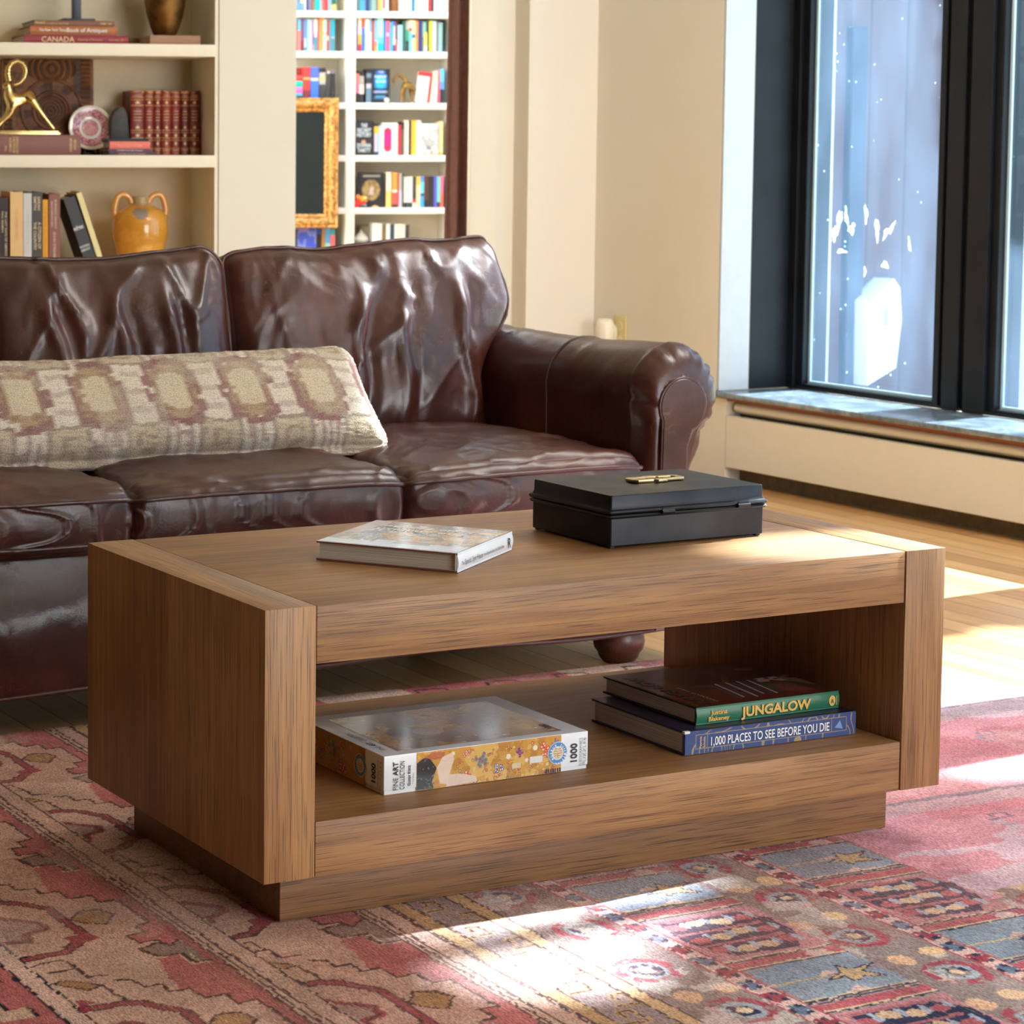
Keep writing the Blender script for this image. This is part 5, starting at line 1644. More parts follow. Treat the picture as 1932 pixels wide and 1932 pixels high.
painted_panel('cover_print', 0.276, 0.238, 0.0018, cover_decor, MP_GLOSS, B2, (0.003, 0.0035, 0.0283), (1, 0, 0), (0, 1, 0))
GOLD = plain((222, 178, 92), rough=0.3, metal=0.0, spec=0.6)
lettering('spine_lettering', [('JUNGALOW', .085, .0062, .0155, .138, 'l', .035), ('Justina', .026, .0150, .0070, .032, 'l', .025), ('Blakeney', .022, .0052, .0070, .040, 'l', .025)], GOLD, B2, (0, -0.0006, 0), (1, 0, 0), (0, 0, 1))
m = MB(); m.prism([(.266 + .0065 * math.cos(a * PI / 12), .0135 + .0085 * math.sin(a * PI / 12)) for a in range(24)], -0.0008, -0.0003, 'y'); m.box(.2742, .2752, -.0008, -.0003, .006, .021)
m.build('publisher_mark', GOLD, B2)
lettering('publisher_lettering', [('A', .266, .0095, .0075, .006, 'c', .02)], plain((48, 112, 88)), B2, (0, -0.0010, 0), (1, 0, 0), (0, 0, 1))
lettering('cover_lettering', [('JUNGALOW', .012, -.038, .020, .205, 'l', .03)], plain((70, 62, 40), rough=0.3), B2, (0, 0, 0.0286), (0, 1, 0), (-1, 0, 0))
lettering('subtitle_lettering', [('DECORATE WILD', .020, -.058, .007, .10, 'l', .01)], plain((150, 140, 120), rough=0.3), B2, (0, 0, 0.0286), (0, 1, 0), (-1, 0, 0))

# ------------------------------------------------------------------ built-in shelves by the opening
bc = thing('built_in_bookcase', 'white built-in bookcase with a tan back behind the sofa', 'bookcase', FB.w(0, 0, ZF), FB.a)
BD_ = 0.345
m = MB(); m.box(-1.74, -0.002, BD_, BD_ + 0.012, 0, 2.3); m.build('back_panel', plain((244, 228, 198), rough=0.7, var=0.02), bc)
m = MB(); m.box(-0.014, -0.002, 0.004, BD_, 0, 2.3); m.build('side_panel', M_SHELF, bc)
m = MB(); m.box(-1.74, -1.70, 0.0, BD_, 0, 2.3); m.build('side_panel', M_SHELF, bc)
SHZ = [0.681, 1.0546, 1.4267, 1.80]
for z_ in SHZ:
    m = MB(); m.box(-1.70, -0.014, 0.0, BD_, z_ - 0.041 - ZF, z_ - ZF); m.build('shelf', M_SHELF, bc, bevel=0.002)
m = MB(); m.box(-1.70, -0.014, 0.01, BD_, 0, 0.62); m.build('cupboard_front', M_SHELF, bc, bevel=0.002)


def fbx(px, py, v):
    u, z = FB.at(px, py, v); return u, z


def lying(name, label, x0, x1, y0, y1, v, dp, cover, spine, zb, group=None, rough=0.45):
    """Book lying on a shelf, its spine along the shelf front between two sightings."""
    u0, z1 = fbx(x0, y0, v); u1, z0 = fbx(x1, y1, v)
    return hardback(name, label, FB.w(u0, v, zb), FB.a, u1 - u0, dp, max(0.008, abs(fbx(x0, y0, v)[1] - fbx(x0, y1, v)[1])), cover, spine, group=group, rough=rough, coat=0.0), u1 - u0


z2_ = SHZ[2] + 0.0004
b1, w1 = lying('history_book', 'crimson book titled CANADA, lowest in the stack on the upper shelf', 46, 242, 65.5, 82, 0.055, 0.27, (130, 36, 48), (158, 44, 60), z2_)
h1 = 0.0298
lettering('spine_lettering', [('CANADA', .058, .0052, .0185, .112, 'l', .01)], plain((238, 208, 150), rough=0.5), b1, (0, -0.0004, 0), (1, 0, 0), (0, 0, 1))
lettering('subtitle_lettering', [('A Journey of Discovery', .180, .0105, .0075, .085, 'l', 0), ('Reader\'s Digest', .288, .0105, .0055, .035, 'l', 0), ('O', .328, .0090, .0085, .009, 'l', 0)], plain((226, 178, 120), rough=0.5), b1, (0, -0.0004, 0), (1, 0, 0), (0, 0, 1))
z3_ = z2_ + h1 + 0.0004
b2, w2 = lying('antiques_book', 'orange antiques guide in the middle of the stack on the upper shelf', 57, 221, 50, 66, 0.062, 0.25, (150, 84, 40), (190, 112, 56), z3_)
lettering('spine_lettering', [('The New York Times', .030, .0105, .010, .092, 'l', .012), ('Book of Antiques', .124, .0085, .0145, .138, 'l', .01)], plain((246, 244, 240), rough=0.5), b2, (0, -0.0004, 0), (1, 0, 0), (0, 0, 1))
z4_ = z3_ + 0.0291 + 0.0004
b3, w3 = lying('slim_book', 'slim brown book topping the stack under the black stand', 63, 217, 40.5, 50.5, 0.062, 0.25, (58, 62, 74), (134, 88, 70), z4_)
lettering('spine_lettering', [('FRANCE', .006, .0055, .0075, .034, 'l', .02), ('a culinary journey', .044, .0050, .0060, .075, 'l', 0), ('TIME', .226, .0050, .0060, .022, 'l', .02), ('LIFE', .254, .0050, .0060, .012, 'l', .02)], plain((236, 206, 140), rough=0.5), b3, (0, -0.0004, 0), (1, 0, 0), (0, 0, 1))
z5_ = z4_ + 0.0184
u_, _ = fbx(144, 30, 0.16)
st = thing('display_stand', 'black metal stand with a square post, on top of the book stack', 'stand', FB.w(u_, 0.16, z5_ + 0.0004), FB.a)
m = MB(); m.box(-.055, .055, -.055, .055, 0, .008); m.build('base', plain((34, 42, 52), rough=0.4), st, bevel=0.001)
m = MB(); m.box(-.0145, .0145, -.0145, .0145, .008, .24); m.build('post', plain((38, 50, 62), rough=0.4), st, bevel=0.001)
# wooden block and vase
u0, _ = fbx(283, 75, 0.045); u1, _ = fbx(378.5, 75, 0.045)
wb = MB(); wb.box(0, u1 - u0, 0, 0.17, 0, 0.0315)
o = wb.build('wooden_block', wood('x', (196, 152, 122), (170, 122, 92), (130, 88, 64), rough=0.6, name='pine', seed=9.0), bevel=0.002, loc=FB.w(u0, 0.045, z2_), rz=FB.a)
tag(o, 'pinkish wooden block under the bronze vase on the upper shelf', 'block')
wb = MB(); wb.box(0, 0.14, 0, 0.10, 0, 0.029)
o = wb.build('wooden_box', wood('x', (150, 104, 66), (112, 72, 44), (80, 48, 28), rough=0.6, name='walnut', seed=11.0), bevel=0.002, loc=FB.w(u0 - 0.068, 0.225, z2_), rz=FB.a)
tag(o, 'low brown wooden box in the shadow behind the pinkish block', 'box')
u_, _ = fbx(311, 40, 0.13)
vs_ = thing('vase', 'mottled bronze vase standing on the pinkish wooden block', 'vase', FB.w(u_, 0.13, z2_ + 0.0319), FB.a)
m = MB(); m.lathe([(.030, 0), (.036, .002), (.042, .010), (.052, .035), (.064, .075), (.071, .115), (.068, .155), (.052, .185), (.034, .205), (.030, .230), (.038, .250), (.034, .250), (.026, .230)], n=40)
m.build('body', metal((128, 92, 50), 0.5, 'bronze', var=0.45, scale=22, bump=0.3), vs_, smooth=True)

# middle shelf
zM = SHZ[1] + 0.0004
bb, wv = lying('leather_dictionary', 'thick brown leather-bound book under the golden ibex figurine', -22, 152.5, 254, 292, 0.05, 0.155, (96, 56, 48), (136, 84, 74), zM)
hB = abs(fbx(0, 254, .05)[1] - fbx(0, 292, .05)[1])
GLD2 = plain((226, 186, 120), rough=0.4)
lettering('spine_lettering', [('THE', .012, -.062, .0075, .018, 'l', .02), ('COMPLETE', .010, -.078, .0085, .048, 'l', .02), ('ENGLISH', .008, -.090, .0085, .052, 'l', .02), ('DICTIONARY', .006, -.101, .0085, .056, 'l', .02),
                          ('RANDOM', .012, -.283, .0085, .044, 'l', .02), ('HOUSE', .018, -.297, .0080, .034, 'l', .02)], GLD2, bb, (0, -0.0006, 0), (0, 0, 1), (-1, 0, 0))
# carved panel leaning at the back
pu0, pz1 = fbx(3, 111, 0.30); pu1, pz0 = fbx(177, 250, 0.30)
CW, CH = pu1 - pu0, pz1 - zM
cp_ = thing('carved_panel', 'square carved dark wooden panel with a round rosette, leaning behind the golden ibex', 'wood carving', FB.w(pu0, 0.300, zM + .0012), rot=(math.radians(-2.5), 0, FB.a))
gxx, gzz = np.meshgrid(np.linspace(0, CW, 190), np.linspace(0, CH, 190))
cxr, czr = CW * .54, CH * .46
R = np.hypot(gxx - cxr, gzz - czr); A = np.arctan2(gzz - czr, gxx - cxr)
hgt = 0.004 * np.sin(R * 520) * (R < .055) + 0.006 * ((R > .060) & (R < .068)) - 0.010 * ((R > .074) & (R < .096) & (np.mod(A * 8 / (2 * PI), 1) < .36)) + 0.004 * ((R > .102) & (R < .110))
hgt += 0.003 * ((gxx > CW - .045) & (gxx < CW - .012)) * np.sin(gzz * 420) + 0.003 * ((gxx < .035) & (gxx > .01)) * np.sin(gzz * 420)
hgt += 0.003 * np.sin(np.hypot(gxx - CW * .54, gzz - CH * .9) * 300) * (np.hypot(gxx - CW * .54, (gzz - CH * .9) * 2) < .09) + 0.0015 * fbm(gxx * 60, gzz * 60, 3)
cg = fast_grid('carving', gxx, -0.004 - hgt, gzz, pattern_mat('carved_wood', rough=0.5, spec=0.4), cp_)
cv = Canvas(gxx, gzz, (134, 82, 40))
cv.put(R < .11, (104, 60, 34), .8); cv.put(hgt < -.004, (16, 10, 8)); cv.put((R < .03) & (np.mod(R, .010) < .004), (60, 34, 24)); cv.put(fbm(gxx * 18, gzz * 18, 8) > .1, (62, 36, 22), .6); cv.put((gzz > CH * .72) & (fbm(gxx * 14, gzz * 14, 5) > -.1), (146, 92, 40), .55)
cv.put((R > .112) & (gxx > CW * .78) & (gxx < CW - .045), (48, 34, 28), .7)
paint_mesh(cg, cv.c.reshape(-1, 3))
m = MB(); m.box(0, CW, -0.003, 0.022, 0, CH); m.build('board', plain((78, 46, 26), rough=0.6, var=.3), cp_, bevel=0.003)

# golden ibex
vI = 0.115
def ib(zx, zy, dv=0.0):
    u, z = fbx(zx / 9.66, 100 + zy / 9.66, vI); return (u, dv, z)
bu0, bz1 = fbx(-48, 247, vI); bu1, bz0 = fbx(117.5, 254, vI)
zI = zM + hB + 0.0006
ix = thing('ibex_figurine', 'golden leaping ibex figurine with curled ribbed horns, on the brown leather book', 'figurine', FB.w(0, vI, 0), FB.a)
zoff = zI + 0.0135 - ib(1010, 1425)[2]
def I(zx, zy, dv=0.0):
    a = ib(zx, zy, dv); return (a[0], dv, a[2] + zoff)
M_GILT = metal((240, 212, 146), 0.25, 'gilt_brass', var=0.08)
m = MB(); m.prism([(bu0, -.028), (bu1 - .012, -.028), (bu1, -.016), (bu1, .016), (bu1 - .012, .028), (bu0, .028)], zI, zI + .0075, 'z')
m.prism([(bu0 + .006, -.022), (bu1 - .018, -.022), (bu1 - .008, -.012), (bu1 - .008, .012), (bu1 - .018, .022), (bu0 + .006, .022)], zI + .0075, zI + .0135, 'z')
m.build('base', M_GILT, ix, bevel=0.0012)
nodes = [I(330, 880), I(470, 830), I(545, 790), I(575, 690), I(210, 850), I(165, 780), I(150, 690), I(140, 560), I(105, 620), I(72, 665),
         I(600, 880, .012), I(720, 1040, .012), I(880, 1250, .012), I(1000, 1410, .012), I(590, 890, -.012), I(705, 1050, -.012), I(865, 1260, -.012), I(985, 1415, -.012),
         I(215, 960, .012), I(150, 1120, .012), I(10, 1250, .012), I(-120, 1410, .012), I(225, 970, -.012), I(165, 1130, -.012), I(25, 1260, -.012), I(-105, 1415, -.012), I(150, 600, .010), I(150, 600, -.010)]
edges = [(0, 1), (1, 2), (2, 3), (0, 4), (4, 5), (5, 6), (6, 7), (7, 8), (8, 9), (2, 10), (10, 11), (11, 12), (12, 13), (2, 14), (14, 15), (15, 16), (16, 17), (4, 18), (18, 19), (19, 20), (20, 21), (4, 22), (22, 23), (23, 24), (24, 25)]
rad = [.0135, .0145, .0155, .0035, .0165, .0150, .0115, .0120, .0095, .0055, .0110, .0065, .0045, .0050, .0110, .0065, .0045, .0050, .0105, .0065, .0045, .0045, .0105, .0065, .0045, .0045, .003, .003]
me = bpy.data.meshes.new('body'); me.from_pydata(nodes[:26], edges, []); me.materials.append(M_GILT)
ob = bpy.data.objects.new('body', me); COL.objects.link(ob); ob.parent = ix
sk = ob.modifiers.new('skin', 'SKIN'); sk.use_smooth_shade = True
for i, vv in enumerate(me.skin_vertices[0].data): vv.radius = (rad[i] * 1.45, rad[i] * 1.45); vv.use_root = (i == 0)
ob.modifiers.new('soft', 'SUBSURF').levels = 2; ob.modifiers['soft'].render_levels = 2
hp = [(165, 520), (140, 400), (150, 280), (210, 190), (300, 150), (390, 180), (450, 260), (465, 350), (440, 450), (380, 530), (310, 575), (240, 585)]
for sgn in (1, -1):
    pts, rr_ = [], []
    for i in range(len(hp) - 1):
        for k in range(7):
            t_ = k / 7; x_, y_ = hp[i][0] * (1 - t_) + hp[i + 1][0] * t_, hp[i][1] * (1 - t_) + hp[i + 1][1] * t_
            q_ = (i + t_) / (len(hp) - 1)
            pts.append(I(x_, y_, sgn * (.006 + .006 * q_))); rr_.append((.0100 - .0060 * q_) * (1 + .10 * math.sin((i * 7 + k) * 1.8)))
    m = MB(); m.tube(pts, rr_, 9); m.build('horn', M_GILT, ix, smooth=True)

# saucer on a little stand
vP = 0.25
pc, pzc = fbx(170.5, 243, vP); PR = abs(fbx(129, 243, vP)[0] - fbx(212.5, 243, vP)[0]) / 2
sa = thing('saucer', 'pink and white transferware saucer standing upright on the middle shelf', 'saucer', FB.w(pc, vP, pzc + 0.002), rot=(math.radians(-12), 0, FB.a))
nr, na = 46, 120
rr, aa = np.meshgrid(np.linspace(0.0004, 1, nr), np.linspace(0, 2 * PI, na))
dep = 0.012 * sm(.30, .98, rr) + 0.003 * sm(.30, .34, rr) * sm(.42, .36, rr)
SXx, SZz = rr * PR * np.cos(aa), rr * PR * np.sin(aa)
so2 = fast_grid('face', SXx, -dep, SZz, pattern_mat('glazed_transferware', rough=0.15, spec=0.5, coat=0.6), sa)
cv = Canvas(SXx / PR, SZz / PR, (226, 214, 192))
n = fbm(SXx * 260, SZz * 260, 4)
cv.put((rr < .86) & (rr > .50), (196, 112, 124)); cv.put((rr < .86) & (rr > .50) & (n > .08), (222, 170, 170)); cv.put((rr < .86) & (rr > .50) & (n < -.2), (140, 60, 84)); cv.put((rr < .865) & (rr > .83), (140, 66, 88))
cv.put((rr < .50) & (rr > .36), (226, 218, 204)); cv.put(rr < .36, (212, 146, 146)); cv.put((rr < .36) & (n > .15), (186, 104, 112))
paint_mesh(so2, cv.c.reshape(-1, 3))
m = MB(); m.lathe([(.0005, .0055), (PR * .3, .005), (PR * .55, .001), (PR, -.0110), (PR, -.0121), (PR * .97, -.0108), (PR * .55, .0002), (.0005, .004)], n=60)
ob = m.build('underside', plain((220, 206, 184), rough=0.25), sa, smooth=True); ob.rotation_euler = (-PI / 2, 0, 0); ob.location = (0, 0.0006, 0)
zs_ = zM
ps = thing('plate_stand', 'small black stand holding the pink saucer', 'stand', FB.w(pc, vP, zs_), FB.a)
m = MB(); m.box(-.030, .030, -.022, .040, 0, .008); m.box(-.026, -.020, -.022, -.016, .008, .022); m.box(.020, .026, -.022, -.016, .008, .022); m.box(-.012, .012, .030, .036, .008, .085)
m.build('frame', plain((22, 20, 20), rough=0.4), ps, bevel=0.001)

# thin books before the leather set
vT = 0.03
zt = zM
for nm, lab, x0, x1, y0, y1, co_, sp_, tx, tc_ in (
        ('pamphlet', 'lowest thin dark book in the small stack by the saucer', 140 + 66, 293, 287, 293, (60, 40, 50), (98, 66, 78), 'LINGER NATURE Weather', (226, 190, 160)),
        ('pamphlet', 'purple thin book under the coral one in the small stack', 205, 286, 281, 287, (70, 40, 52), (118, 72, 92), 'LINGER NATURE Weather', (236, 226, 232)),
        ('paperback', 'coral paperback in the small stack by the dark bookend', 207, 283, 267.5, 281, (150, 110, 70), (238, 122, 112), 'French Lessons in Poetry', (250, 176, 150)),
        ('paperback', 'slim black paperback topping the coral book', 204, 281, 262, 267.5, (30, 32, 38), (34, 36, 44), '', None)):
    b_, w_ = lying(nm, lab, x0, x1, y0, y1, vT, 0.135, co_, sp_, zt)
    hh = max(.008, abs(fbx(x0, y0, vT)[1] - fbx(x0, y1, vT)[1]))
    if tx: lettering('spine_lettering', [(tx, w_ * .2, hh * .25, hh * .42, w_ * .6, 'l', .01)], plain(tc_, rough=.5), b_, (0, -0.0005, 0), (1, 0, 0), (0, 0, 1))
    zt += hh + 0.0003
# dark pointed bookend
u0, _ = fbx(208, 250, .20); u1, _ = fbx(246, 250, .20)
W_ = u1 - u0; _, zt1 = fbx(232, 201, .20)
bk = thing('bookend', 'dark pointed stone bookend leaning on the red leather volumes', 'bookend', FB.w(u0, .20, zM), FB.a)
H_ = zt1 - zM
m = MB(); m.prism([(W_ * .02, .055), (W_ * .98, .055), (W_ * .93, H_ * .55), (W_ * .84, H_ * .85), (W_ * .66, H_), (W_ * .46, H_ * .99), (W_ * .22, H_ * .90), (W_ * .06, H_ * .74)], 0, .05, 'y')
m.build('upright', plain((72, 68, 64), rough=.6, var=.3, scale=60, bump=.2), bk, bevel=.004)
m = MB(); m.box(0, W_ * .98, -.004, .054, 0, .054); m.build('base', plain((44, 44, 48), rough=.5, var=.2), bk, bevel=.003)

# set of red leather volumes
def spine_volume(label, x0, x1, y0, v, dp, hue, k, group):
    u0, z1 = fbx(x0, y0, v); u1, _ = fbx(x1, y0, v)
    w, h = u1 - u0, z1 - zM
    t = thing('leather_volume', label, 'book', FB.w(u0, v, zM), FB.a, group)
    m = MB(); m.box(0.0004, .0030, .003, dp, 0, h); m.box(w - .0030, w - .0004, .003, dp, 0, h); m.build('cover', plain(hue, rough=.5, var=.12, scale=40), t, bevel=.0006, seg=1)
    m = MB(); m.box(.003, w - .003, .004, dp - .004, .003, h - .004); m.build('pages', M_PAGE, t)
    nx, ny = 14, 110
    X, Z = np.meshgrid(np.linspace(0, w, nx), np.linspace(0, h, ny))
    yv = .005 - .007 * np.sqrt(np.maximum(0, 1 - ((X / w - .5) * 1.9) ** 2))
    rib = np.zeros_like(Z)
    ribs = [.115, .245, .365, .620, .750, .880]
    for q in ribs: rib += np.exp(-((Z / h - q) / .010) ** 2)
    o = fast_grid('spine', X, yv - .0016 * rib, Z, pattern_mat('tooled_leather', rough=.4, spec=.5) if 'tooled' not in _M else _M['tooled'], t)
    _M['tooled'] = o.data.materials[0]
    cv = Canvas(X / w, Z / h, hue)
    cv.put((Z / h > .0) & (fbm(X * 60, Z * 30, k) > .15), tuple(int(c * .8) for c in hue), .6)
    G = (224, 170, 104)
    for q in ribs: cv.put(np.abs(Z / h - q - .018) < .0045, G); cv.put(np.abs(Z / h - q + .018) < .0045, G)
    for (a, b) in ((.12, .24), (.25, .36), (.37, .49), (.50, .615), (.755, .875)):
        mid = (a + b) / 2
        if b < .5 or a > .7 or True:
            cv.poly([(.5, mid + .032), (.66, mid), (.5, mid - .032), (.34, mid)], (238, 196, 134))
        for sx_ in (.10, .90): cv.rect(sx_ - .02, sx_ + .02, a + .025, b - .025, G, .7)
    cv.rect(.0, 1, .50 + .0, .745, hue)
    for j in range(4): cv.rect(.18 + .05 * (j % 2), .82 - .05 * (j % 2), .535 + j * .045, .550 + j * .045, (232, 186, 122), .85)
    cv.rect(.1, .9, .02, .035, G, .8); cv.rect(.1, .9, .06, .085, G, .5); cv.rect(.1, .9, .92, .935, G, .8); cv.put((Z / h > .955) & (fbm(X * 90, Z * 90, 7 + k) > .0), (214, 160, 100), .7)
    paint_mesh(o, cv.c.reshape(-1, 3))
    return t
vols = [(247, 272, 171), (273, 290, 171), (290.5, 304.5, 171.5), (305.5, 323, 171), (323.5, 340, 171), (341.5, 357, 171.5), (358, 376.5, 171)]
words_ = ['thickest red leather volume, beside the dark bookend', 'second red leather volume from the dark bookend', 'third red leather volume from the dark bookend', 'red leather volume in the middle of the matching set',
          'third red leather volume from the mustard book', 'second red leather volume from the mustard book', 'red leather volume beside the mustard-covered book']
for k, ((a, b, c_), lab) in enumerate(zip(vols, words_)):
    spine_volume(lab, a, b, c_, .187, .145, [(132, 44, 38), (140, 50, 44), (122, 42, 36), (150, 58, 46), (140, 50, 42), (112, 36, 34), (118, 42, 34)][k], k, 'matching red leather volumes')
def upright(name, label, x0, x1, y0, v, dp, c_cover, c_spine, zb, group=None, cat='book', frame=FB, at=fbx, title=None, title_c=None, rough=.5, pages=True, F=None):
    u0, z1 = at(x0, y0, v); u1, _ = at(x1, y0, v)
    w, h = u1 - u0, z1 - zb
    t = thing(name, label, cat, frame.w(u0, v, zb), frame.a, group)
    mc, ms = plain(c_cover, rough=rough), plain(c_spine, rough=rough)
    m = MB(); b_ = min(.003, w * .15)
    m.box(0, b_, .002, dp, 0, h, 0); m.box(w - b_, w, .002, dp, 0, h, 0); m.box(0, w, 0, .003, 0, h, 1)
    m.build('cover', [mc, ms], t, bevel=.0006, seg=1)
    m = MB(); m.box(b_, w - b_, .003, dp - .004, .003, h - .005); m.build('pages', M_PAGE, t)
    if title:
        lettering('spine_lettering', [(tx, h - f0 * h, -w * cx_ - hh * w / 2 + 0.0, hh * w, ww * h, 'l', .01) for tx, f0, cx_, hh, ww in title], plain(title_c, rough=.5), t, (0, -.0004, h), (0, 0, -1), (1, 0, 0)) if False else \
            lettering('spine_lettering', [(tx, f0 * h, w * cx_ - hh * w / 2, hh * w, ww * h, 'l', .01) for tx, f0, cx_, hh, ww in title], plain(title_c, rough=.5), t, (0, -.0004, h), (0, 0, -1), (1, 0, 0))
    return t, w, h
upright('cloth_book', 'mustard cloth book at the end of the red leather set', 377.3, 381.5, 172, .235, .095, (176, 122, 44), (184, 132, 52), zM)
upright('small_book', 'small worn red book in front of the mustard one', 377.3, 383.5, 235, .190, .035, (120, 44, 32), (132, 46, 34), zM)

# lower shelf: books and jug
zL = SHZ[0] + 0.0004
vL = 0.035
TXT = (226, 206, 170)
upright('novel', 'black book with a crimson edge, at the frame edge on the lower shelf', 0, 15.5, 373, vL, .20, (150, 24, 52), (44, 42, 44), zL, title=[('THE LAST DAYS OF AMERICA', .20, .72, .26, .66), ('PAUL ERDMAN', .20, .30, .24, .30)], title_c=TXT)
upright('novel', 'tan hardback beside the black book with a crimson edge', 19, 43.5, 362, vL, .20, (206, 150, 86), (238, 198, 140), zL, title=[('THE GARDEN YEARS', .22, .5, .22, .42)], title_c=(232, 172, 110))
upright('novel', 'white-spined hardback between the tan and the grey book', 44, 60, 364, vL, .20, (60, 66, 54), (214, 216, 218), zL, title=[('ESSAYS', .30, .5, .2, .4)], title_c=(196, 200, 202))
upright('novel', 'dark grey hardback with cream capital lettering', 60.5, 80, 362.5, vL, .20, (96, 84, 66), (72, 70, 70), zL, title=[('SARAH', .06, .66, .27, .18), ('SMITH', .06, .28, .27, .18), ('A CITIZEN OF', .40, .72, .30, .36), ('THE COUNTRY', .40, .28, .30, .38)], title_c=(236, 214, 176))
upright('paperback', 'bright yellow-orange paperback on the lower shelf', 80.5, 90.5, 376.5, vL, .13, (226, 160, 30), (240, 170, 30), zL, title=[('THE ROAD TO WIGAN PIER', .10, .5, .3, .8)], title_c=(206, 130, 40))
upright('hardback_book', 'red-capped book standing behind the yellow paperback', 81, 86, 364, vL + .145, .05, (120, 14, 14), (128, 18, 18), zL)
upright('novel', 'maroon brown hardback with white lettering on the lower shelf', 92, 113.5, 366, vL, .20, (110, 56, 46), (146, 92, 82), zL, title=[('BURNING BRIGHT', .08, .60, .20, .40), ('JOHN STEINBECK', .52, .50, .22, .44), ('MASTERWORK', .10, .28, .16, .36)], title_c=(232, 206, 196))
def leaning(name, label, xb, yb_, x_top, y_top, wpx, v, dp, c_cover, c_spine, lens, title=None, title_c=None):
    """Book tipped against its neighbour: foot at xb on the shelf, head at (x_top, y_top)."""
    ub, _ = fbx(xb, yb_, v); ut, zt_ = fbx(x_top, y_top, v)
    h = math.hypot(ut - ub, zt_ - zL); ang = math.atan2(ut - ub, zt_ - zL)
    w = fbx(wpx, 400, v)[0] - fbx(0, 400, v)[0]
    t = thing(name, label, 'book', FB.w(ub, v, zL + w * math.sin(abs(ang)) + .0004), rot=(0, 0, FB.a))
    t.rotation_euler = (Matrix.Rotation(FB.a, 3, 'Z') @ Matrix.Rotation(ang, 3, 'Y')).to_euler()
    b_ = .003; m = MB()
    m.box(-w, -w + b_, .002, dp, 0, h, 0); m.box(-b_, 0, .002, dp, 0, h, 0); m.box(-w, 0, 0, .003, 0, h, 1)
    m.build('cover', [plain(c_cover, rough=.5), plain(c_spine, rough=.5)], t, bevel=.0006, seg=1)
    m = MB(); m.box(-w + b_, -b_, .003, dp - .004, .003, h - .005); m.build('pages', M_PAGE, t)
    if title: lettering('spine_lettering', [(tx, f0 * h, -w + w * cx_ - hh * w / 2, hh * w, ww * h, 'l', .01) for tx, f0, cx_, hh, ww in title], plain(title_c, rough=.5), t, (0, -.0004, h), (0, 0, -1), (1, 0, 0))
    return t
leaning('novel', 'black hardback tipped against the cream leaning book', 184, 502, 141, 377, 23, vL + .002, .18, (34, 34, 38), (58, 60, 66), 0)
q_ = COL.objects[-1].name if False else None
leaning('novel', 'pale yellow hardback leaning at the end of the lower-shelf row', 198, 502, 153.5, 365, 10.5, vL + .004, .19, (226, 176, 100), (240, 226, 166), 0)
nv = [o for o in bpy.data.objects if o.get('label') == 'black hardback tipped against the cream leaning book'][0]
hN = 0.26
lettering('spine_lettering', [('edges', .0, -.0, .016, .034, 'c', .02)], plain((220, 222, 226), rough=.5), nv, (-.024, -.0004, .125), (1, 0, 0), (0, 0, 1))
lettering('publisher_mark', [('MODERN', .0, .0, .008, .034, 'c', .02), ('LIBRARY', .0, -.012, .008, .034, 'c', .02)], plain((220, 222, 226), rough=.5), nv, (-.024, -.0004, .062), (1, 0, 0), (0, 0, 1))

# yellow two-handled jug
vJ = 0.15
ju, _ = fbx(264.5, 430, vJ)
def jz(py): return fbx(264, py, vJ)[1]
jR = abs(fbx(212.5, 430, vJ)[0] - fbx(316.5, 430, vJ)[0]) / 2
jg = thing('jug', 'yellow glazed two-handled jug with a bare grey patch, on the lower shelf', 'jug', FB.w(ju, vJ, zL), FB.a)
Hs = [(jR * .60, 0), (jR * .70, .002), (jR * .80, .014)]
def hz(py): return jz(py) - zL
prof = Hs + [(jR * .90, hz(462)), (jR * .985, hz(446)), (jR, hz(432)), (jR * .97, hz(416)), (jR * .90, hz(404)), (jR * .76, hz(396)), (jR * .50, hz(389)), (jR * .30, hz(385)), (jR * .275, hz(380)), (jR * .30, hz(374)), (jR * .31, hz(371)), (jR * .26, hz(371)), (jR * .22, hz(380))]
prof = [p for i, p in enumerate(prof) if i < 3 or p[1] > .016]
pr = np.array(prof)
# smooth the silhouette
tt = np.linspace(0, len(pr) - 1, 110); ii = np.clip(tt.astype(int), 0, len(pr) - 2); fr_ = (tt - ii)[:, None]
p0, p1, p2, p3 = pr[np.clip(ii - 1, 0, None)], pr[ii], pr[ii + 1], pr[np.clip(ii + 2, None, len(pr) - 1)]
spl = 0.5 * (2 * p1 + (p2 - p0) * fr_ + (2 * p0 - 5 * p1 + 4 * p2 - p3) * fr_ ** 2 + (3 * p1 - p0 - 3 * p2 + p3) * fr_ ** 3)
na = 72
aa = np.linspace(0, 2 * PI, na)
rr_ = spl[:, 0][:, None] * (1 + .004 * np.sin(spl[:, 1] * 520)[:, None] * ((spl[:, 1] > hz(412)) & (spl[:, 1] < hz(388)))[:, None]) * np.ones(na)
X, Y, Z = rr_ * np.cos(aa), rr_ * np.sin(aa), spl[:, 1][:, None] * np.ones(na)
M_JUG = pattern_mat('yellow_glaze', rough=.14, spec=.5, coat=.5)
jb = fast_grid('body', X, Y, Z, M_JUG, jg)
cv = Canvas(X, Z, (222, 160, 66))
cv.put(fbm(X * 20, Z * 20, 3) > .12, (206, 140, 48), .6)
py_ = jR * math.sin(-PI / 2)
cv.put((Y < 0) & (np.hypot((X + jR * .17) / (jR * .26), (Z - hz(402)) / (jR * .20)) < 1 + .12 * vnoise(X * 160, Z * 160)), (150, 136, 124))
cv.put(Z > hz(385.5), (176, 156, 122)); cv.put(Z < .012, (160, 130, 100))
paint_mesh(jb, cv.c.reshape(-1, 3))
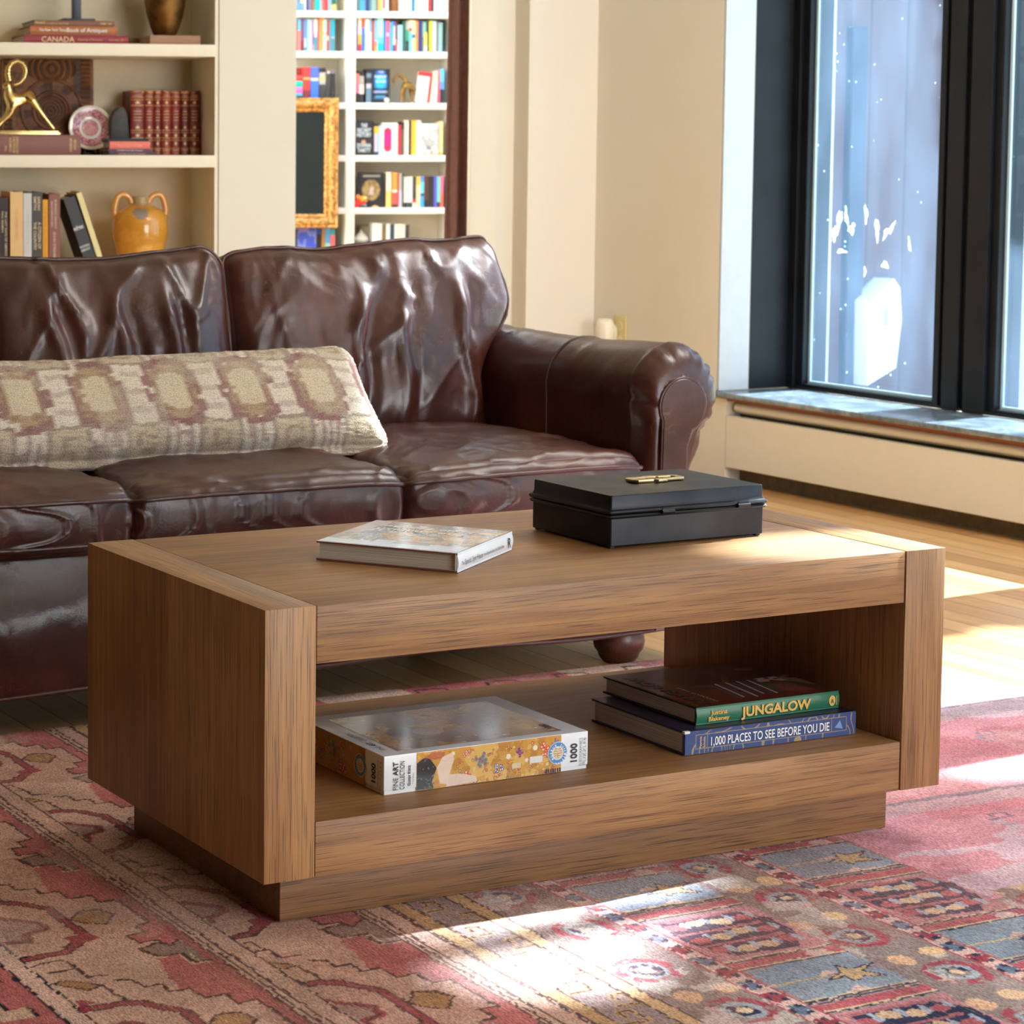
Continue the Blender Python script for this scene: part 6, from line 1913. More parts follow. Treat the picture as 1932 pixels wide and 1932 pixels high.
for sgn in (-1, 1):
    P_ = [(sgn * jR * .30, 0, hz(384)), (sgn * jR * .36, 0, hz(375)), (sgn * jR * .50, 0, hz(368.5)), (sgn * jR * .68, 0, hz(367)), (sgn * jR * .82, 0, hz(373)), (sgn * jR * .90, 0, hz(386)), (sgn * jR * .93, 0, hz(400)), (sgn * jR * .88, 0, hz(410))]
    sp_ = []
    for i in range(len(P_) - 1):
        for k in range(5):
            a = [Vector(P_[max(0, min(len(P_) - 1, i + d))]) for d in (-1, 0, 1, 2)]; t_ = k / 5
            sp_.append(0.5 * (2 * a[1] + (a[2] - a[0]) * t_ + (2 * a[0] - 5 * a[1] + 4 * a[2] - a[3]) * t_ ** 2 + (3 * a[1] - a[0] - 3 * a[2] + a[3]) * t_ ** 3))
    sp_.append(Vector(P_[-1]))
    m = MB(); m.tube(sp_, .0075, 10, flat=1.4); m.build('handle', plain((218, 156, 70), rough=.16, coat=.5), jg, smooth=True)
# ------------------------------------------------------------------ book wall of the room behind
kb = thing('tall_bookcase', 'tall white bookcase full of paperbacks in the room behind', 'bookcase', FK.w(0, 0, ZF), FK.a)
M_KS = plain((236, 234, 224), rough=0.5, spec=0.35, var=0.01)
KD = 0.27
KZ = [0.415, 0.7246, 1.0358, 1.3458, 1.6485, 1.885, 2.2]
m = MB(); m.box(-0.80, 0.62, KD, KD + .012, 0, 2.6); m.build('back_panel', plain((222, 216, 200), rough=.7), kb)
for (a, b) in ((-0.80, -0.76), (-0.057, 0.0), (0.574, 0.62)):
    m = MB(); m.box(a, b, 0, KD, 0, 2.6); m.build('upright', M_KS, kb, bevel=.002)
for z_ in KZ:
    for (a, b) in ((-0.76, -0.057), (0.0, 0.574)):
        m = MB(); m.box(a, b, 0.0, KD, z_ - .037 - ZF, z_ - ZF); m.build('shelf', M_KS, kb, bevel=.002)


def kat(px, py, v): return FK.at(px, py, v)


CN = {'crimson': (120, 30, 50), 'sky': (86, 178, 232), 'coral': (222, 122, 118), 'plum': (112, 74, 106), 'blue': (86, 134, 200), 'teal': (52, 132, 150), 'mint': (158, 212, 204), 'lavender': (170, 160, 206),
      'maroon': (112, 42, 54), 'cream': (232, 218, 194), 'red': (190, 56, 56), 'salmon': (226, 136, 106), 'orange': (244, 142, 66), 'aqua': (150, 212, 208), 'brick': (160, 66, 56), 'slate': (96, 124, 148),
      'turquoise': (0, 148, 180), 'cyan': (0, 176, 216), 'grey': (156, 154, 150), 'olive': (112, 122, 60), 'navy': (42, 50, 92), 'tan': (206, 172, 132), 'lilac': (184, 176, 196), 'brown': (104, 68, 46), 'charcoal': (52, 54, 58),
      'black': (34, 36, 40), 'white': (226, 228, 226), 'mustard': (222, 170, 62), 'peach': (236, 180, 146), 'lime': (188, 202, 50), 'pale blue': (170, 204, 226), 'indigo': (84, 84, 156), 'pink': (226, 110, 150), 'magenta': (222, 52, 130),
      'dark green': (30, 90, 74), 'sage': (118, 172, 156), 'yellow': (228, 206, 96), 'steel blue': (112, 162, 196), 'azure': (60, 158, 210), 'scarlet': (226, 72, 50), 'gold': (190, 160, 96), 'pale green': (188, 214, 180), 'ivory': (238, 232, 214)}


def kbook(label, name, x0, x1, y0, y1, segs, v=0.03, dp=0.11, group=None, tilt=0.0, face=None):
    """Standing book; segs: colours of the spine from the head down as (share, colour)."""
    u0, z1 = kat(x0, y0, v); u1, z0 = kat(x1, y1, v)
    zb = min(KZ, key=lambda q: abs(q - z0)) + 0.0003
    if abs(zb - z0) > 0.05: zb = z0
    if -0.055 < u0 < 0.002 and x1 > 668: u0 = 0.002
    if x1 < 655: u1 = min(u1, -0.0585)
    u1 = min(u1, 0.5725)
    h = z1 - zb; w = max(.005, u1 - u0 - .0022)
    m = MB(); mats = []; z_ = h
    tot = sum(s for s, _ in segs)
    for i, (s, c) in enumerate(segs):
        c = CN[c] if isinstance(c, str) else c
        mats.append(plain(c, rough=.5, var=.06, scale=90)); zn = max(0, z_ - h * s / tot)
        m.add([(0, 0, zn), (w, 0, zn), (w, 0, z_), (0, 0, z_)], [(0, 1, 2, 3)], i); z_ = zn
    mats.append(mats[0]); mats.append(M_PAGE); k = len(segs)
    m.add([(0, 0, 0), (0, 0, h), (0, dp, h), (0, dp, 0), (w, 0, 0), (w, 0, h), (w, dp, h), (w, dp, 0)],
          [(0, 1, 2, 3), (4, 7, 6, 5), (0, 3, 7, 4), (1, 5, 6, 2), (3, 2, 6, 7)], [k, k, k + 1, k + 1, k + 1])
    o = m.build(name, mats, bevel=0)
    o.location = FK.w(u0, v, zb); o.rotation_euler = (0, 0, FK.a)
    if tilt: o.rotation_euler = (Matrix.Rotation(FK.a, 3, 'Z') @ Matrix.Rotation(tilt, 3, 'Y')).to_euler()
    return tag(o, label, 'book', group)


ORD = ['first', 'second', 'third', 'fourth', 'fifth', 'sixth', 'seventh', 'eighth', 'ninth', 'tenth', 'eleventh', 'twelfth', 'thirteenth', 'fourteenth', 'fifteenth', 'sixteenth', 'seventeenth', 'eighteenth', 'nineteenth', 'twentieth',
       'twenty-first', 'twenty-second', 'twenty-third', 'twenty-fourth', 'twenty-fifth', 'twenty-sixth']


def krow(rowname, ybot, books, group, v=0.03, zx=None):
    """One row: (colour words, x0, x1, ytop, [segments])."""
    for i, (desc, x0, x1, yt, segs) in enumerate(books):
        segs = segs or [(1, desc)]
        nb = (books[i - 1] if i else books[i + 1])[0]
        if i + 1 < len(books) and i and len(books[i + 1][0]) < len(nb): nb = books[i + 1][0]
        bay = 'tall bookcase in the next room'
        lab = '%s book beside the %s one, %s, %s' % (desc, nb, rowname, bay)
        if len(lab.replace('-', ' ').split()) > 16: lab = '%s book beside the %s one, %s of tall bookcase' % (desc, nb, rowname)
        if len(lab.replace('-', ' ').split()) > 16: lab = '%s book beside the %s one, %s' % (desc, nb, rowname)
        kbook(lab, 'paperback', x0, x1, yt, ybot, segs, group=group, v=v)


a = lambda z: 555 + z / 12.88
c_ = lambda z: 700 + z / 12.88
krow('highest shelf, narrow bay', 16, [
    ('bright blue', a(75), a(158), -40, [(3, 'slate'), (1, 'blue')]), ('tan', a(162), a(244), -38, [(3, 'tan'), (1, 'blue')]), ('lilac', a(248), a(300), -42, [(1, 'lilac')]), ('navy', a(310), a(345), -44, [(1, 'navy')]),
    ('dusky blue', a(348), a(422), -42, [(1, (96, 104, 140))]), ('rust', a(426), a(458), -36, [(1, 'brick')]), ('olive', a(462), a(512), -35, [(1, 'olive')]), ('cyan', a(524), a(630), -40, [(1, 'cyan')]), ('grey', a(634), a(680), -38, [(1, 'grey')]),
    ('moss', a(682), a(744), -41, [(2, (76, 82, 70)), (1, (200, 90, 90))]), ('red', a(748), a(830), -40, [(1, 'red')]), ('pale blue', a(834), a(905), -37, [(1, 'steel blue')]), ('patchwork-coloured', a(910), a(1035), -30, [(1, 'yellow'), (1, 'brown'), (1, 'dark green'), (1, 'gold')])], 'paperbacks in the narrow bay')
krow('second shelf, narrow bay', 91.5, [
    ('crimson', a(58), a(90), 36, [(1, 'maroon'), (2, 'brick')]), ('blue and coral', a(92), a(160), 36, [(1, 'sky'), (1.8, 'coral')]), ('plum', a(168), a(240), 35, [(2, 'plum'), (1, 'maroon')]), ('cornflower', a(246), a(300), 36, [(2, 'blue'), (1, 'lilac'), (.4, 'teal')]),
    ('teal', a(302), a(328), 37, [(1, 'teal')]), ('mint', a(330), a(385), 36, [(1, 'mint')]), ('lavender', a(388), a(450), 36, [(1, 'lavender')]), ('maroon', a(453), a(482), 37, [(4, 'plum'), (1, 'coral')]), ('cream and teal', a(485), a(565), 36, [(1, 'ivory'), (.3, 'lilac'), (1, 'teal')]),
    ('red', a(568), a(606), 36, [(1, 'red')]), ('salmon', a(609), a(646), 35, [(1, 'salmon')]), ('orange', a(648), a(714), 33.5, [(1, 'orange')]), ('aqua', a(718), a(790), 36, [(1, 'aqua'), (.2, 'grey'), (1.3, 'aqua')]), ('brick red', a(796), a(850), 37, [(1.5, 'brick'), (.4, 'tan'), (1, 'brick')]),
    ('slate', a(855), a(914), 36, [(1, 'slate')]), ('turquoise', a(917), a(990), 35.5, [(1.4, 'turquoise'), (.1, 'lilac'), (1, 'teal')])], 'paperbacks in the narrow bay')
krow('third shelf, narrow bay', 183, [
    ('red clothbound', a(220), a(395), 126.5, [(1, 'red'), (.2, 'gold'), (1, 'red'), (1.2, 'maroon')]), ('royal blue', a(408), a(600), 126.5, [(1, (70, 100, 214)), (.25, 'lilac'), (2, (54, 104, 206))]), ('tall black', a(610), a(770), 128, [(.3, 'black'), (.3, 'grey'), (.2, 'gold'), (.3, 'grey'), (1.2, 'charcoal')]),
    ('charcoal', a(788), a(880), 133.5, [(.3, 'grey'), (3, 'charcoal')]), ('short black', a(890), a(1005), 133, [(.3, (110, 100, 120)), (3, 'black')])], None, v=-0.035)
krow('highest shelf, wide bay', 20, [
    ('olive-yellow', a(1458), a(1530), -40, [(1, (190, 178, 62))]), ('dark slate', a(1540), a(1605), -42, [(1.5, 'charcoal'), (1, 'slate')]), ('teal', a(1608), a(1680), -40, [(1, (50, 160, 176))]), ('blue', a(1682), a(1742), -38, [(1, 'blue')]), ('navy', a(1754), a(1832), -43, [(1, 'navy')]),
    ('sea green', a(1840), a(1885), -38, [(1, 'teal')]), ('grey-lilac', c_(24), c_(70), -36, [(1, 'grey')]), ('sage', c_(76), c_(130), -38, [(1, 'sage')]), ('plum', c_(136), c_(174), -38, [(1, 'plum')]), ('mustard', c_(178), c_(244), -36, [(1, 'mustard')]),
    ('peach', c_(248), c_(290), -40, [(1, 'peach')]), ('white and red', c_(293), c_(358), -40, [(.3, 'ivory'), (2, (222, 96, 106)), (.2, 'ivory')]), ('cream', c_(362), c_(430), -38, [(1, 'ivory')])], 'paperbacks in the wide bay')
krow('highest shelf past basket, wide bay', 21, [
    ('stone grey', c_(700), c_(800), -38, [(1, (200, 196, 184))]), ('pearl', c_(803), c_(880), -38, [(1, (224, 224, 228))]), ('pale yellow', c_(888), c_(992), -40, [(1, (222, 220, 170))]), ('bright blue', c_(1003), c_(1072), -40, [(1, (0, 118, 190))]), ('white', c_(1076), c_(1140), -38, [(1, 'white')]),
    ('light grey', c_(1144), c_(1225), -36, [(1, (206, 204, 200))]), ('oatmeal', c_(1228), c_(1310), -37, [(1, (214, 208, 196))]), ('putty', c_(1312), c_(1395), -36, [(1, (208, 204, 194))]), ('red', c_(1400), c_(1466), -40, [(1, (186, 40, 48))]), ('charcoal', c_(1470), c_(1536), -40, [(1, 'charcoal')]),
    ('snow white', c_(1542), c_(1640), -38, [(1, (222, 224, 222))]), ('faded grey', c_(1644), c_(1760), -37, [(1, (200, 198, 194))]), ('bone', c_(1764), c_(1880), -36, [(1, (216, 208, 194))])], 'paperbacks in the wide bay')
krow('second shelf, wide bay', 95, [
    ('indigo', a(1478), a(1548), 38, [(1, 'indigo')]), ('cream and red', a(1552), a(1640), 34, [(1.6, 'cream'), (1, 'mustard'), (.7, 'red')]), ('blue with a red cap', a(1645), a(1722), 35, [(.9, 'scarlet'), (2.4, (50, 106, 206))]), ('white', a(1726), a(1818), 36, [(1.2, 'white'), (1.6, 'pale blue')]), ('steel blue', a(1821), a(1885), 34.5, [(1, 'steel blue'), (1.4, 'white')]),
    ('brick red', c_(20), c_(80), 39, [(1, 'brick')]), ('light blue', c_(84), c_(162), 37, [(2, 'steel blue'), (.5, 'coral'), (.5, 'orange')]), ('pale aqua', c_(165), c_(300), 34.5, [(1.6, 'aqua'), (.5, (90, 200, 226)), (.7, 'cyan')]), ('mid blue', c_(303), c_(365), 38, [(1, (44, 106, 176))]), ('pink', c_(368), c_(456), 39, [(1, (232, 96, 126)), (.3, 'lavender'), (1.3, (226, 92, 116))]),
    ('azure', c_(468), c_(540), 41, [(1, 'azure')]), ('white and purple', c_(543), c_(598), 40, [(.5, 'indigo'), (1.5, 'lilac'), (.6, 'ivory'), (.8, (70, 50, 110))]), ('maroon', c_(600), c_(642), 41, [(1.2, 'maroon'), (.8, 'scarlet')]), ('short sky blue', c_(648), c_(770), 47, [(1, (140, 184, 222))]), ('bottle green', c_(774), c_(848), 40, [(1, 'dark green')]),
    ('teal', c_(850), c_(928), 39, [(.8, 'grey'), (1, (50, 140, 120)), (1, 'charcoal')]), ('aqua', c_(932), c_(1000), 38, [(.6, 'cream'), (.3, 'scarlet'), (1.6, (100, 186, 192))]), ('pale yellow', c_(1003), c_(1080), 38.5, [(1, (222, 222, 170)), (.3, (20, 100, 140)), (1, (214, 208, 150))]), ('orange', c_(1083), c_(1146), 39, [(1, (232, 138, 80))]), ('navy', c_(1152), c_(1250), 38, [(1, (50, 50, 108))]),
    ('sage', c_(1256), c_(1340), 41, [(1, 'sage'), (1, 'slate')]), ('dark slate', c_(1343), c_(1408), 39, [(1, 'charcoal')]), ('lime', c_(1412), c_(1494), 39, [(1, 'lime')]), ('pale blue', c_(1498), c_(1592), 40, [(1, 'pale blue')]), ('brown', c_(1596), c_(1628), 41, [(1, 'brown')]), ('grey-teal', c_(1634), c_(1740), 43, [(1, (128, 166, 170))])], 'paperbacks in the wide bay')
# a short one standing in front
kbook('short yellow book standing before the sage one, second shelf of the wide bay', 'paperback', c_(1302), c_(1366), 61, 95, [(2, 'yellow'), (1, 'ivory')], v=0.012, dp=.015)

# third shelf, wide bay
kbook('black and pink book at the post, third shelf of the wide bay', 'paperback', a(1472), a(1580), 133, 193, [(.3, 'black'), (1, 'coral'), (1, 'pink'), (1, 'black')])
kbook('black and cream book beside the black and pink one, third shelf', 'paperback', a(1583), a(1700), 133, 193, [(.6, 'black'), (1, 'grey'), (1, 'cream'), (1, 'black')])
kbook('pale green book leaning beside the white one, third shelf', 'paperback', c_(1440), c_(1530), 133.5, 193, [(1, 'pale green')], tilt=.10)
kbook('cream book leaning on the pink one, third shelf', 'paperback', c_(1530), c_(1600), 133, 193, [(1, 'cream')], tilt=.06)
kbook('pink book beside the blue-topped one, third shelf', 'paperback', c_(1618), c_(1676), 132, 193, [(1, (206, 74, 112))])
kbook('blue and black book at the end, third shelf of the wide bay', 'paperback', c_(1682), c_(1778), 130, 193, [(1, 'sky'), (.6, 'blue'), (1.1, 'black')])


def facing(label, name, x0, x1, y0, y1, base, draw, v=0.02, th=0.03, spine_px=0, spine_c='black', cat='book'):
    """Book shown cover on: painted front with its spine or edge to the side."""
    u0, z1 = kat(x0, y0, v); u1, z0 = kat(x1, y1, v)
    zb = min(KZ, key=lambda q: abs(q - z0)) + .0003
    w, h = u1 - u0, z1 - zb
    t = thing(name, label, cat, FK.w(u0, v, zb), FK.a)
    m = MB(); m.box(0, w, 0.0005, th, 0, h); m.build('cover', plain(CN[base] if isinstance(base, str) else base, rough=.45), t, bevel=.001)
    def fn(X, Y):
        cv = Canvas(X / w, Y / h, CN[base] if isinstance(base, str) else base); draw(cv); return cv.c
    painted_panel('cover_print', w, h, .004, fn, MP_MATTE, t, (0, -.0003, 0), (1, 0, 0), (0, 0, 1))
    return t, w, h


def d_secret(cv): cv.ell(.48, .38, .13, .05, (196, 150, 120))
t, w, h = facing('black-covered book titled THE SECRET HISTORY, facing out on the fourth shelf', 'novel', 671, 702.5, 227, 292, (38, 44, 50), d_secret)
lettering('cover_lettering', [(s_, w * .5, h * y_, h * .115, w * ww, 'c', .02) for s_, y_, ww in (('THE', .80, .36), ('SECRET', .66, .84), ('HISTORY', .53, .86), ('DONNA', .23, .84), ('TARTT', .09, .78))], plain((206, 220, 230), rough=.5), t, (0, -.0008, 0), (1, 0, 0), (0, 0, 1))
def d_oxygen(cv):
    for k, q in enumerate((.92, .80, .66, .50, .34, .20)): cv.rect(.14 + .03 * abs(k - 2.5), .84 - .03 * abs(k - 2.5), q - .07, q + .02, (80, 190, 240) if k % 2 else (60, 120, 210), .55)
    cv.put((np.hypot((cv.X - .5) / .42, (cv.Y - .62) / .26) < 1), (20, 90, 170), .6); cv.put((np.hypot((cv.X - .5) / .30, (cv.Y - .62) / .18) < 1), (40, 180, 226), .7)
    cv.ell(.84, .085, .13, .075, (214, 204, 206)); cv.rect(.1, .9, .30, .36, (150, 150, 170), .6); cv.rect(.1, .7, .12, .18, (60, 90, 140), .7)
t, w, h = facing('black book with a glowing blue cover, facing out on the third shelf', 'novel', 701.5, 735, 130, 193, (28, 38, 46), d_oxygen)
lettering('cover_lettering', [('THE', w * .5, h * .88, h * .06, w * .26, 'c', .02), ('NEW', w * .5, h * .73, h * .09, w * .66, 'c', .02), ('ONE', w * .5, h * .60, h * .08, w * .56, 'c', .02), ('STORIES', w * .5, h * .31, h * .05, w * .6, 'c', 0)], plain((190, 214, 240), rough=.5), t, (0, -.0008, 0), (1, 0, 0), (0, 0, 1))
kbook('dark blue spine beside the glowing blue cover, third shelf', 'novel', 691.3, 701.2, 130, 193, [(.3, 'black'), (.3, 'slate'), (.4, 'charcoal'), (.3, 'lilac'), (1, 'slate')])
def d_caps(cv):
    X, Y = cv.X, cv.Y
    q = np.where(np.abs(Y - .48) < .24, np.abs(X - .36) / .24, np.hypot((X - .36) / .24, (np.abs(Y - .48) - .24) / .13))
    cv.put(q < 1.1, (236, 150, 160)); cv.put(q < 1, (226, 40, 120)); cv.put((q < 1) & ((Y < .30) | (Y > .72)), (214, 44, 74)); cv.put((q < .8) & (fbm(X * 14, Y * 14, 3) > .15), (150, 40, 130), .7)
    cv.rect(.0, .92, .92, .94, (190, 204, 204)); cv.rect(.84, .86, 0, 1, (206, 216, 214))
facing('white book with a magenta capsule on its cover, fourth shelf of the wide bay', 'novel', 721, 750, 231.5, 292, (226, 226, 218), d_caps)
def d_draw(cv):
    n = fbm(cv.X * 9, cv.Y * 9, 4); cv.put(n > .08, (150, 154, 156), .8); cv.put(n < -.22, (226, 230, 228), .9); cv.put((cv.Y < .3) & (n > .1), (96, 92, 92), .7); cv.put(cv.Y > .86, (196, 214, 220)); cv.put(cv.Y < .06, (196, 160, 130))
facing('grey sketch-covered book facing out on the fourth shelf', 'novel', 795, 826.5, 233, 292, (196, 200, 198), d_draw)
z5 = lambda z: 660 + z / 10.17
krow('fourth shelf, wide bay', 292, [('black', z5(432), z5(466), 230, [(1, 'black')]), ('navy with an orange top', z5(470), z5(552), 233.5, [(.3, 'black'), (.8, 'mustard'), (2, 'lilac'), (.4, 'navy')]), ('powder blue', z5(560), z5(612), 237, [(1, 'pale blue')])], None)
krow('fourth shelf, wide bay', 292, [('red', z5(920), z5(986), 235, [(1, (186, 52, 64))]), ('dark brown', z5(992), z5(1042), 230, [(.3, 'black'), (1, (92, 80, 78))]), ('ivory', z5(1050), z5(1130), 227, [(1, 'cream')]), ('black', z5(1135), z5(1180), 227, [(1, (40, 46, 42))]),
     ('mustard', z5(1186), z5(1276), 227, [(1, (230, 170, 58))]), ('white', z5(1280), z5(1366), 227, [(1, (228, 226, 218))])], None)
kbook('tan book at the end, fourth shelf of the wide bay', 'paperback', z5(1710), z5(1790), 229, 292, [(3, (226, 204, 154)), (.3, 'gold')])
def d_medal(cv):
    cv.ell(.48, .50, .36, .30, (150, 128, 84)); cv.put((np.hypot((cv.X - .48) / .36, (cv.Y - .5) / .30) < 1) & (fbm(cv.X * 12, cv.Y * 12, 3) > .15), (110, 92, 60), .8); cv.poly([(.40, .36), (.56, .36), (.60, .56), (.52, .62), (.44, .54)], (176, 160, 158)); cv.rect(.14, .86, .88, .94, (150, 146, 136), .8); cv.ell(.66, .02, .12, .04, (220, 170, 120))
facing('black book with a golden medallion cover, fifth shelf of the wide bay', 'novel', 677.5, 724, 325.5, 390.5, (34, 38, 42), d_medal)
z6 = lambda z: 660 + z / 10.17
krow('fifth shelf, wide bay', 390, [('cream', z6(700), z6(796), 325, [(1.6, (232, 218, 196)), (1.4, (236, 190, 110))]), ('orange and red', z6(815), z6(910), 325.5, [(1.5, 'orange'), (.2, 'ivory'), (1, (222, 90, 80)), (.3, 'charcoal')]), ('rust brown', z6(912), z6(942), 326, [(1, 'brick')]), ('grey', z6(946), z6(1002), 327, [(1, 'grey'), (1, 'lilac')]),
     ('dark green', z6(1005), z6(1032), 327, [(1, (50, 62, 52))]), ('grey-green', z6(1036), z6(1110), 334, [(2.6, (186, 200, 192)), (.5, 'black')]), ('frosted white', z6(1113), z6(1206), 333, [(2.6, (196, 208, 200)), (.5, 'charcoal')]), ('black', z6(1212), z6(1272), 333, [(2.4, 'charcoal'), (.4, 'red'), (.5, 'ivory')]), ('cream and gold', z6(1278), z6(1355), 332.5, [(.8, (206, 172, 80)), (2, (214, 204, 164))]),
     ('sky blue', z6(1360), z6(1426), 332, [(.5, 'blue'), (1, (100, 190, 226)), (.2, 'navy'), (1, 'azure')]), ('dark brown', z6(1432), z6(1512), 332.5, [(2, (76, 50, 42)), (.6, 'black')]), ('jet black', z6(1518), z6(1610), 332, [(1, (38, 34, 38))]), ('indigo', z6(1616), z6(1672), 332, [(1, (88, 84, 190))]), ('turquoise', z6(1676), z6(1736), 333, [(2.4, (100, 190, 182)), (.5, 'charcoal')]),
     ('pink', z6(1742), z6(1796), 332, [(1.2, 'pink'), (1, (222, 100, 84))])], 'paperbacks in the wide bay')
krow('fifth shelf behind the soft toy', 390, [('light grey', z6(150), z6(196), 336, [(1, (206, 206, 200))]), ('ivory', z6(200), z6(250), 334.5, [(1, (222, 222, 212))])], None, v=.12)
# bright soft toy made of petals
u_, zt_ = kat(680, 358, 0.03)
ty = thing('toy', 'red, orange and yellow soft toy sitting on the fifth shelf', 'toy', FK.w(u_, 0.03, KZ[1] + .0004), FK.a)
for (x_, z_, r_, c_2) in ((-.018, .024, .022, (226, 40, 50)), (.010, .052, .020, (240, 150, 40)), (-.014, .062, .017, (238, 120, 60)), (.024, .056, .015, (236, 224, 160)), (.014, .030, .018, (222, 60, 48)), (.010, .012, .012, (70, 110, 130)), (.028, .014, .013, (120, 150, 160)), (.034, .038, .012, (240, 150, 50))):
    m = MB(); m.lathe([(r_ * math.sin(PI * k / 8), -r_ * math.cos(PI * k / 8)) for k in range(9)], (x_, 0, max(z_, r_)), 14); m.build('pad', plain(c_2, rough=.8), ty, smooth=True)
# giraffe
vG = 0.06
def G(zx, zy, dv=0.0):
    u, z = kat(700 + zx / 12.88, 120 + zy / 12.88, vG); return (u, vG + dv, z + 0.0)
zfix = KZ[3] + .0006 - G(750, 940)[2]
def Gp(zx, zy, dv=0.0):
    u, v_, z = G(zx, zy, dv); return FK.w(u, v_, z + zfix)
gn = [Gp(900, 520), Gp(800, 500), Gp(1020, 520), Gp(860, 400), Gp(770, 310), Gp(660, 265), Gp(570, 320), Gp(540, 390), Gp(555, 470),
      Gp(755, 620, -.012), Gp(740, 780, -.012), Gp(735, 936, -.012), Gp(810, 620, .012), Gp(818, 780, .012), Gp(822, 936, .012), Gp(960, 640, .012), Gp(975, 780, .012), Gp(940, 936, .012), Gp(1040, 620, -.012), Gp(1040, 780, -.012), Gp(1030, 936, -.012), Gp(1075, 600)]
ge = [(0, 1), (0, 2), (1, 3), (3, 4), (4, 5), (5, 6), (6, 7), (7, 8), (1, 9), (9, 10), (10, 11), (1, 12), (12, 13), (13, 14), (2, 15), (15, 16), (16, 17), (2, 18), (18, 19), (19, 20), (2, 21)]
gr = [.021, .019, .021, .014, .0105, .009, .009, .008, .005, .010, .006, .005, .010, .006, .005, .011, .006, .005, .011, .006, .005, .004]
me = bpy.data.meshes.new('giraffe_figurine'); me.from_pydata(gn, ge, []); me.materials.append(metal((142, 112, 58), .35, 'old_brass', var=.3))
ob = bpy.data.objects.new('giraffe_figurine', me); COL.objects.link(ob)
sk = ob.modifiers.new('skin', 'SKIN'); sk.use_smooth_shade = True
for i, vv in enumerate(me.skin_vertices[0].data): vv.radius = (gr[i], gr[i]); vv.use_root = (i == 0)
ob.modifiers.new('soft', 'SUBSURF').levels = 1
tag(ob, 'brass giraffe figurine with lowered head on the third shelf', 'figurine')
# white book with red spine leaning
u0, z1 = kat(786, 137, .03); u1, _ = kat(811, 193, .03)
t = thing('novel', 'white book with a red spine and banner leaning beside the brass giraffe', 'book', FK.w(u1 - .004, .03, KZ[3] + .0004), rot=(Matrix.Rotation(FK.a, 3, 'Z') @ Matrix.Rotation(.12, 3, 'Y')).to_euler())
hh = z1 - KZ[3]; m = MB(); m.box(-.085, 0, .004, .03, 0, hh); m.build('cover', plain((222, 222, 216), rough=.5), t, bevel=.001)
m = MB(); m.box(-.014, .002, .001, .034, 0, hh); m.build('spine', plain((178, 60, 66), rough=.5), t); m = MB(); m.box(-.088, -.012, .002, .004, hh * .86, hh + .001); m.build('banner', plain((178, 52, 62), rough=.5), t)
# basket on the highest shelf
u_, _ = kat(744, 20, .09)
bk_ = MB(); bk_.lathe([(.025, 0), (.027, .004), (.031, .08), (.036, .19), (.033, .19), (.028, .08), (.024, .012)], n=30)
o = bk_.build('basket', wood('z', (168, 112, 62), (126, 78, 42), (90, 54, 30), rough=.7, name='cane', seed=13), smooth=True, loc=FK.w(u_, .09, KZ[5] + .0005), rz=FK.a)
tag(o, 'brown tapered wooden basket on the highest shelf of the wide bay', 'basket')
# low shelf of the wide bay
z7 = lambda z: 550 + z / 8.05
lab_ = [('mint-flecked white', 1232, 1292, [(2, 'white'), (1, (196, 222, 206))]), ('white with green spots', 1294, 1330, [(1, (214, 226, 214))]), ('plain white', 1334, 1372, [(1, 'white')]), ('olive', 1375, 1432, [(2.4, (110, 100, 62)), (1, 'cream')]), ('pale grey', 1438, 1496, [(1, (218, 226, 228))]), ('dark teal with a red foot', 1500, 1562, [(2.2, (38, 66, 76)), (1.2, (200, 58, 82))]),
        ('chalk white', 1566, 1606, [(1, 'white')]), ('cream with a yellow foot', 1612, 1690, [(1.8, 'cream'), (1.3, (200, 190, 30))]), ('eggshell', 1692, 1726, [(1, (224, 224, 212))]), ('black', 1730, 1786, [(1.5, 'charcoal'), (.6, 'grey'), (.8, 'charcoal')])]
krow('lowest shelf, wide bay', 490.5, [(d_, z7(x0), z7(x1), 421 + .3 * i, sg) for i, (d_, x0, x1, sg) in enumerate(lab_)], 'paperbacks in the wide bay')
for i, (lb, c1, zz) in enumerate((('lower dark book lying under the white seashell', (50, 58, 64), 0.0), ('grey-blue book lying flat under the white seashell', (96, 112, 120), .044))):
    u0, _ = kat(668.5, 470, .03); u1, _ = kat(700.5, 470, .03)
    hardback('flat_book', lb, FK.w(u0, .03, KZ[0] + .0004 + zz + i * .0004), FK.a, u1 - u0, .18, .043, c1, c1)
u_, _ = kat(681, 450, .10)
m = MB(); P = []
for i in range(22):
    t_ = i / 21
    P.append((.052 * (1 - .75 * t_) * math.sin(PI * min(1, t_ * 1.0 + .08)) + .004, .085 * t_))
m.lathe(P, n=26, sx=1.15, sy=.8); o = m.build('seashell', plain((216, 212, 200), rough=.5, var=.1, scale=20), smooth=True, loc=FK.w(u_, .10, KZ[0] + .0895), rz=FK.a)
tag(o, 'white ceramic seashell on two flat books, lowest visible shelf', 'seashell')
u_, _ = kat(692, 440, .2)
m = MB(); m.lathe([(.05, 0), (.052, .01), (.056, .19), (.050, .20), (.046, .19)], n=24); o = m.build('wicker_pot', plain((176, 168, 146), rough=.9, var=.25, scale=120, bump=.4), smooth=True, loc=FK.w(u_, .205, KZ[0] + .0005), rz=FK.a)
tag(o, 'grey wicker pot behind the white seashell', 'pot')
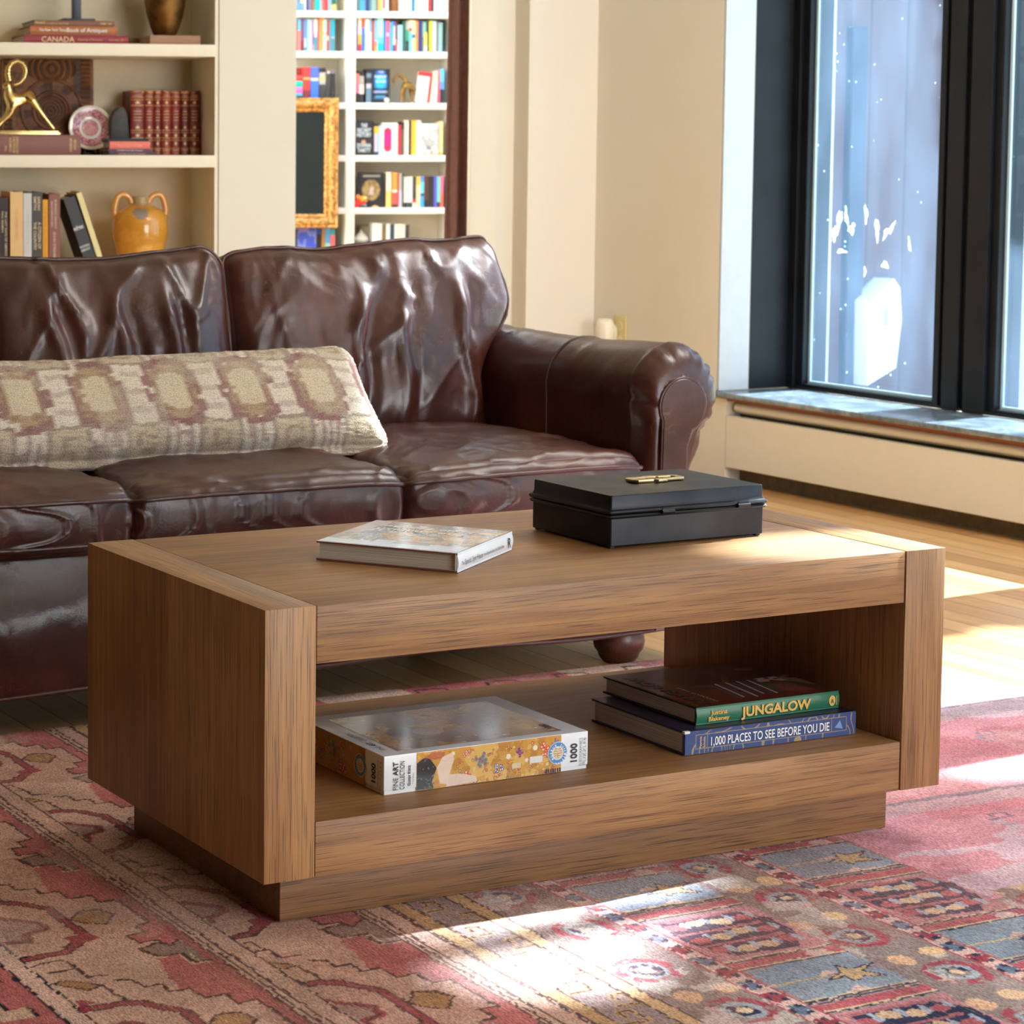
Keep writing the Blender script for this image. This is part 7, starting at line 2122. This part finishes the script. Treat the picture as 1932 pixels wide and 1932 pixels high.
# narrow bay, low shelf and small stack
def d_bluebook(cv):
    n = fbm(cv.X * 5, cv.Y * 5, 3); cv.put(n > .15, (130, 150, 232), .8); cv.put((cv.Y < .34) & (cv.Y > .22) & (cv.X < .86), (150, 120, 200), .8); cv.put((cv.Y > .86) & (cv.X < .6), (150, 150, 226), .6)
facing('bright blue book facing out under the gilt frame', 'novel', z7(92), z7(374), 430, 490.5, (66, 92, 222), d_bluebook, v=.015)
krow('lowest shelf, narrow bay', 490.5, [('black', z7(378), z7(456), 434, [(.3, (30, 90, 190)), (2, 'black')]), ('tan', z7(462), z7(510), 430, [(2, (170, 128, 76)), (1, 'tan')]), ('light blue', z7(514), z7(586), 430, [(1, (90, 160, 220)), (.5, 'aqua'), (.6, 'blue')]), ('teal and coral', z7(592), z7(662), 434, [(.4, (20, 160, 176)), (1.2, (226, 110, 124)), (.2, 'teal'), (.6, 'coral')])], None)
kbook('olive book at the near edge under the gilt frame', 'paperback', z7(40), z7(90), 432, 490.5, [(1, (84, 82, 60))])
zk = KZ[3] + .0004
vS = -.04
u1, _ = kat(a(208), 150, vS); u0 = u1 - .14
base_z = kat(600, 184, vS)[1]
for nm, lb, c1, y0, y1 in (('notebook', 'light blue notebook lowest in the flat stack beside the red clothbound book', (60, 160, 206), 176.5, 182), ('notebook', 'pink notebook in the flat stack beside the red clothbound book', (222, 104, 170), 164.5, 176), ('notebook', 'jade green notebook in the flat stack beside the red clothbound book', (0, 176, 150), 153, 164), ('notebook', 'scarlet notebook topping the flat stack beside the red clothbound book', (236, 62, 56), 143, 152.5)):
    za, zb_ = kat(600, y1, vS)[1], kat(600, y0, vS)[1]
    hardback(nm, lb, FK.w(u0, vS, za), FK.a, u1 - u0, .03, zb_ - za, c1, c1)
kbook('dark red book standing behind the flat notebooks', 'paperback', a(60), a(215), 128, 183, [(1, (128, 30, 32))], v=.002, dp=.16)

# gilt picture frame hung on the front of the shelves
vF = -0.075
fu1, fz1 = kat(638, 185, vF); _, fz0 = kat(638, 430, vF)
FW, FH, bw = 0.50, fz1 - fz0, 0.083
pf = thing('picture_frame', 'ornate gilt frame around a black board, hung on the bookcase front', 'picture frame', FK.w(fu1 - FW, vF, fz0), FK.a)
def gilt():
    m, nt, b = new_mat('carved_gilt')
    tc = node(nt, 'ShaderNodeTexCoord')
    n = node(nt, 'ShaderNodeTexNoise', inp={'Scale': 60.0, 'Detail': 5.0}); L(nt, tc.outputs['Object'], n.inputs['Vector'])
    r = ramp(nt, [(0.35, lin((112, 78, 36))), (0.55, lin((196, 146, 78))), (0.75, lin((232, 188, 112)))], n.outputs['Fac'])
    L(nt, r.outputs['Color'], b.inputs['Base Color']); b.inputs['Metallic'].default_value = 0.35; b.inputs['Roughness'].default_value = 0.42
    bp = node(nt, 'ShaderNodeBump', inp={'Strength': 0.8, 'Distance': 0.006}); L(nt, n.outputs['Fac'], bp.inputs['Height']); L(nt, bp.outputs['Normal'], b.inputs['Normal'])
    return m
sect = [(0.0, 0.0), (0.0, -.022), (.006, -.030), (.016, -.026), (.026, -.036), (.042, -.038), (.056, -.028), (.062, -.016), (.070, -.020), (.080, -.014), (bw, -.008), (bw, 0.0)]
m = MB()
P = []
for o_, d_ in sect:
    P.append([(o_, d_, o_), (FW - o_, d_, o_), (FW - o_, d_, FH - o_), (o_, d_, FH - o_)])
m.grid(np.array(P), wrap=True)
m.build('moulding', gilt(), pf, smooth='auto')
m = MB(); m.box(bw - .004, FW - bw + .004, -.006, .004, bw - .004, FH - bw + .004); m.build('board', plain((28, 36, 38), rough=.8, spec=.2, var=.08, scale=12), pf)
m = MB(); m.box(.03, FW - .03, .004, -vF - .002, FH - .10, FH - .04); m.box(.03, FW - .03, .004, -vF - .002, .04, .10); m.build('hanging_batten', plain((120, 90, 60), rough=.8), pf)
